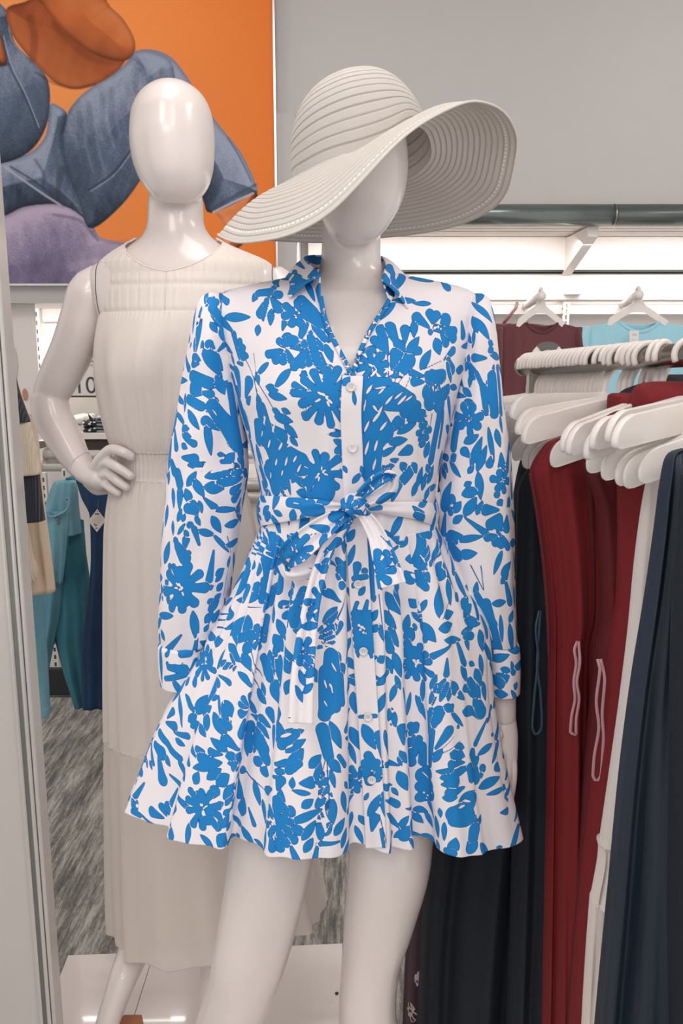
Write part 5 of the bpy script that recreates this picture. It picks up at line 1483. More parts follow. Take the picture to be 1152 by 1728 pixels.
facing([(541, 500), (545, 525), (556, 560), (575, 597), (594, 634)])
facing([(660, 500), (650, 518), (636, 539), (618, 570), (604, 602), (595, 634)])


# ---- belt ---------------------------------------------------------


def build_belt():
    # left end sits a little higher and tapers into the knot
    n, m = 420, 34
    ph = np.linspace(-np.pi, np.pi, n)
    cW, aW, bW, _ = rows_world([(860, 437, 736, 1.205, .1035), (864, 437, 736, 1.205, .1035)], 2)
    c, a, b = cW[0], aW[0], bW[0]
    x = proj(np.stack([c[0] + a * np.sin(ph), c[1] - b * np.cos(ph), c[2] + 0 * ph], -1))[0]
    fr = np.cos(ph) > 0
    top = np.where(fr, np.interp(x, [437, 480, 540, 585, 610, 650, 700, 736], [836, 838, 843, 850, 851, 847, 846, 849]), 842)
    bot = np.where(fr, np.interp(x, [437, 480, 540, 585, 610, 650, 700, 736], [888, 881, 870, 862, 862, 868, 876, 889]), 882)
    k = np.cos(ph) < 0.12
    G = np.zeros((m, n, 3))
    for i in range(m):
        t = i / (m - 1)
        pyv = top * (1 - t) + bot * t
        push = .0035 * math.sin(math.pi * t) + .0016 * np.sin(t * 9 + 1.5 * np.sin(ph * 2)) * np.exp(-((x - 598) / 90) ** 2)
        Y = c[1] - (b + push) * np.cos(ph)
        zf = PV(x, pyv, Y)[:, 2]
        zb = c[2] + .018 - .04 * t
        wgt = np.clip((np.cos(ph) + .05) / .3, 0, 1)
        G[i] = np.stack([c[0] + (a + push) * np.sin(ph), Y, zf * wgt + zb * (1 - wgt)], -1)
    al = arclen(G); j0 = n // 2
    S = 588 + al - al[:, j0:j0 + 1]
    T = (top[None, :] * (1 - np.linspace(0, 1, m)[:, None]) + bot[None, :] * np.linspace(0, 1, m)[:, None])
    PRINT['belt'] = """@8
c 225 230 26 345 240 36;p 370 260 455 200 60;l 195 305 130 278 32;c 330 270 38 400 275 32;l 240 345 262 265 44;l 298 345 322 285 36;l 60 300 130 250 50;c 90 320 20 120 300 20;l 350 340 380 290 30;l 400 330 430 280 24
p 925 255 1015 325 60;l 955 250 1035 228 34;c 940 300 16 1000 320 24;c 700 255 20 750 260 12;c 560 260 20 640 265 20;wl 240 230 300 240 8;wc 330 210 8"""
    return weld_print('belt', G, S, T, np.broadcast_to(np.cos(ph) > .1, S.shape), 'belt', dress, back=random_print(rngD, 750, 1200, 830, 890, .8) + random_print(rngD, 0, 430, 830, 890, .8))


blt, sfBelt = build_belt()


def ribbon(name, pts, parent, m=15, n=90, key=None, curl=.004, fold=.003, seed=1, dens=2.2, twist=0.0):
    """pts: (px, py, Y, halfwidth_px): flat band in the picture-parallel direction with a rolled section"""
    q = resample(pts, n)
    C = PV(q[:, 0], q[:, 1], q[:, 2]); sc = depth_of(C) / FPX
    tg = np.gradient(q[:, :2], axis=0); tg /= np.maximum(np.linalg.norm(tg, axis=1, keepdims=True), 1e-9)
    G = np.zeros((n, m, 3)); S = np.zeros((n, m)); T = np.zeros((n, m))
    L = np.concatenate([[0], np.cumsum(np.linalg.norm(np.diff(C, axis=0), axis=1))]) * PXM
    for j in range(m):
        w = j / (m - 1) * 2 - 1
        G[:, j] = PV(q[:, 0] + tg[:, 1] * w * q[:, 3], q[:, 1] - tg[:, 0] * w * q[:, 3], q[:, 2] + curl * w * w + fold * math.sin(w * 5 + seed) + twist * w)
        S[:, j] = w * np.maximum(q[:, 3], 14); T[:, j] = L
    A = atoms(random_print(np.random.default_rng(seed), -30, 30, -10, L[-1] + 10, dens * 1.15), np.random.default_rng(seed))
    o = put(name, G.reshape(-1, 3), gridfaces(n, m), COT, parent, attrs={'ink': field(S.ravel(), T.ravel(), A)})
    return modify(o, ('SOLIDIFY', dict(thickness=.0014, offset=0)))


FY = 1.078
# loop hanging to the lower left
ribbon('bow_loop', [(590, 862, FY, 8), (560, 880, FY - .012, 16), (530, 902, FY - .018, 21), (503, 925, FY - .02, 23), (484, 942, FY - .012, 19), (477, 950, FY + .004, 15)], blt, seed=5, curl=-.006)
ribbon('bow_loop', [(477, 950, FY + .006, 10), (490, 968, FY - .002, 12), (520, 962, FY - .006, 14), (552, 925, FY - .006, 15), (575, 895, FY - .004, 12), (594, 864, FY, 7)], blt, seed=6, curl=.003)
# loop standing up to the right of the knot
ribbon('bow_loop', [(596, 850, FY - .008, 8), (618, 826, FY - .022, 10), (640, 808, FY - .03, 11), (656, 802, FY - .03, 9), (664, 808, FY - .028, 7)], blt, seed=8, curl=-.005)
ribbon('bow_loop', [(664, 806, FY - .026, 8), (660, 822, FY - .022, 11), (642, 838, FY - .018, 11), (620, 848, FY - .014, 9), (602, 854, FY - .01, 8)], blt, seed=9, curl=.004)
# tails
ribbon('belt_tail', [(604, 858, FY - .004, 7), (622, 880, FY - .01, 12), (636, 905, FY - .016, 15), (646, 935, FY - .03, 19), (655, 965, FY - .04, 22), (661, 988, FY - .046, 24)], blt, seed=12, curl=-.005)
ribbon('belt_tail', [(590, 862, FY, 7), (566, 900, FY + .0, 10), (545, 945, FY - .012, 12), (532, 990, FY - .022, 13), (522, 1040, FY - .032, 15), (514, 1100, FY - .044, 18), (509, 1160, FY - .056, 20), (507, 1221, FY - .066, 21)], blt, seed=14, n=160, curl=-.004, dens=2.0)
# knot
kn = MB()
for pts, r in (([(586, 846, FY + .004), (590, 856, FY - .016), (600, 864, FY - .006)], .010), ([(594, 840, FY - .002), (600, 851, FY - .02), (612, 858, FY - .004)], .011), ([(584, 858, FY), (598, 846, FY - .018), (616, 846, FY)], .0095)):
    kn.tube(resample([P(*q) for q in pts], 14), r, 16, 0.7)
V = np.concatenate(kn.v)
ko = put('bow_knot', V, kn.f, COT, blt)
modify(ko, ('REMESH', dict(mode='VOXEL', voxel_size=.0016, use_smooth_shade=True)), ('SMOOTH', dict(factor=.5, iterations=3)))
n = len(ko.data.vertices); co = np.zeros(n * 3, np.float32); ko.data.vertices.foreach_get('co', co); co = co.reshape(-1, 3) + base_of(blt)
kx, ky, _ = proj(co)
A = atoms(random_print(np.random.default_rng(77), 570, 630, 830, 880, 5), np.random.default_rng(5))
at = ko.data.attributes.new('ink', 'FLOAT', 'POINT'); at.data.foreach_set('value', field(kx, ky, A).astype(np.float32))
# small white tag at the side seam
MB().add([P(735, 832, 1.205), P(742, 830, 1.205), P(741, 872, 1.205), P(733, 870, 1.205), P(735, 832, 1.208), P(742, 830, 1.208), P(741, 872, 1.208), P(733, 870, 1.208)],
         [(0, 3, 2, 1), (4, 5, 6, 7), (0, 1, 5, 4), (1, 2, 6, 5), (2, 3, 7, 6), (3, 0, 4, 7)]).make('care_tag', M['white_paint'], dress)
# ================================================================== long cream dress on the rear mannequin
def sheer(name, alpha, rgb=(250, 242, 236)):
    t = NT(name)
    w = t.noise(t.coord('Object', (1, 1, 0.12)), 42, 3)
    f = t.noise(t.coord('Object'), 900, 1)
    t.set(t.mix(t.math('MULTIPLY', f, .3), lin(*rgb), lin(rgb[0] - 18, rgb[1] - 18, rgb[2] - 18)), 0.55, Sheen_Weight=0.3)
    t.bump(t.math('ADD', w, t.math('MULTIPLY', f, 0.02)), 0.14, 0.008)
    tr = t.n('ShaderNodeBsdfTranslucent'); tr.inputs[0].default_value = lin(*rgb)
    tp = t.n('ShaderNodeBsdfTransparent')
    m1 = t.n('ShaderNodeMixShader'); m1.inputs[0].default_value = .3
    m2 = t.n('ShaderNodeMixShader'); m2.inputs[0].default_value = alpha
    t.l(t.b.outputs[0], m1.inputs[1]); t.l(tr.outputs[0], m1.inputs[2])
    t.l(m1.outputs[0], m2.inputs[1]); t.l(tp.outputs[0], m2.inputs[2])
    t.l(m2.outputs[0], t.t.nodes['Material Output'].inputs[0])
    return t.m


CHI, CHI2 = sheer('cream_chiffon', 0.03), sheer('sheer_chiffon', 0.30)
YR = 1.56
cd = thing('maxi_dress', 'long sleeveless cream chiffon dress with gathered yoke, on the mannequin with hand on hip', 'dress', P(290, 1600, YR))


def cring(name, rows, nv, nu, foldf, mat, parent=cd, thick=.0012, zf=None):
    c, a, b, py = rows_world(rows, nv)
    ph = np.linspace(-np.pi, np.pi, nu)
    A, PY = np.meshgrid(ph, py)
    t = (PY - py[0]) / (py[-1] - py[0])
    d = foldf(A, PY, t)
    edge = 1 - .8 * np.abs(np.sin(A)) ** 10
    G = np.stack([c[:, None, 0] + (a[:, None] + d * edge) * np.sin(A), c[:, None, 1] - (b[:, None] + d) * np.cos(A), c[:, None, 2] + 0 * A], -1)
    if zf is not None: G[..., 2] += zf(A, t)
    o = put(name, G.reshape(-1, 3), gridfaces(nv, nu), mat, parent)
    modify(o, ('SOLIDIFY', dict(thickness=thick, offset=0)))
    return o, G


def gath(k, seed):
    return lambda A: np.sin(A * k + 1.7 * np.sin(A * 5 + seed)) * .6 + np.sin(A * k * 1.7 + 2.1 * np.sin(A * 3 + seed)) * .4


def yoke():
    nv, nf = 150, 420
    rows = [(404, 232, 366, YR + .022, .062), (414, 214, 386, YR + .022, .070), (422, 200, 404, YR + .022, .075), (430, 188, 424, YR + .022, .080), (438, 178, 442, YR + .022, .085),
            (448, 170, 456, YR + .02, .09), (470, 169, 461, YR + .017, .096), (505, 170, 461, YR + .010, .104), (532, 171, 460, YR + .005, .110)]
    c, a, b, py = rows_world(rows, nv)
    sc = FPX / depth_of(c); cx = proj(c)[0]
    # round neckline: the front is cut away above it
    nx = np.interp(py, [400, 412, 420, 435, 448, 458, 464, 466], [66, 78, 79, 70, 54, 34, 12, 0.0])
    ang0 = np.where(py < 466, np.arcsin(np.clip(nx / (a * sc), 0, .98)), 0.0)
    q = np.linspace(0, 1, nf)
    off = (299 - cx) / (a * sc)
    A = (ang0[:, None] + np.arcsin(np.clip(off, -.9, .9))[:, None]) + (2 * np.pi - 2 * ang0[:, None]) * q[None, :]
    PY = py[:, None] + 0 * A
    band = np.exp(-((PY - 486) / 5) ** 2) + np.exp(-((PY - 530) / 5) ** 2) + np.exp(-((PY - 466) / 10) ** 2) * .3
    d = .0009 * gath(58, 1)(A) * (1 - np.clip(band, 0, .9)) + .002 * (1 - np.clip(band, 0, 1)) + .0007 * np.sin(A * 150) * np.exp(-((PY - 486) / 12) ** 2)
    G = np.stack([c[:, None, 0] + (a[:, None] + d) * np.sin(A), c[:, None, 1] - (b[:, None] + d) * np.cos(A), c[:, None, 2] + 0 * A], -1)
    o = put('yoke', G.reshape(-1, 3), gridfaces(nv, nf), CHI, cd)
    modify(o, ('SOLIDIFY', dict(thickness=.0012, offset=0)))
    # neck binding
    k = py < 466.5
    ring = np.concatenate([G[k][:, 0][::1], G[k][:, -1][::-1]])
    MB().tube(resample(ring, 120), .0017, 8).make('neck_binding', CHI, cd, True)
    MB().tube(np.array([G[0, j] for j in range(0, nf, 6)]), .0015, 8).make('neck_binding', CHI, cd, True)


yoke()
g1 = gath(34, 2)
bodf = lambda A, PY, t: .0014 * g1(A) * (.6 + .6 * np.sin(A * 2.3 + PY * .01 + 1)) * np.clip(np.minimum(t, 1 - t) * 6 + .25, 0, 1) + .0042 * np.sin(A * 7 + 1 + PY * .006 + .8 * np.sin(PY * .02)) * np.sin(np.pi * t) + .0022 * np.sin(A * 15 + 2 - PY * .004) * np.sin(np.pi * t) \
    + .0008 * np.sin(A * 110) * (np.exp(-(t / .05) ** 2) + np.exp(-((1 - t) / .05) ** 2)) + .009 * (np.exp(-((A + .62) / .42) ** 2) + np.exp(-((A - .62) / .42) ** 2)) * np.exp(-((PY - 605) / 55) ** 2)
cring('bodice', [(530, 170, 461, YR + .004, .110), (545, 167, 462, YR + .002, .114), (580, 163, 460, YR, .119), (620, 162, 456, YR, .121), (670, 167, 448, YR + .002, .116), (710, 175, 436, YR + .004, .108), (740, 184, 424, YR + .007, .101), (757, 192, 412, YR + .01, .095)], 130, 640, bodf, CHI)
wbf = lambda A, PY, t: .0012 * np.sin(A * 95 + 2 * np.sin(A * 9)) * np.sin(np.pi * t) ** .3 + .0022 * (np.exp(-(t / .06) ** 2) + np.exp(-((1 - t) / .07) ** 2))
cring('waistband', [(753, 193, 411, YR + .01, .095), (775, 197, 404, YR + .012, .092), (802, 196, 406, YR + .012, .093)], 50, 520, wbf, CHI)
g2 = gath(17, 5)
skf = lambda A, PY, t: (.002 + .007 * t) * g2(A) * np.clip(t * 12 + .2, 0, 1) + .0012 * gath(60, 4)(A) * np.exp(-(t / .08) ** 2)
cring('skirt', [(799, 195, 407, YR + .012, .094), (830, 186, 416, YR + .012, .100), (900, 179, 432, YR + .012, .110), (1000, 178, 446, YR + .012, .114), (1120, 178, 468, YR + .012, .116), (1240, 179, 492, YR + .012, .118)], 170, 560, skf, CHI)
g3 = gath(13, 9)
tif = lambda A, PY, t: (.002 + .011 * t) * g3(A) * np.clip(t * 10 + .3, 0, 1) + .0012 * gath(70, 4)(A) * np.exp(-(t / .06) ** 2)
hemz = lambda A, t: t ** 2 * (.045 * np.clip(np.sin(A), -.2, 1) + .010 * np.sin(A * 5 + 1) + .006 * np.sin(A * 9))
cring('ruffle_tier', [(1236, 178, 493, YR + .012, .119), (1300, 177, 510, YR + .012, .120), (1410, 178, 528, YR + .012, .122), (1520, 180, 545, YR + .012, .124), (1560, 182, 552, YR + .012, .124)], 150, 560, tif, CHI2, zf=hemz)
lin_f = lambda A, PY, t: (.001 + .003 * t) * g2(A + .4)
cring('lining', [(1236, 194, 478, YR + .012, .100), (1350, 192, 492, YR + .012, .100), (1470, 192, 505, YR + .012, .100), (1515, 192, 510, YR + .012, .100)], 80, 400, lin_f, sheer('cream_lining', .12), zf=lambda A, t: t ** 2 * .04 * np.clip(np.sin(A), -.1, 1))
# ================================================================== wall fixtures and clothes on the left
def wx(px, py, Y): return P(px, py, Y)[0]
def wz(py, Y, px=200): return P(px, py, Y)[2]


# white display board at the far left with part of a printed picture
YB = 3.15
bx0, bx1 = wx(-60, 560, YB), wx(60.5, 560, YB)
brd = thing('display_board', 'plain white display board behind the striped sweater at the left', 'board', ((bx0 + bx1) / 2, YB, wz(735, YB)))
MB().box(bx0, bx1, YB, YB + .012, wz(735, YB), wz(508, YB), .002).make('board', M['white_paint'], brd)
hr = MB()
rg = random.Random(3)
for k in range(9):
    hr.tube([P(4 + rg.uniform(0, 4), 526 + k * 3, YB - .003), P(13 + rg.uniform(-2, 5), 532 + k * 3, YB - .003), P(14 + rg.uniform(-3, 3), 548 + k * 2.4, YB - .003)], .0022, 6)
hr.make('printed_hair', plain('printed_hair', (112, 88, 76), .7), brd, True)
a = np.linspace(0, 2 * np.pi, 28, endpoint=False)
def flatdisc(pts, Y, name, mat, parent, th=.0015):
    V = [P(x, y, Y) for x, y in pts] + [P(x, y, Y + th) for x, y in pts]
    n = len(pts)
    return MB().add(V, [list(range(n)), list(range(2 * n - 1, n - 1, -1))] + [(i, n + i, n + (i + 1) % n, (i + 1) % n) for i in range(n)]).make(name, mat, parent)
flatdisc([(14, 577), (22, 582), (27, 596), (30, 616), (28, 640), (22, 640), (14, 610)], YB - .003, 'printed_sleeve', plain('printed_sleeve', (205, 196, 194), .5), brd)
flatdisc([(41, 655), (45, 660), (47, 668), (45, 676), (41, 676), (38, 668), (38, 660)], YB - .004, 'printed_hand', plain('printed_hand', (196, 128, 104), .5), brd)

# slotted wall standards
def standard(px, y0, y1, Y, label):
    x = wx(px, (y0 + y1) / 2, Y); z1, z0 = wz(y0, Y), wz(y1, Y)
    t = thing('slotted_standard', label, 'wall standard', (x, Y, z0))
    w = .013
    MB().box(x - w, x + w, Y, Y + .02, z0, z1).make('channel', M['white_plastic'], t)
    s = MB(); n = int((z1 - z0) / .034)
    for k in range(n):
        z = z1 - .02 - k * .034
        s.box(x - .0045, x + .0045, Y - .001, Y + .001, z - .018, z)
    s.make('slots', M['grey_print'], t)


standard(66.5, 518, 725, 3.44, 'white slotted standard on the back wall beside the white display board')
standard(83, 798, 1125, 3.44, 'white slotted standard behind the light blue jeans')
# bright bars and panel right of the board
o = thing('wall_bar', 'short bright white bar below the grey fascia, behind the raised elbow', 'bar', (wx(110, 516, 3.42), 3.43, wz(520, 3.42)))
MB().box(wx(61, 516, 3.42), wx(300, 516, 3.42), 3.40, 3.425, wz(519, 3.42), wz(512, 3.42), .003).make('bar', M['white_plastic'], o)
for px in (80, 280):
    MB().box(wx(px - 4, 516, 3.45), wx(px + 4, 516, 3.45), 3.425, 3.5, wz(519, 3.42), wz(513, 3.42)).make('mount', M['white_plastic'], o)
struct(MB().box(wx(72, 530, 3.47), wx(500, 530, 3.47), 3.46, 3.5, wz(543, 3.47), wz(520, 3.47)).make('trim_5', M['cream_paint']))

# shelf unit with price sign
YS = 3.12
sh = thing('wall_shelf', 'white wall shelf with folded clothes, below the price sign', 'shelf', (wx(170, 740, YS), 3.3, wz(745, YS)))
sx0, sx1 = wx(44, 736, YS), wx(330, 736, YS)
zs1, zs0 = wz(731, YS), wz(741, YS)
MB().box(sx0, sx1, YS, 3.49, zs0, zs1, .003).make('board', M['white_plastic'], sh)
for px in (75, 190):
    MB().box(wx(px - 2, 745, YS), wx(px + 2, 745, YS), YS + .03, 3.49, zs0 - .03, zs0).make('bracket', M['white_plastic'], sh)
nb = MB().box(wx(108, 700, 3.40), sx1, 3.40, 3.42, wz(729, 3.40), wz(670, 3.40)); nb.make('back_panel', plain('shelf_back_grey', (172, 166, 160), .6), sh)
under = thing('shelf_valance', 'grey strip below the white shelf, behind the wrist', 'valance', (wx(170, 755, 3.3), 3.3, wz(772, 3.3)))
MB().box(wx(60, 755, 3.3), sx1, 3.30, 3.32, wz(776, 3.3), wz(745, 3.3)).make('strip', plain('valance_grey', (120, 115, 110), .6), under)
MB().box(wx(60, 755, 3.3), sx1, 3.32, 3.49, wz(748, 3.3), wz(745, 3.3)).make('top_flange', M['white_plastic'], under)

YG = 3.05
sg = thing('price_sign', 'white price sign reading 10 in a thin dark frame, in the crook of the elbow', 'sign', (wx(160, 668, YG), YG, wz(670, YG)))
gx0, gx1 = wx(96, 640, YG), wx(240, 640, YG)
MB().box(gx0, gx1, YG, YG + .004, wz(668, YG), wz(609, YG)).make('card', M['white_paint'], sg)
for y0, y1 in ((608, 610.5), (667.5, 670.5)):
    MB().box(gx0, gx1, YG - .003, YG + .006, wz(y1, YG), wz(y0, YG)).make('frame_edge', M['grey_print'], sg)
MB().box(wx(147, 615, YG), wx(175, 615, YG), YG - .002, YG, wz(619, YG), wz(612, YG)).make('sticker', M['white_plastic'], sg)
MB().box(wx(151, 615, YG), wx(160, 615, YG), YG - .0025, YG - .002, wz(617, YG), wz(615.5, YG)).make('sticker_print', plain('pale_print', (165, 160, 158), .6), sg)
def text3d(s, px, py, Y, size_px, name, mat, parent, shear=0):
    cu = bpy.data.curves.new(name, 'FONT'); cu.body = s; cu.size = 1; cu.extrude = .004
    o = bpy.data.objects.new(name, cu); COL.objects.link(o)
    dg = bpy.context.evaluated_depsgraph_get(); dg.update()
    me = bpy.data.meshes.new_from_object(o.evaluated_get(dg)); COL.objects.unlink(o); bpy.data.objects.remove(o)
    co = np.zeros(len(me.vertices) * 3); me.vertices.foreach_get('co', co); co = co.reshape(-1, 3)
    hgt = co[:, 1].max(); c = P(px, py, Y); k = size_px * depth_of(c) / FPX / hgt
    V = np.stack([c[0] + co[:, 0] * k, c[1] - .0006 - co[:, 2] * .2 * k, c[2] + co[:, 1] * k], -1)
    F = [list(p.vertices) for p in me.polygons]
    return put(name, V, F, mat, parent, False)
MB().box(gx0 + .02, gx0 + .03, YG + .004, 3.5, wz(668, YG), wz(668, YG) + .012).box(gx1 - .03, gx1 - .02, YG + .004, 3.5, wz(668, YG), wz(668, YG) + .012).make('sign_holder', M['white_plastic'], sg)
text3d('10', 124.5, 663.5, YG, 27.5, 'numerals', M['grey_print'], sg)

# folded clothes on the shelf
def folded(px0, px1, ytop, ybot, Y, name, label, cols, n, seed=0, group=None, notch=0):
    x0, x1 = wx(px0, ybot, Y), wx(px1, ybot, Y)
    zt_, zb_ = wz(ytop, Y), wz(ybot, Y)
    r = random.Random(seed)
    for k in range(n):
        za = zb_ + (zt_ - zb_) * k / n; zb2 = zb_ + (zt_ - zb_) * (k + 1) / n
        xx0, xx1 = x0 + r.uniform(-.004, .006), x1 + r.uniform(-.006, .004)
        nn = 18; V = []; pts = []
        for i in range(nn):
            t = i / (nn - 1); x = xx0 + (xx1 - xx0) * t
            pts.append((x, za, zb2 - .0015 + .0015 * math.sin(t * 9 + k)))
        # a folded garment: flattened roll with a soft rounded front edge
        prof = [(0, 0), (.9, -.02), (1.0, .25), (1.02, .5), (1.0, .78), (.9, 1.0), (0, 1.0)]
        rows = []
        for (x, a_, b_) in pts:
            e = min((x - xx0), (xx1 - x)) / (xx1 - xx0); s = min(1, .55 + e * 9)
            for d, h in prof: rows.append((x, Y + .17 - .17 * d * (.93 + .07 * s), (a_ + b_) / 2 + (b_ - a_) * (h - .5) * s))
        m = len(prof)
        V = np.array(rows); F = gridfaces(nn, m, True).tolist() + [list(range(m)), list(range((nn - 1) * m, nn * m))[::-1]]
        lab = label[k] if isinstance(label, (list, tuple)) else label
        o = put(name, V, F, cols[k % len(cols)], None)
        tag(o, lab, 'folded clothes', group)


lt_d = [cloth('folded_grey_denim_a', (150, 158, 166), .8), cloth('folded_grey_denim_b', (112, 122, 132), .8)]
names5 = ['bottom', 'second from bottom', 'middle', 'fourth from bottom', 'top']
folded(159, 200, 702, 731, YS + .03, 'folded_jeans', ['folded grey-blue jeans on the white shelf, %s of the pile' % w for w in names5], lt_d, 5, 2, 'folded grey jeans on the shelf')
def fl_navy():
    t = NT('navy_floral'); v = t.n('ShaderNodeTexVoronoi'); v.inputs['Scale'].default_value = 60
    t.l(t.coord('Object'), v.inputs['Vector'])
    t.set(t.ramp(v.outputs['Distance'], [(.0, lin(210, 205, 200)), (.28, lin(210, 205, 200)), (.32, lin(34, 36, 44)), (1, lin(34, 36, 44))]), .85); return t.m
folded(139, 162, 710, 731, YS + .02, 'folded_shirt', ['folded navy top with white flowers on the white shelf, lower one', 'folded navy top with white flowers on the white shelf, upper one'], [fl_navy()], 2, 3, 'folded navy tops on the shelf')
flatdisc([(148, 697), (158, 708), (162, 705), (160, 722), (152, 712)], YS + .03, 'pointed_collar_tip', plain('dark_collar', (46, 48, 54), .8), None, .02)
o = COL.objects[-1]; tag(o, 'dark pointed fabric corner sticking up from the pile of navy tops', 'fabric corner')
folded(118, 140, 702, 731, YS + .1, 'folded_shirt', ['folded pale top behind the navy floral tops, lower one', 'folded pale top behind the navy floral tops, upper one'], [cloth('folded_pale', (214, 208, 202), .8)], 2, 5)
folded(50, 85, 706, 731, YS + .02, 'folded_shirt', ['folded white top on the left end of the shelf, %s' % w for w in ('bottom one', 'second one up', 'third one up', 'top one')], [cloth('folded_white_a', (228, 224, 220), .8), cloth('folded_white_b', (206, 202, 198), .8)], 4, 6, 'folded white tops on the shelf')

# silver hang rails under the shelf
def rod(x0, x1, Y, z, r, name, label, mat, endcap=True):
    t = thing(name, label, 'rail', ((x0 + x1) / 2, Y, z))
    MB().tube([(x0, Y, z), (x1, Y, z)], r, 18).make('tube', mat, t, True)
    for x in (x0, x1):
        MB().box(x - .006, x + .006, Y - r * 1.3, 3.49, z - r * 1.3, z + r * 1.3, .002).make('end_bracket', M['white_plastic'], t)
    return t
alu = plain('satin_rail', (205, 200, 194), .3, .35)
rod(wx(72, 768, 3.1), wx(520, 768, 3.1), 3.1, wz(767, 3.1), .017, 'hang_rail', 'upper of two pale metal hang rails under the white shelf', alu)
rod(wx(66, 790, 3.05), wx(520, 790, 3.05), 3.05, wz(789, 3.05), .015, 'hang_rail', 'lower of two pale metal hang rails under the white shelf', alu)
# rails and grey bin glimpsed between arm and bodice of the blue dress
b3 = thing('display_table', 'pale fixture with rounded silver edges, glimpsed between the blue sleeve and the belt', 'fixture', (wx(420, 880, 2.6), 2.7, 0))
z0 = wz(846, 2.6)
MB().box(-.55, -.14, 2.6, 2.9, .02, z0).make('cabinet', M['cream_paint'], b3)
for y, r in ((817, .017), (838, .016)):
    MB().tube([(-.56, 2.585, wz(y, 2.585)), (-.13, 2.585, wz(y, 2.585))], r, 18).make('rounded_edge', alu, b3, True)
MB().box(-.55, -.14, 2.6, 2.9, z0, wz(806, 2.6)).make('top', M['white_plastic'], b3)

# ------------------------------------------------------------------ hanging clothes
def hung(name, rows, nv, nu, mat, parent, folds=6, amp=.006, seed=0, e=1.0, thick=True, xw=0.0):
    c, a, b, py = rows_world(rows, nv)
    ph = np.linspace(0, 2 * np.pi, nu, endpoint=False)
    A, T = np.meshgrid(ph, np.linspace(0, 1, nv))
    d = amp * (np.sin(A * folds + seed + T * 1.5) + .5 * np.sin(A * (folds * 2 + 1) + seed * 2 - T * 2)) * (.3 + .7 * T)
    sx, cy = np.sin(A), np.cos(A)
    G = np.stack([c[:, None, 0] + a[:, None] * np.sign(sx) * np.abs(sx) ** e, c[:, None, 1] - (b[:, None] + d) * np.sign(cy) * np.abs(cy) ** e - d * .3, c[:, None, 2] + 0 * A], -1)
    o = put(name, G.reshape(-1, 3), gridfaces(nv, nu, True)[:, ::-1].tolist() + [list(range(nu))[::-1], list(range((nv - 1) * nu, nv * nu))], mat, parent)
    return o


# striped sweater and beige knits behind the end panel
def knit(name, rgb, rib=260, vert=True):
    t = NT(name); c = lin(*rgb)
    w = t.n('ShaderNodeTexWave'); w.inputs['Scale'].default_value = 60; w.inputs['Distortion'].default_value = 0
    t.l(t.coord('Object'), w.inputs['Vector'])
    t.set(t.mix(w.outputs['Fac'], tuple(x * .86 for x in c[:3]) + (1,), c), .95, Sheen_Weight=.2)
    t.bump(w.outputs['Fac'], .7, .004); return t.m
KN, KC, KB = knit('navy_knit', (38, 44, 58)), knit('cream_knit', (226, 210, 190)), cloth('beige_cloth', (222, 200, 176), .85)
Y2 = 2.35
sw = thing('striped_sweater', 'navy and cream block striped knit sweater hanging beside the grey end panel', 'sweater', P(30, 880, Y2))
for nm, y0, y1, xr0, xm, xr1, m in (('upper_stripe', 604, 712, 18, 31, 50, KN), ('middle_stripe', 712, 800, 50, 60, 67, KC), ('lower_stripe', 800, 878, 66, 70, 75, KN)):
    hung(nm, [(y0, -120, xr0, Y2, .05), ((y0 + y1) / 2, -120, xm, Y2, .055), (y1, -120, xr1, Y2, .058)], 30, 120, m, sw, 5, .006, 1, .8)
bg = thing('beige_cardigan', 'beige garment with long straight hem hanging below the striped sweater', 'cardigan', P(60, 998, Y2 + .12))
hung('body', [(700, 20, 60, Y2 + .14, .03), (860, 30, 75, Y2 + .14, .035), (930, 38, 84, Y2 + .14, .04), (998, 46, 92, Y2 + .14, .04)], 40, 90, KB, bg, 3, .006, 2, .8)
cr = thing('cream_rib_knit', 'cream ribbed knit sleeve hanging in front of the beige garment', 'sleeve', P(45, 988, Y2 + .04))
hung('sleeve', [(800, -40, 44, Y2 + .06, .03), (880, -40, 46, Y2 + .06, .035), (930, -30, 54, Y2 + .06, .035), (965, -10, 63, Y2 + .06, .03), (980, 0, 60, Y2 + .06, .025), (988, 10, 48, Y2 + .06, .012)], 40, 90, KC, cr, 4, .004, 3, .9)


def denim(name, rgb, rgb2):
    t = NT(name)
    n1 = t.noise(t.coord('Object', (1, 1, .35)), 9, 4)
    f = t.noise(t.coord('Object', (1, 1, .15)), 500, 2)
    c = t.mix(t.ramp(n1, [(.35, (0, 0, 0, 1)), (.65, (1, 1, 1, 1))]), lin(*rgb), lin(*rgb2))
    t.set(t.mix(t.math('MULTIPLY', f, .35), c, tuple(x * .5 for x in lin(*rgb)[:3]) + (1,)), .9)
    t.bump(t.math('ADD', n1, t.math('MULTIPLY', f, .1)), .4, .01); return t.m
DL, DM, DD, DP = denim('light_denim', (96, 152, 172), (132, 182, 198)), denim('mid_denim', (44, 108, 128), (76, 140, 156)), denim('dark_denim', (18, 48, 84), (32, 70, 108)), denim('pale_denim', (104, 162, 182), (134, 186, 202))
YJ = 2.95
j1 = thing('jeans', 'light blue jeans with a buckled waistband hanging from the lower rail', 'jeans', P(100, 1190, YJ))
hung('waist', [(812, 92, 128, YJ, .03), (830, 84, 131, YJ, .04), (860, 76, 133, YJ, .05), (900, 73, 137, YJ, .055)], 40, 120, DL, j1, 5, .006, 3)
hung('front_panel', [(862, 74, 117, YJ - .045, .018), (905, 73, 114, YJ - .05, .022), (950, 74, 110, YJ - .05, .022), (984, 76, 106, YJ - .045, .016)], 30, 80, DL, j1, 4, .005, 7)
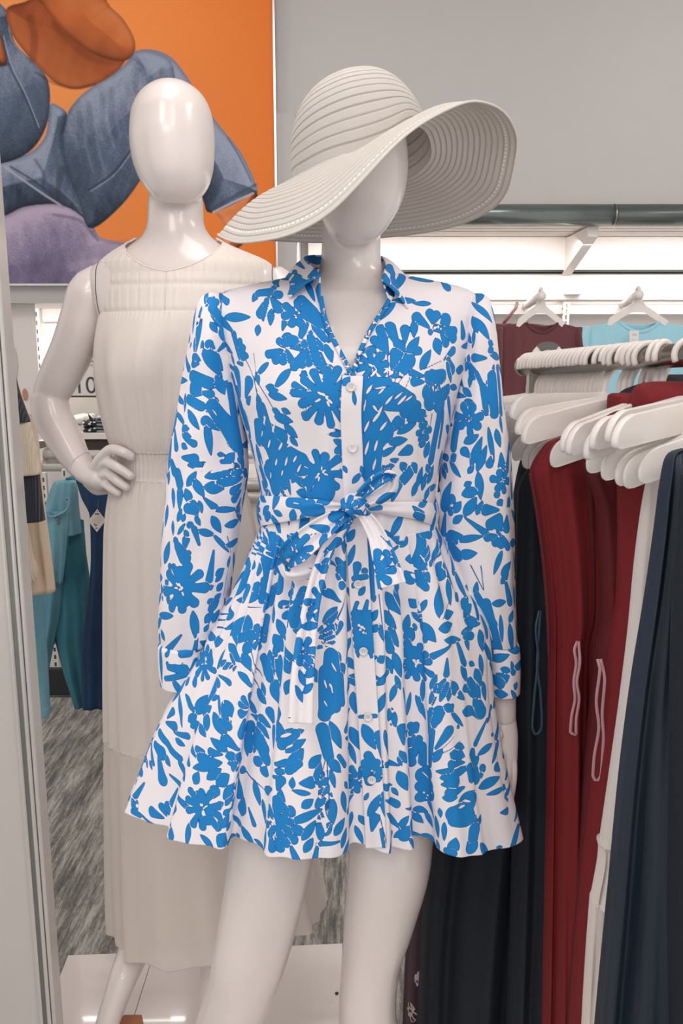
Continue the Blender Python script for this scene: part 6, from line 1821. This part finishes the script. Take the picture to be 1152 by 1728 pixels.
hung('leg', [(880, 72, 122, YJ, .05), (960, 62, 112, YJ, .055), (1040, 62, 102, YJ, .05), (1080, 64, 92, YJ, .04), (1130, 72, 82, YJ, .02)], 60, 110, DL, j1, 4, .006, 5)
hung('leg', [(880, 100, 140, YJ + .04, .05), (960, 98, 146, YJ + .04, .055), (1060, 92, 150, YJ + .04, .055), (1120, 104, 150, YJ + .04, .05), (1190, 126, 150, YJ + .04, .035)], 60, 110, DM, j1, 4, .006, 8)
MB().tube(resample([P(*q) for q in [(76, 864, YJ - .07), (88, 872, YJ - .075), (100, 868, YJ - .075), (114, 858, YJ - .07), (117, 846, YJ - .06), (113, 842, YJ - .055)]], 24), .008, 10, .5).make('waist_tie', DP, j1, True)
for k, (x, y) in enumerate(((98, 876), (99, 882), (112, 842))):
    MB().tube([P(x, y, YJ - .075), P(x, y, YJ - .066)], .0045, 12).make('snap_button', M['steel'], j1, True)
h = thing('clip_hanger', 'clear white clip holding the waistband of the light blue jeans', 'hanger clip', P(111, 802, YJ))
MB().box(wx(107, 800, YJ), wx(116, 800, YJ), YJ - .02, YJ + .02, wz(805, YJ), wz(791, YJ), .002).make('jaw', M['white_plastic'], h)
MB().box(wx(110.5, 800, YJ), wx(112.5, 800, YJ), YJ - .022, YJ - .02, wz(802, YJ), wz(793, YJ)).make('slot', M['grey_print'], h)
j2 = thing('jeans', 'pale blue jeans leg with stitched hem hanging next to the grey end panel', 'jeans', P(73, 1205, 2.7))
MB().tube([P(56, 872, 2.7), P(58, 850, 2.75), P(60, 800, 3.05)], .012, 10).make('waist_loop', DP, j2, True)
hung('leg', [(870, 46, 66, 2.7, .03), (990, 48, 70, 2.7, .04), (1100, 56, 78, 2.7, .04), (1190, 63, 83, 2.7, .035), (1204, 64, 83.5, 2.7, .035)], 60, 80, DP, j2, 2, .003, 5)
hung('hem', [(1191, 62.6, 83.6, 2.7, .037), (1193, 62.7, 83.8, 2.7, .038), (1204, 63.8, 84, 2.7, .037), (1205.5, 64, 83.8, 2.7, .036)], 8, 80, DP, j2, 2, .002, 5)
j3 = thing('jeans', 'dark navy jeans hanging beside the cream dress, under the hand', 'jeans', P(160, 1190, 2.9))
hung('leg', [(810, 128, 186, 2.9, .03), (840, 138, 188, 2.9, .04), (870, 152, 190, 2.9, .045), (940, 154, 192, 2.9, .05), (1000, 150, 192, 2.9, .055), (1100, 138, 190, 2.9, .05), (1192, 138, 182, 2.9, .035)], 70, 120, DD, j3, 4, .006, 2)
j4 = thing('jeans', 'teal jeans with faded seams hanging between the light and the dark pair', 'jeans', P(138, 1190, 3.0))
hung('leg', [(805, 112, 126, 3.0, .03), (880, 116, 135, 3.0, .04), (985, 112, 151, 3.0, .05), (1100, 116, 158, 3.0, .05), (1190, 130, 160, 3.0, .03)], 70, 110, DM, j4, 3, .006, 4)

# diamond hang tag
tg = thing('hang_tag', 'white diamond shaped paper tag hanging on the dark navy jeans', 'tag', P(163, 897, 2.82))
flatdisc([(164, 859), (178.5, 878), (163.5, 898), (148.5, 879)], 2.82, 'card', M['white_paint'], tg, .0015)
flatdisc([(166, 868), (174, 876), (162, 889), (154, 880)], 2.8195, 'raised_label', M['cream_paint'], tg, .0004)
flatdisc([(160, 866.3), (167.5, 866.3), (167.5, 868.3), (160, 868.3)], 2.8194, 'printed_line', M['grey_print'], tg, .0003)
flatdisc([(160.5, 890.5), (165, 890.5), (165, 892), (160.5, 892)], 2.8194, 'printed_line', M['grey_print'], tg, .0003)
flatdisc([(158, 884), (161, 888), (164, 886), (163, 885), (161.2, 886.2), (159, 883)], 2.8193, 'printed_mark', M['grey_print'], tg, .0003)
MB().tube([P(164, 864, 2.819), P(165, 856, 2.83), P(166, 842, 2.84)], .0015, 6).make('string', M['grey_print'], tg, True)
# ================================================================== T-shirts on the back wall
def tee(cxp, w, ytop, ybot, Y, mat, label, hanglabel, tagged=False, sleeve=True, neck=(-.36, .42), seed=0, dark=None):
    """a T-shirt spread on a hanger, front towards the room; cxp centre px, w half width px"""
    t = thing('t_shirt', label, 't-shirt', P(cxp, ybot, Y))
    n, m = 120, 90
    u = np.linspace(-1, 1, n)
    x = cxp + u * w
    shoulder = ytop + 3 + 12 * np.abs(u) ** 2.2 + 26 * np.clip((np.abs(u) - .86) / .14, 0, 1) ** 2
    nl, nr = neck
    def scoop(dep):
        k = np.clip((u - nl) / (nr - nl), 0, 1)
        inside = (u > nl) & (u < nr)
        return np.where(inside, dep * np.sin(np.pi * k) ** .75, 0)
    for nm, dep, off, sgn in (('front', 19, -.028, 1), ('back', 7, .028, -1)):
        G = np.zeros((m, n, 3))
        top = shoulder + scoop(dep)
        for i in range(m):
            v = i / (m - 1)
            py = top * (1 - v) + ybot * v
            edge = np.sqrt(np.clip(1 - u ** 2, 0, 1))
            fold = .010 * np.sin(u * 9 + seed + v * 2) * v + .006 * np.sin(u * 21 + seed * 2) * np.sqrt(v) + .006 * np.sin((u * 6 + v * 9) + seed) * v
            Yv = Y + off * (.25 + .75 * edge) * (.35 + .65 * min(1, v * 3)) + sgn * -.0 + fold * sgn * -.6
            G[i] = PV(x + 2 * v * np.sign(u) * np.abs(u), py, Yv)
        o = put(nm, G.reshape(-1, 3), gridfaces(m, n), mat, t)
        modify(o, ('SOLIDIFY', dict(thickness=.0015, offset=0)))
        if nm == 'front':
            k = (u > nl - .01) & (u < nr + .01)
            MB().tube(resample(G[0][k] - np.array([0, .001, 0]), 60), .006, 10, .5, (0, 1, 0)).make('neckband', dark or mat, t, True)
    if sleeve:
        for s in (-1, 1):
            c = P(cxp + s * w * .96, ytop + 24, Y); dpx = depth_of(c) / FPX
            rows = [(ytop + 12, cxp + s * w * 1.0 - 10, cxp + s * w * 1.0 + 4, Y, .012), (ytop + 34, cxp + s * w * 1.03 - 15, cxp + s * w * 1.03 + 6, Y, .03), (ytop + 75, cxp + s * w * 1.05 - 16, cxp + s * w * 1.05 + 8, Y + .01, .038), (ytop + 110, cxp + s * w * 1.05 - 15, cxp + s * w * 1.05 + 8, Y + .01, .038)]
            hung('sleeve', rows, 30, 60, mat, t, 3, .004, seed + s)
    if tagged:
        x0, y0 = cxp - 14, ytop + 20
        g = flatdisc([(x0, y0), (x0 + 15.5, y0), (x0 + 15.5, y0 + 22), (x0, y0 + 22)], Y - .052, 'paper_tag', M['white_paint'], t, .001)
        for yy, w_ in ((5, 8), (7, 8), (15, 5)):
            flatdisc([(x0 + 4, y0 + yy), (x0 + 4 + w_, y0 + yy), (x0 + 4 + w_, y0 + yy + .9), (x0 + 4, y0 + yy + .9)], Y - .0524, 'tag_print', plain('tag_print', (170, 165, 160), .6), g, .0003)
    # hanger
    h = thing('coat_hanger', hanglabel, 'hanger', P(cxp, ytop, Y))
    wing = [(-44, 26), (-40, 14), (-24, 2), (-10, -8), (-5, -22), (5, -22), (10, -8), (24, 4), (44, 20), (38, 28), (20, 14), (8, 5), (-8, 5), (-22, 14), (-38, 28)]
    V = [P(cxp + a * w / 72, ytop + b - 16, Y - .012) for a, b in wing] + [P(cxp + a * w / 72, ytop + b - 16, Y + .012) for a, b in wing]
    k = len(wing)
    MB().add(V, [list(range(k)), list(range(2 * k - 1, k - 1, -1))] + [(i, k + i, k + (i + 1) % k, (i + 1) % k) for i in range(k)]).make('arms', M['white_plastic'], h)
    an = np.linspace(-.4, math.pi * 1.15, 18)
    c = P(cxp, ytop - 44, Y); r = .018
    MB().tube(np.concatenate([[P(cxp, ytop - 34, Y)], np.stack([c[0] + 0 * an, c[1] + r * np.cos(an) * -1, c[2] + r * np.sin(an)], -1)]), .005, 10).make('hook', M['white_plastic'], h, True)
    # arm fixed to the wall bar that carries the hanger
    f = thing('faceout_arm', 'white notched arm fixed to the wall bars, carrying the ' + ('maroon' if 'maroon' in label else 'light blue') + ' T-shirt', 'display arm', P(cxp - 20, ytop - 44, Y + .1))
    A_, B_ = P(cxp, ytop - 40, Y - .03), P(cxp - 28, ytop - 22, 3.44)
    MB().tube([A_, A_ * .98 + B_ * .02, B_], .011, 10).make('arm', M['white_plastic'], f, True)
    MB().tube([A_ + [0, -.012, 0], A_], .016, 16).make('end_knob', M['white_plastic'], f, True)
    rr = MB()
    for q in range(6):
        p = A_ + (B_ - A_) * (.12 + q * .13)
        rr.tube([p - [0, .006, 0], p + [0, .006, 0]], .0145, 14)
    rr.make('notches', M['white_plastic'], f, True)
    return t


MAR, LBL = cloth('maroon_jersey', (104, 54, 60), .85, (1, 1, .4), scale=10), cloth('light_blue_jersey', (160, 212, 228), .85, (1, 1, .4), scale=10)
tee(912, 68, 540, 740, 2.95, MAR, 'maroon T-shirt spread on a white hanger on the back wall', 'white hanger holding the maroon T-shirt', seed=1, dark=cloth('maroon_rib', (88, 44, 50), .85))
tee(1076, 86, 538, 740, 2.95, LBL, 'light blue T-shirt with a paper tag on the back wall', 'white hanger holding the light blue T-shirt', tagged=True, seed=4)
# the maroon one behind, a little to the left
t = thing('t_shirt', 'second maroon T-shirt hanging directly behind the first, its sleeve showing at the left', 't-shirt', P(850, 700, 3.1))
MB().tube([P(850, 545, 3.12), P(870, 520, 3.3), P(872, 512, 3.43)], .006, 10).make('loop', MAR, t, True)
hung('body', [(546, 836, 905, 3.1, .01), (552, 829, 940, 3.1, .02), (575, 822, 960, 3.1, .03), (640, 824, 962, 3.1, .04), (760, 826, 962, 3.1, .04)], 50, 120, MAR, t, 6, .006, 3)

# ================================================================== hanger
def arm_outline():
    """half of the hanger blade in XZ, from the neck to the rounded tip at -x"""
    o = [(0.0, -.050), (-.02, -.053), (-.06, -.059), (-.12, -.068), (-.168, -.076)]
    for k in range(1, 10):
        a = k / 9 * math.pi / 2
        o.append((-.168 - .037 * math.sin(a), -.076 - .032 * (1 - math.cos(a))))
    return o + [(-.2045, -.1125), (-.2015, -.116), (-.196, -.1165), (-.12, -.105), (-.05, -.0945), (0, -.088)]


def hanger_meshes():
    left = arm_outline()
    right = [(-x, z) for x, z in left[::-1]]
    out = left + right[1:-1]
    m = MB().slab(out, .010)
    body = np.concatenate(m.v), m.f
    hk = MB()
    an = np.linspace(math.radians(-62), math.radians(205), 26)
    pts = [(0, 0, -.056), (0, 0, -.040), (.004, 0, -.028)]
    R = .0205
    arc = [(R * math.cos(a), 0, R * math.sin(a)) for a in np.linspace(math.radians(-40), math.radians(196), 26)]
    hk.tube(resample(pts[:2] + [(.006, 0, -.024)] + arc, 40), .0046, 10, 1.0)
    return body, (np.concatenate(hk.v), hk.f)


(HB, HBF), (HH, HHF) = hanger_meshes()


def new_hanger(loc, rz, label, group=None, tilt=0.0, proto=[None]):
    """rz: direction of the blade; tilt lets the left tip drop"""
    t = thing('coat_hanger', label, 'hanger', loc, rz, group)
    t.rotation_euler = (0, -tilt, rz)
    if proto[0] is None:
        b = put('arms', HB, HBF, M['white_plastic'], None, True, local=True)
        k = put('hook', HH, HHF, M['white_plastic'], None, True, local=True)
        proto[0] = (b, k)
        mod = b.modifiers.new('e', 'EDGE_SPLIT'); mod.split_angle = math.radians(50)
    else:
        b, k = (x.copy() for x in proto[0])
        COL.objects.link(b); COL.objects.link(k)
    b.parent = t; k.parent = t
    return t


# ================================================================== clothes rack on the right
RA = P(884, 618, 1.62); RB = P(1152, 599, 1.15)
rd = RB - RA; rd /= np.linalg.norm(rd)
RE = RA + rd * .84
rk_ = thing('clothes_rack', 'round steel clothes rack rail packed with white hangers, at the right', 'clothes rack', (RA[0] + .2, RA[1] - .1, 0))
rr_ = .0165
MB().tube([RA, RE], rr_, 28).make('rail', M['steel'], rk_, True)
MB().tube([RA - rd * .008, RA - rd * .002, RA], [rr_ * 1.0, rr_ * 1.18, rr_ * 1.18], 28).make('end_cap', plain('end_cap_metal', (176, 170, 162), .35, .8), rk_, True)
up = RA + rd * .045
MB().box(up[0] - .012, up[0] + .012, up[1] - .012, up[1] + .012, 0.02, up[2] - .01).make('upright', M['steel'], rk_)
up2 = RA + rd * .82
MB().box(up2[0] - .012, up2[0] + .012, up2[1] - .012, up2[1] + .012, 0.02, up2[2] - .01).make('upright', M['steel'], rk_)
MB().box(up[0] - .03, up[0] + .35, up[1] - .02, up[1] + .02, 0.0, .03).make('foot', M['steel'], rk_)
MB().box(up2[0] - .1, up2[0] + .25, up2[1] - .02, up2[1] + .02, 0.0, .03).make('foot', M['steel'], rk_)
# round size divider at the rail end
dv = thing('size_divider', 'round white and grey size divider ring on the end of the steel rail', 'divider', RA + rd * .02)
nd = rd; sd = np.cross(nd, [0, 0, 1.0]); sd /= np.linalg.norm(sd); ud = np.cross(sd, nd)
def ringpart(name, mat, a0, a1, r0, r1, thick, parent, c):
    an = np.linspace(a0, a1, 40); V = []
    for q in (-thick / 2, thick / 2):
        for r in (r0, r1):
            V.append(c + nd * q + r * (sd * np.cos(an)[:, None] + ud * np.sin(an)[:, None]))
    V = np.concatenate(V); n = 40; F = []
    for i in range(n - 1):
        for a_, b_ in ((0, 1), (1, 3), (3, 2), (2, 0)): F.append((a_ * n + i, a_ * n + i + 1, b_ * n + i + 1, b_ * n + i))
    F += [(0, n, 3 * n, 2 * n), (n - 1, 2 * n - 1, 4 * n - 1, 3 * n - 1)]
    return put(name, V, F, mat, parent, False)
dc = RA + rd * .02 + np.array([.035, 0, .008])
ringpart('ring', M['white_plastic'], 0, 2 * math.pi, .020, .036, .004, dv, dc)
ringpart('grey_label', plain('grey_label', (96, 94, 90), .5), .9, 2.2, .022, .037, .006, dv, dc)
# packed empty hangers
hz = math.atan2(rd[1], rd[0]) + math.pi / 2      # blade perpendicular to the rail
rgh = random.Random(8)
for k in range(20):
    p = RA + rd * (.020 + k * .0128)
    new_hanger(p, hz + rgh.uniform(-.07, .07), 'empty white plastic hanger packed tightly among others along the steel rail', 'hangers packed along the steel rail', rgh.uniform(-.05, .02))


def rail_hanger(t_, tip, label, group=None):
    """hanger hooked on the rail at distance t_, turned and swung so its left tip is seen at pixel tip"""
    R_ = RA + rd * t_
    best = None
    for Yq in np.linspace(R_[1] - .20, R_[1] + .12, 161):
        q = P(tip[0], tip[1], Yq)
        e = abs(np.linalg.norm(q - R_) - math.hypot(.2035, .108))
        if best is None or e < best[0]: best = (e, q)
    q = best[1]
    d = R_ - q
    rz = math.atan2(d[1], d[0]); hd = math.hypot(d[0], d[1])
    tilt = math.atan2(.2035, .108) - math.atan2(hd, d[2])   # swing about the hook
    return new_hanger(R_, rz, label, group, -tilt if False else -(math.atan2(hd, d[2]) - math.atan2(.2035, .108)))


LC, RC = 'hangers in the left cascade', 'hangers in the right cascade'
for t_, tip, lb in ((.285, (833, 724), 'white hanger just under the long bar, first step of the left cascade'),
                    (.325, (828, 744), 'white hanger whose end touches the floral sleeve, second step of the left cascade'),
                    (.338, (838, 759), 'white hanger in the left cascade beside the floral sleeve, third step down'),
                    (.350, (872, 724), 'white hanger inside the left cascade, directly below the long bar'),
                    (.362, (882, 740), 'white hanger inside the left cascade, second one below the long bar'),
                    (.376, (844, 786), 'white hanger in the left cascade beside the floral sleeve, fourth step down'),
                    (.390, (862, 802), 'white hanger with the lowest end beside the floral sleeve'),
                    (.405, (879, 803), 'white hanger holding the bright red sleeveless dress')):
    rail_hanger(t_, tip, lb, LC)
rail_hanger(.300, (861, 698), 'long white hanger bar topmost on the left, with dark red cloth folded over it', LC)
for t_, tip, lb in ((.425, (948, 754), 'white hanger at the left start of the right cascade, rear one of the pair'),
                    (.440, (958, 758), 'white hanger at the left start of the right cascade, front one of the pair'),
                    (.500, (921, 786), 'white hanger overlapping the shoulder of the bright red sleeveless dress'),
                    (.515, (998, 748), 'white hanger in mid right cascade, directly behind the two topmost'),
                    (.530, (988, 765), 'white hanger in mid right cascade, peeking out above the broad one'),
                    (.550, (1025, 736), 'topmost white hanger of the right cascade, rear one'),
                    (.585, (1036, 745), 'topmost white hanger of the right cascade, front one'),
                    (.600, (985, 793), 'broad white hanger in the middle of the right cascade'),
                    (.625, (996, 817), 'white hanger second from the bottom of the right cascade'),
                    (.650, (1016, 830), 'white hanger half hidden behind the lowest one of the right cascade'),
                    (.665, (1021, 842), 'lowest white hanger of the right cascade'),
                    (.715, (1058, 820), 'white hanger carrying the slate navy satin dress at the right edge')):
    rail_hanger(t_, tip, lb, RC)

# ------------------------------------------------------------------ garments on the rack
def velvet(name, rgb, sh=.5, rough=.8):
    t = NT(name); c = lin(*rgb)
    f = t.noise(t.coord('Object'), 800, 2); w = t.noise(t.coord('Object', (1, 1, .10)), 26, 3)
    t.set(t.mix(f, tuple(x * .7 for x in c[:3]) + (1,), c), rough, Sheen_Weight=sh, Sheen_Roughness=.35, Sheen_Tint=tuple(min(1, x * 3 + .05) for x in c[:3]) + (1,))
    t.bump(t.math('ADD', w, t.math('MULTIPLY', f, .04)), .5, .012); return t.m
NVY, NVS, RED, RED2, WHT = velvet('navy_velvet', (5, 18, 34), .16), velvet('slate_satin', (18, 34, 50), .14, .5), velvet('red_jersey', (124, 12, 22), .08), velvet('deep_red_jersey', (98, 10, 20), .08), cloth('white_crinkle', (228, 218, 210), .8, (1, 1, .15), scale=30)


def drape(name, label, cat, parts, group=None, base=None):
    r0 = parts[0][1]
    t = thing(name, label, cat, P((r0[-1][1] + r0[-1][2]) / 2, r0[-1][0], r0[-1][3]), 0, group)
    for nm, rows, mat, folds, amp, seed, e in parts:
        hung(nm, rows, 150, 260, mat, t, folds, amp, seed, e)
    return t


drape('velvet_dress', 'dark navy velvet dress hanging behind the floral sleeve, its wide skirt showing under the hem', 'dress',
      [('bodice', [(742, 905, 1010, 1.37, .012), (760, 885, 1030, 1.37, .03), (800, 872, 1040, 1.37, .04), (1000, 845, 1030, 1.37, .05), (1100, 800, 1010, 1.37, .06)], NVY, 5, .006, 1, 1),
       ('skirt', [(1090, 800, 1010, 1.37, .06), (1250, 760, 980, 1.37, .075), (1400, 730, 950, 1.37, .085), (1560, 712, 935, 1.37, .09), (1728, 704, 925, 1.37, .09), (1850, 700, 920, 1.37, .09)], NVY, 7, .016, 2, 1)])
drape('velvet_dress', 'second dark navy velvet dress, seen as a narrow strip left of the red dress', 'dress',
      [('body', [(770, 930, 1000, 1.26, .012), (790, 892, 1010, 1.26, .03), (830, 873, 1010, 1.26, .035), (1100, 869, 990, 1.26, .045), (1440, 864, 970, 1.26, .055), (1728, 855, 950, 1.26, .06), (1850, 850, 945, 1.26, .06)], NVY, 4, .012, 5, 1)])


def floral_burg():
    t = NT('burgundy_floral'); co = t.coord('Object')
    v = t.n('ShaderNodeTexVoronoi'); v.inputs['Scale'].default_value = 11; t.l(co, v.inputs['Vector'])
    v2 = t.n('ShaderNodeTexVoronoi', feature='DISTANCE_TO_EDGE'); v2.inputs['Scale'].default_value = 75; t.l(co, v2.inputs['Vector'])
    m = t.math('MULTIPLY', t.math('LESS_THAN', v.outputs['Distance'], .30), t.math('LESS_THAN', v2.outputs['Distance'], .13))
    n = t.noise(co, 5, 2)
    t.set(t.mix(m, t.mix(n, lin(72, 20, 34), lin(52, 40, 58)), lin(216, 200, 196)), .7, Sheen_Weight=.2); return t.m
drape('floral_dress', 'burgundy dress with small white flower clusters, showing between knee and navy velvet', 'dress',
      [('body', [(1240, 760, 900, 1.56, .02), (1400, 712, 850, 1.56, .04), (1500, 692, 800, 1.56, .04), (1600, 684, 780, 1.56, .045), (1728, 678, 760, 1.56, .05), (1850, 672, 750, 1.56, .05)], floral_burg(), 4, .008, 2, 1)])
drape('red_dress', 'bright red sleeveless long dress hanging from the hanger beside the floral sleeve', 'dress',
      [('body', [(738, 948, 960, 1.19, .006), (744, 928, 968, 1.19, .014), (760, 912, 985, 1.19, .022), (785, 897, 1000, 1.19, .028), (800, 893, 1006, 1.19, .03), (840, 900, 1008, 1.19, .032), (960, 918, 1009, 1.19, .036), (1040, 925, 1006, 1.19, .038), (1080, 926, 996, 1.19, .038), (1200, 925, 993, 1.19, .04), (1400, 922, 990, 1.19, .045), (1728, 916, 985, 1.19, .05), (1850, 912, 982, 1.19, .05)], RED, 5, .010, 1, .9),
       ('armhole_edge', [(800, 892, 898, 1.162, .004), (880, 905, 911, 1.158, .004), (960, 915, 921, 1.154, .004), (1040, 921, 927, 1.15, .004), (1110, 924, 928, 1.152, .003)], RED2, 1, .0, 1, 1)])
drape('red_dress', 'deep red dress with a low curved armhole, behind the bright red one', 'dress',
      [('body', [(800, 990, 1080, 1.14, .012), (850, 1004, 1090, 1.14, .022), (950, 1012, 1090, 1.14, .026), (1040, 1014, 1085, 1.14, .028), (1090, 1004, 1075, 1.14, .03), (1140, 1000, 1062, 1.14, .03), (1300, 985, 1045, 1.14, .035), (1728, 955, 1010, 1.14, .04), (1850, 950, 1005, 1.14, .04)], RED2, 3, .006, 4, .9)])
drape('red_dress', 'third red dress glimpsed between the deep red one and the white garment', 'dress',
      [('body', [(800, 1040, 1110, 1.10, .01), (900, 1042, 1105, 1.10, .018), (1000, 1040, 1095, 1.10, .02), (1080, 1030, 1080, 1.10, .022), (1200, 1015, 1060, 1.10, .022), (1400, 990, 1030, 1.10, .024), (1728, 962, 1000, 1.10, .026), (1850, 958, 996, 1.10, .026)], RED, 2, .004, 7, .9)])
drape('white_garment', 'narrow white crinkled garment with gathered seams between the red and slate navy dresses', 'garment',
      [('body', [(800, 1092, 1120, 1.03, .008), (860, 1082, 1118, 1.03, .014), (950, 1071, 1112, 1.03, .018), (1060, 1061, 1105, 1.03, .02), (1180, 1047, 1090, 1.03, .022), (1300, 1030, 1080, 1.03, .022), (1425, 1012, 1062, 1.03, .022)], WHT, 2, .005, 3, .9),
       ('gathered_band', [(1420, 1008, 1062, 1.03, .024), (1430, 1010, 1064, 1.03, .02), (1500, 1000, 1050, 1.03, .02), (1520, 996, 1046, 1.03, .024)], WHT, 9, .003, 3, .9),
       ('skirt', [(1515, 996, 1046, 1.03, .022), (1600, 990, 1040, 1.03, .024), (1728, 983, 1030, 1.03, .026), (1850, 978, 1025, 1.03, .026)], WHT, 3, .006, 5, .9)])
drape('satin_dress', 'slate navy satin long dress nearest the camera at the right edge', 'dress',
      [('body', [(757, 1150, 1182, .90, .006), (764, 1130, 1210, .90, .014), (776, 1122, 1235, .90, .02), (800, 1117, 1250, .90, .024), (900, 1104, 1250, .90, .028), (1000, 1090, 1250, .90, .03), (1150, 1066, 1250, .90, .034), (1300, 1047, 1250, .90, .038), (1500, 1028, 1250, .90, .042), (1728, 1006, 1250, .90, .045), (1800, 1000, 1250, .90, .045)], NVS, 6, .012, 2, .85)])
drape('satin_dress', 'very dark navy dress at the right border, in front of the slate navy one', 'dress',
      [('body', [(800, 1148, 1290, .85, .012), (950, 1138, 1290, .85, .02), (1100, 1132, 1290, .85, .024), (1300, 1130, 1290, .85, .026), (1728, 1124, 1290, .85, .03), (1800, 1122, 1290, .85, .03)], NVY, 4, .007, 3, .85)])

# red dress folded over the long hanger bar
fd = thing('red_dress', 'dark red jersey dress folded over the long hanger bar at the top right', 'dress', P(1090, 700, 1.33))
def lump(name, rows, mat, parent, folds=3, amp=.006, seed=0):
    return hung(name, rows, 70, 200, mat, parent, folds, amp, seed, .9)
lump('folded_panel', [(664, 1032, 1090, 1.20, .02), (668, 1028, 1100, 1.20, .036), (685, 1027, 1105, 1.20, .042), (706, 1028, 1110, 1.20, .044), (740, 1030, 1110, 1.20, .04)], RED, fd, 2, .004, 3)
lump('rolled_fold', [(644, 1098, 1170, 1.15, .012), (648, 1082, 1200, 1.15, .03), (656, 1072, 1215, 1.15, .044), (675, 1066, 1220, 1.15, .054), (700, 1064, 1220, 1.15, .058), (730, 1064, 1220, 1.15, .058)], RED, fd, 3, .006, 5)
lump('rolled_fold', [(690, 1060, 1200, 1.10, .01), (694, 1040, 1210, 1.10, .024), (702, 1025, 1215, 1.10, .034), (716, 1010, 1215, 1.10, .036), (740, 1010, 1215, 1.10, .036)], RED2, fd, 5, .006, 8)
nf_ = thing('navy_dress', 'dark navy dress bunched over the rail behind the folded red one', 'dress', P(1110, 650, 1.255))
lump('bunched_body', [(632, 1130, 1180, 1.245, .01), (638, 1110, 1200, 1.245, .024), (648, 1080, 1215, 1.245, .034), (660, 1050, 1215, 1.245, .036), (672, 1040, 1215, 1.245, .036), (690, 1040, 1215, 1.245, .036)], NVY, nf_, 4, .006, 2)
MB().add([P(1112, 618, 1.245), P(1128, 618, 1.245), P(1124, 650, 1.235), P(1100, 650, 1.235), P(1112, 618, 1.265), P(1128, 618, 1.265), P(1124, 650, 1.255), P(1100, 650, 1.255)],
         [(0, 3, 2, 1), (4, 5, 6, 7), (0, 1, 5, 4), (1, 2, 6, 5), (2, 3, 7, 6), (3, 0, 4, 7)]).make('strap', NVY, nf_)

# clear hanger loops dangling from the dresses
def loop(pts, label, mat, r=.0022):
    c = resample([P(*q) for q in pts], 60)
    o = MB().tube(c, r, 8, .35, (0, 1, 0)).make('hanger_loop', mat, None, True)
    tag(o, label, 'hanger loop')
CL = plain('clear_pink_loop', (196, 150, 156), .2, Alpha=1.0); CD = plain('dark_loop', (46, 72, 88), .3)
loop([(974, 1082, 1.13), (969, 1096, 1.125), (972, 1120, 1.125), (968, 1150, 1.125), (970, 1180, 1.125), (964, 1210, 1.125), (962, 1236, 1.125), (972, 1240, 1.125), (972, 1216, 1.125), (977, 1180, 1.125), (973, 1150, 1.125), (978, 1120, 1.125), (976, 1082, 1.13)], 'clear pinkish hanger loop dangling from the armhole of the bright red dress', CL)
loop([(1008, 1112, 1.09), (1012, 1130, 1.085), (1006, 1180, 1.085), (1010, 1230, 1.085), (1002, 1280, 1.085), (1000, 1308, 1.085), (1006, 1318, 1.085), (1014, 1308, 1.085), (1018, 1250, 1.085), (1016, 1200, 1.085), (1020, 1150, 1.085), (1013, 1112, 1.09)], 'clear pinkish hanger loop dangling from the deep red dress', CL)
loop([(910, 1030, 1.21), (904, 1060, 1.205), (908, 1110, 1.205), (902, 1170, 1.205), (898, 1225, 1.205), (904, 1240, 1.205), (914, 1228, 1.205), (912, 1170, 1.205), (906, 1120, 1.205), (912, 1030, 1.21)], 'dark teal hanger loop dangling in front of the navy velvet strip', CD)
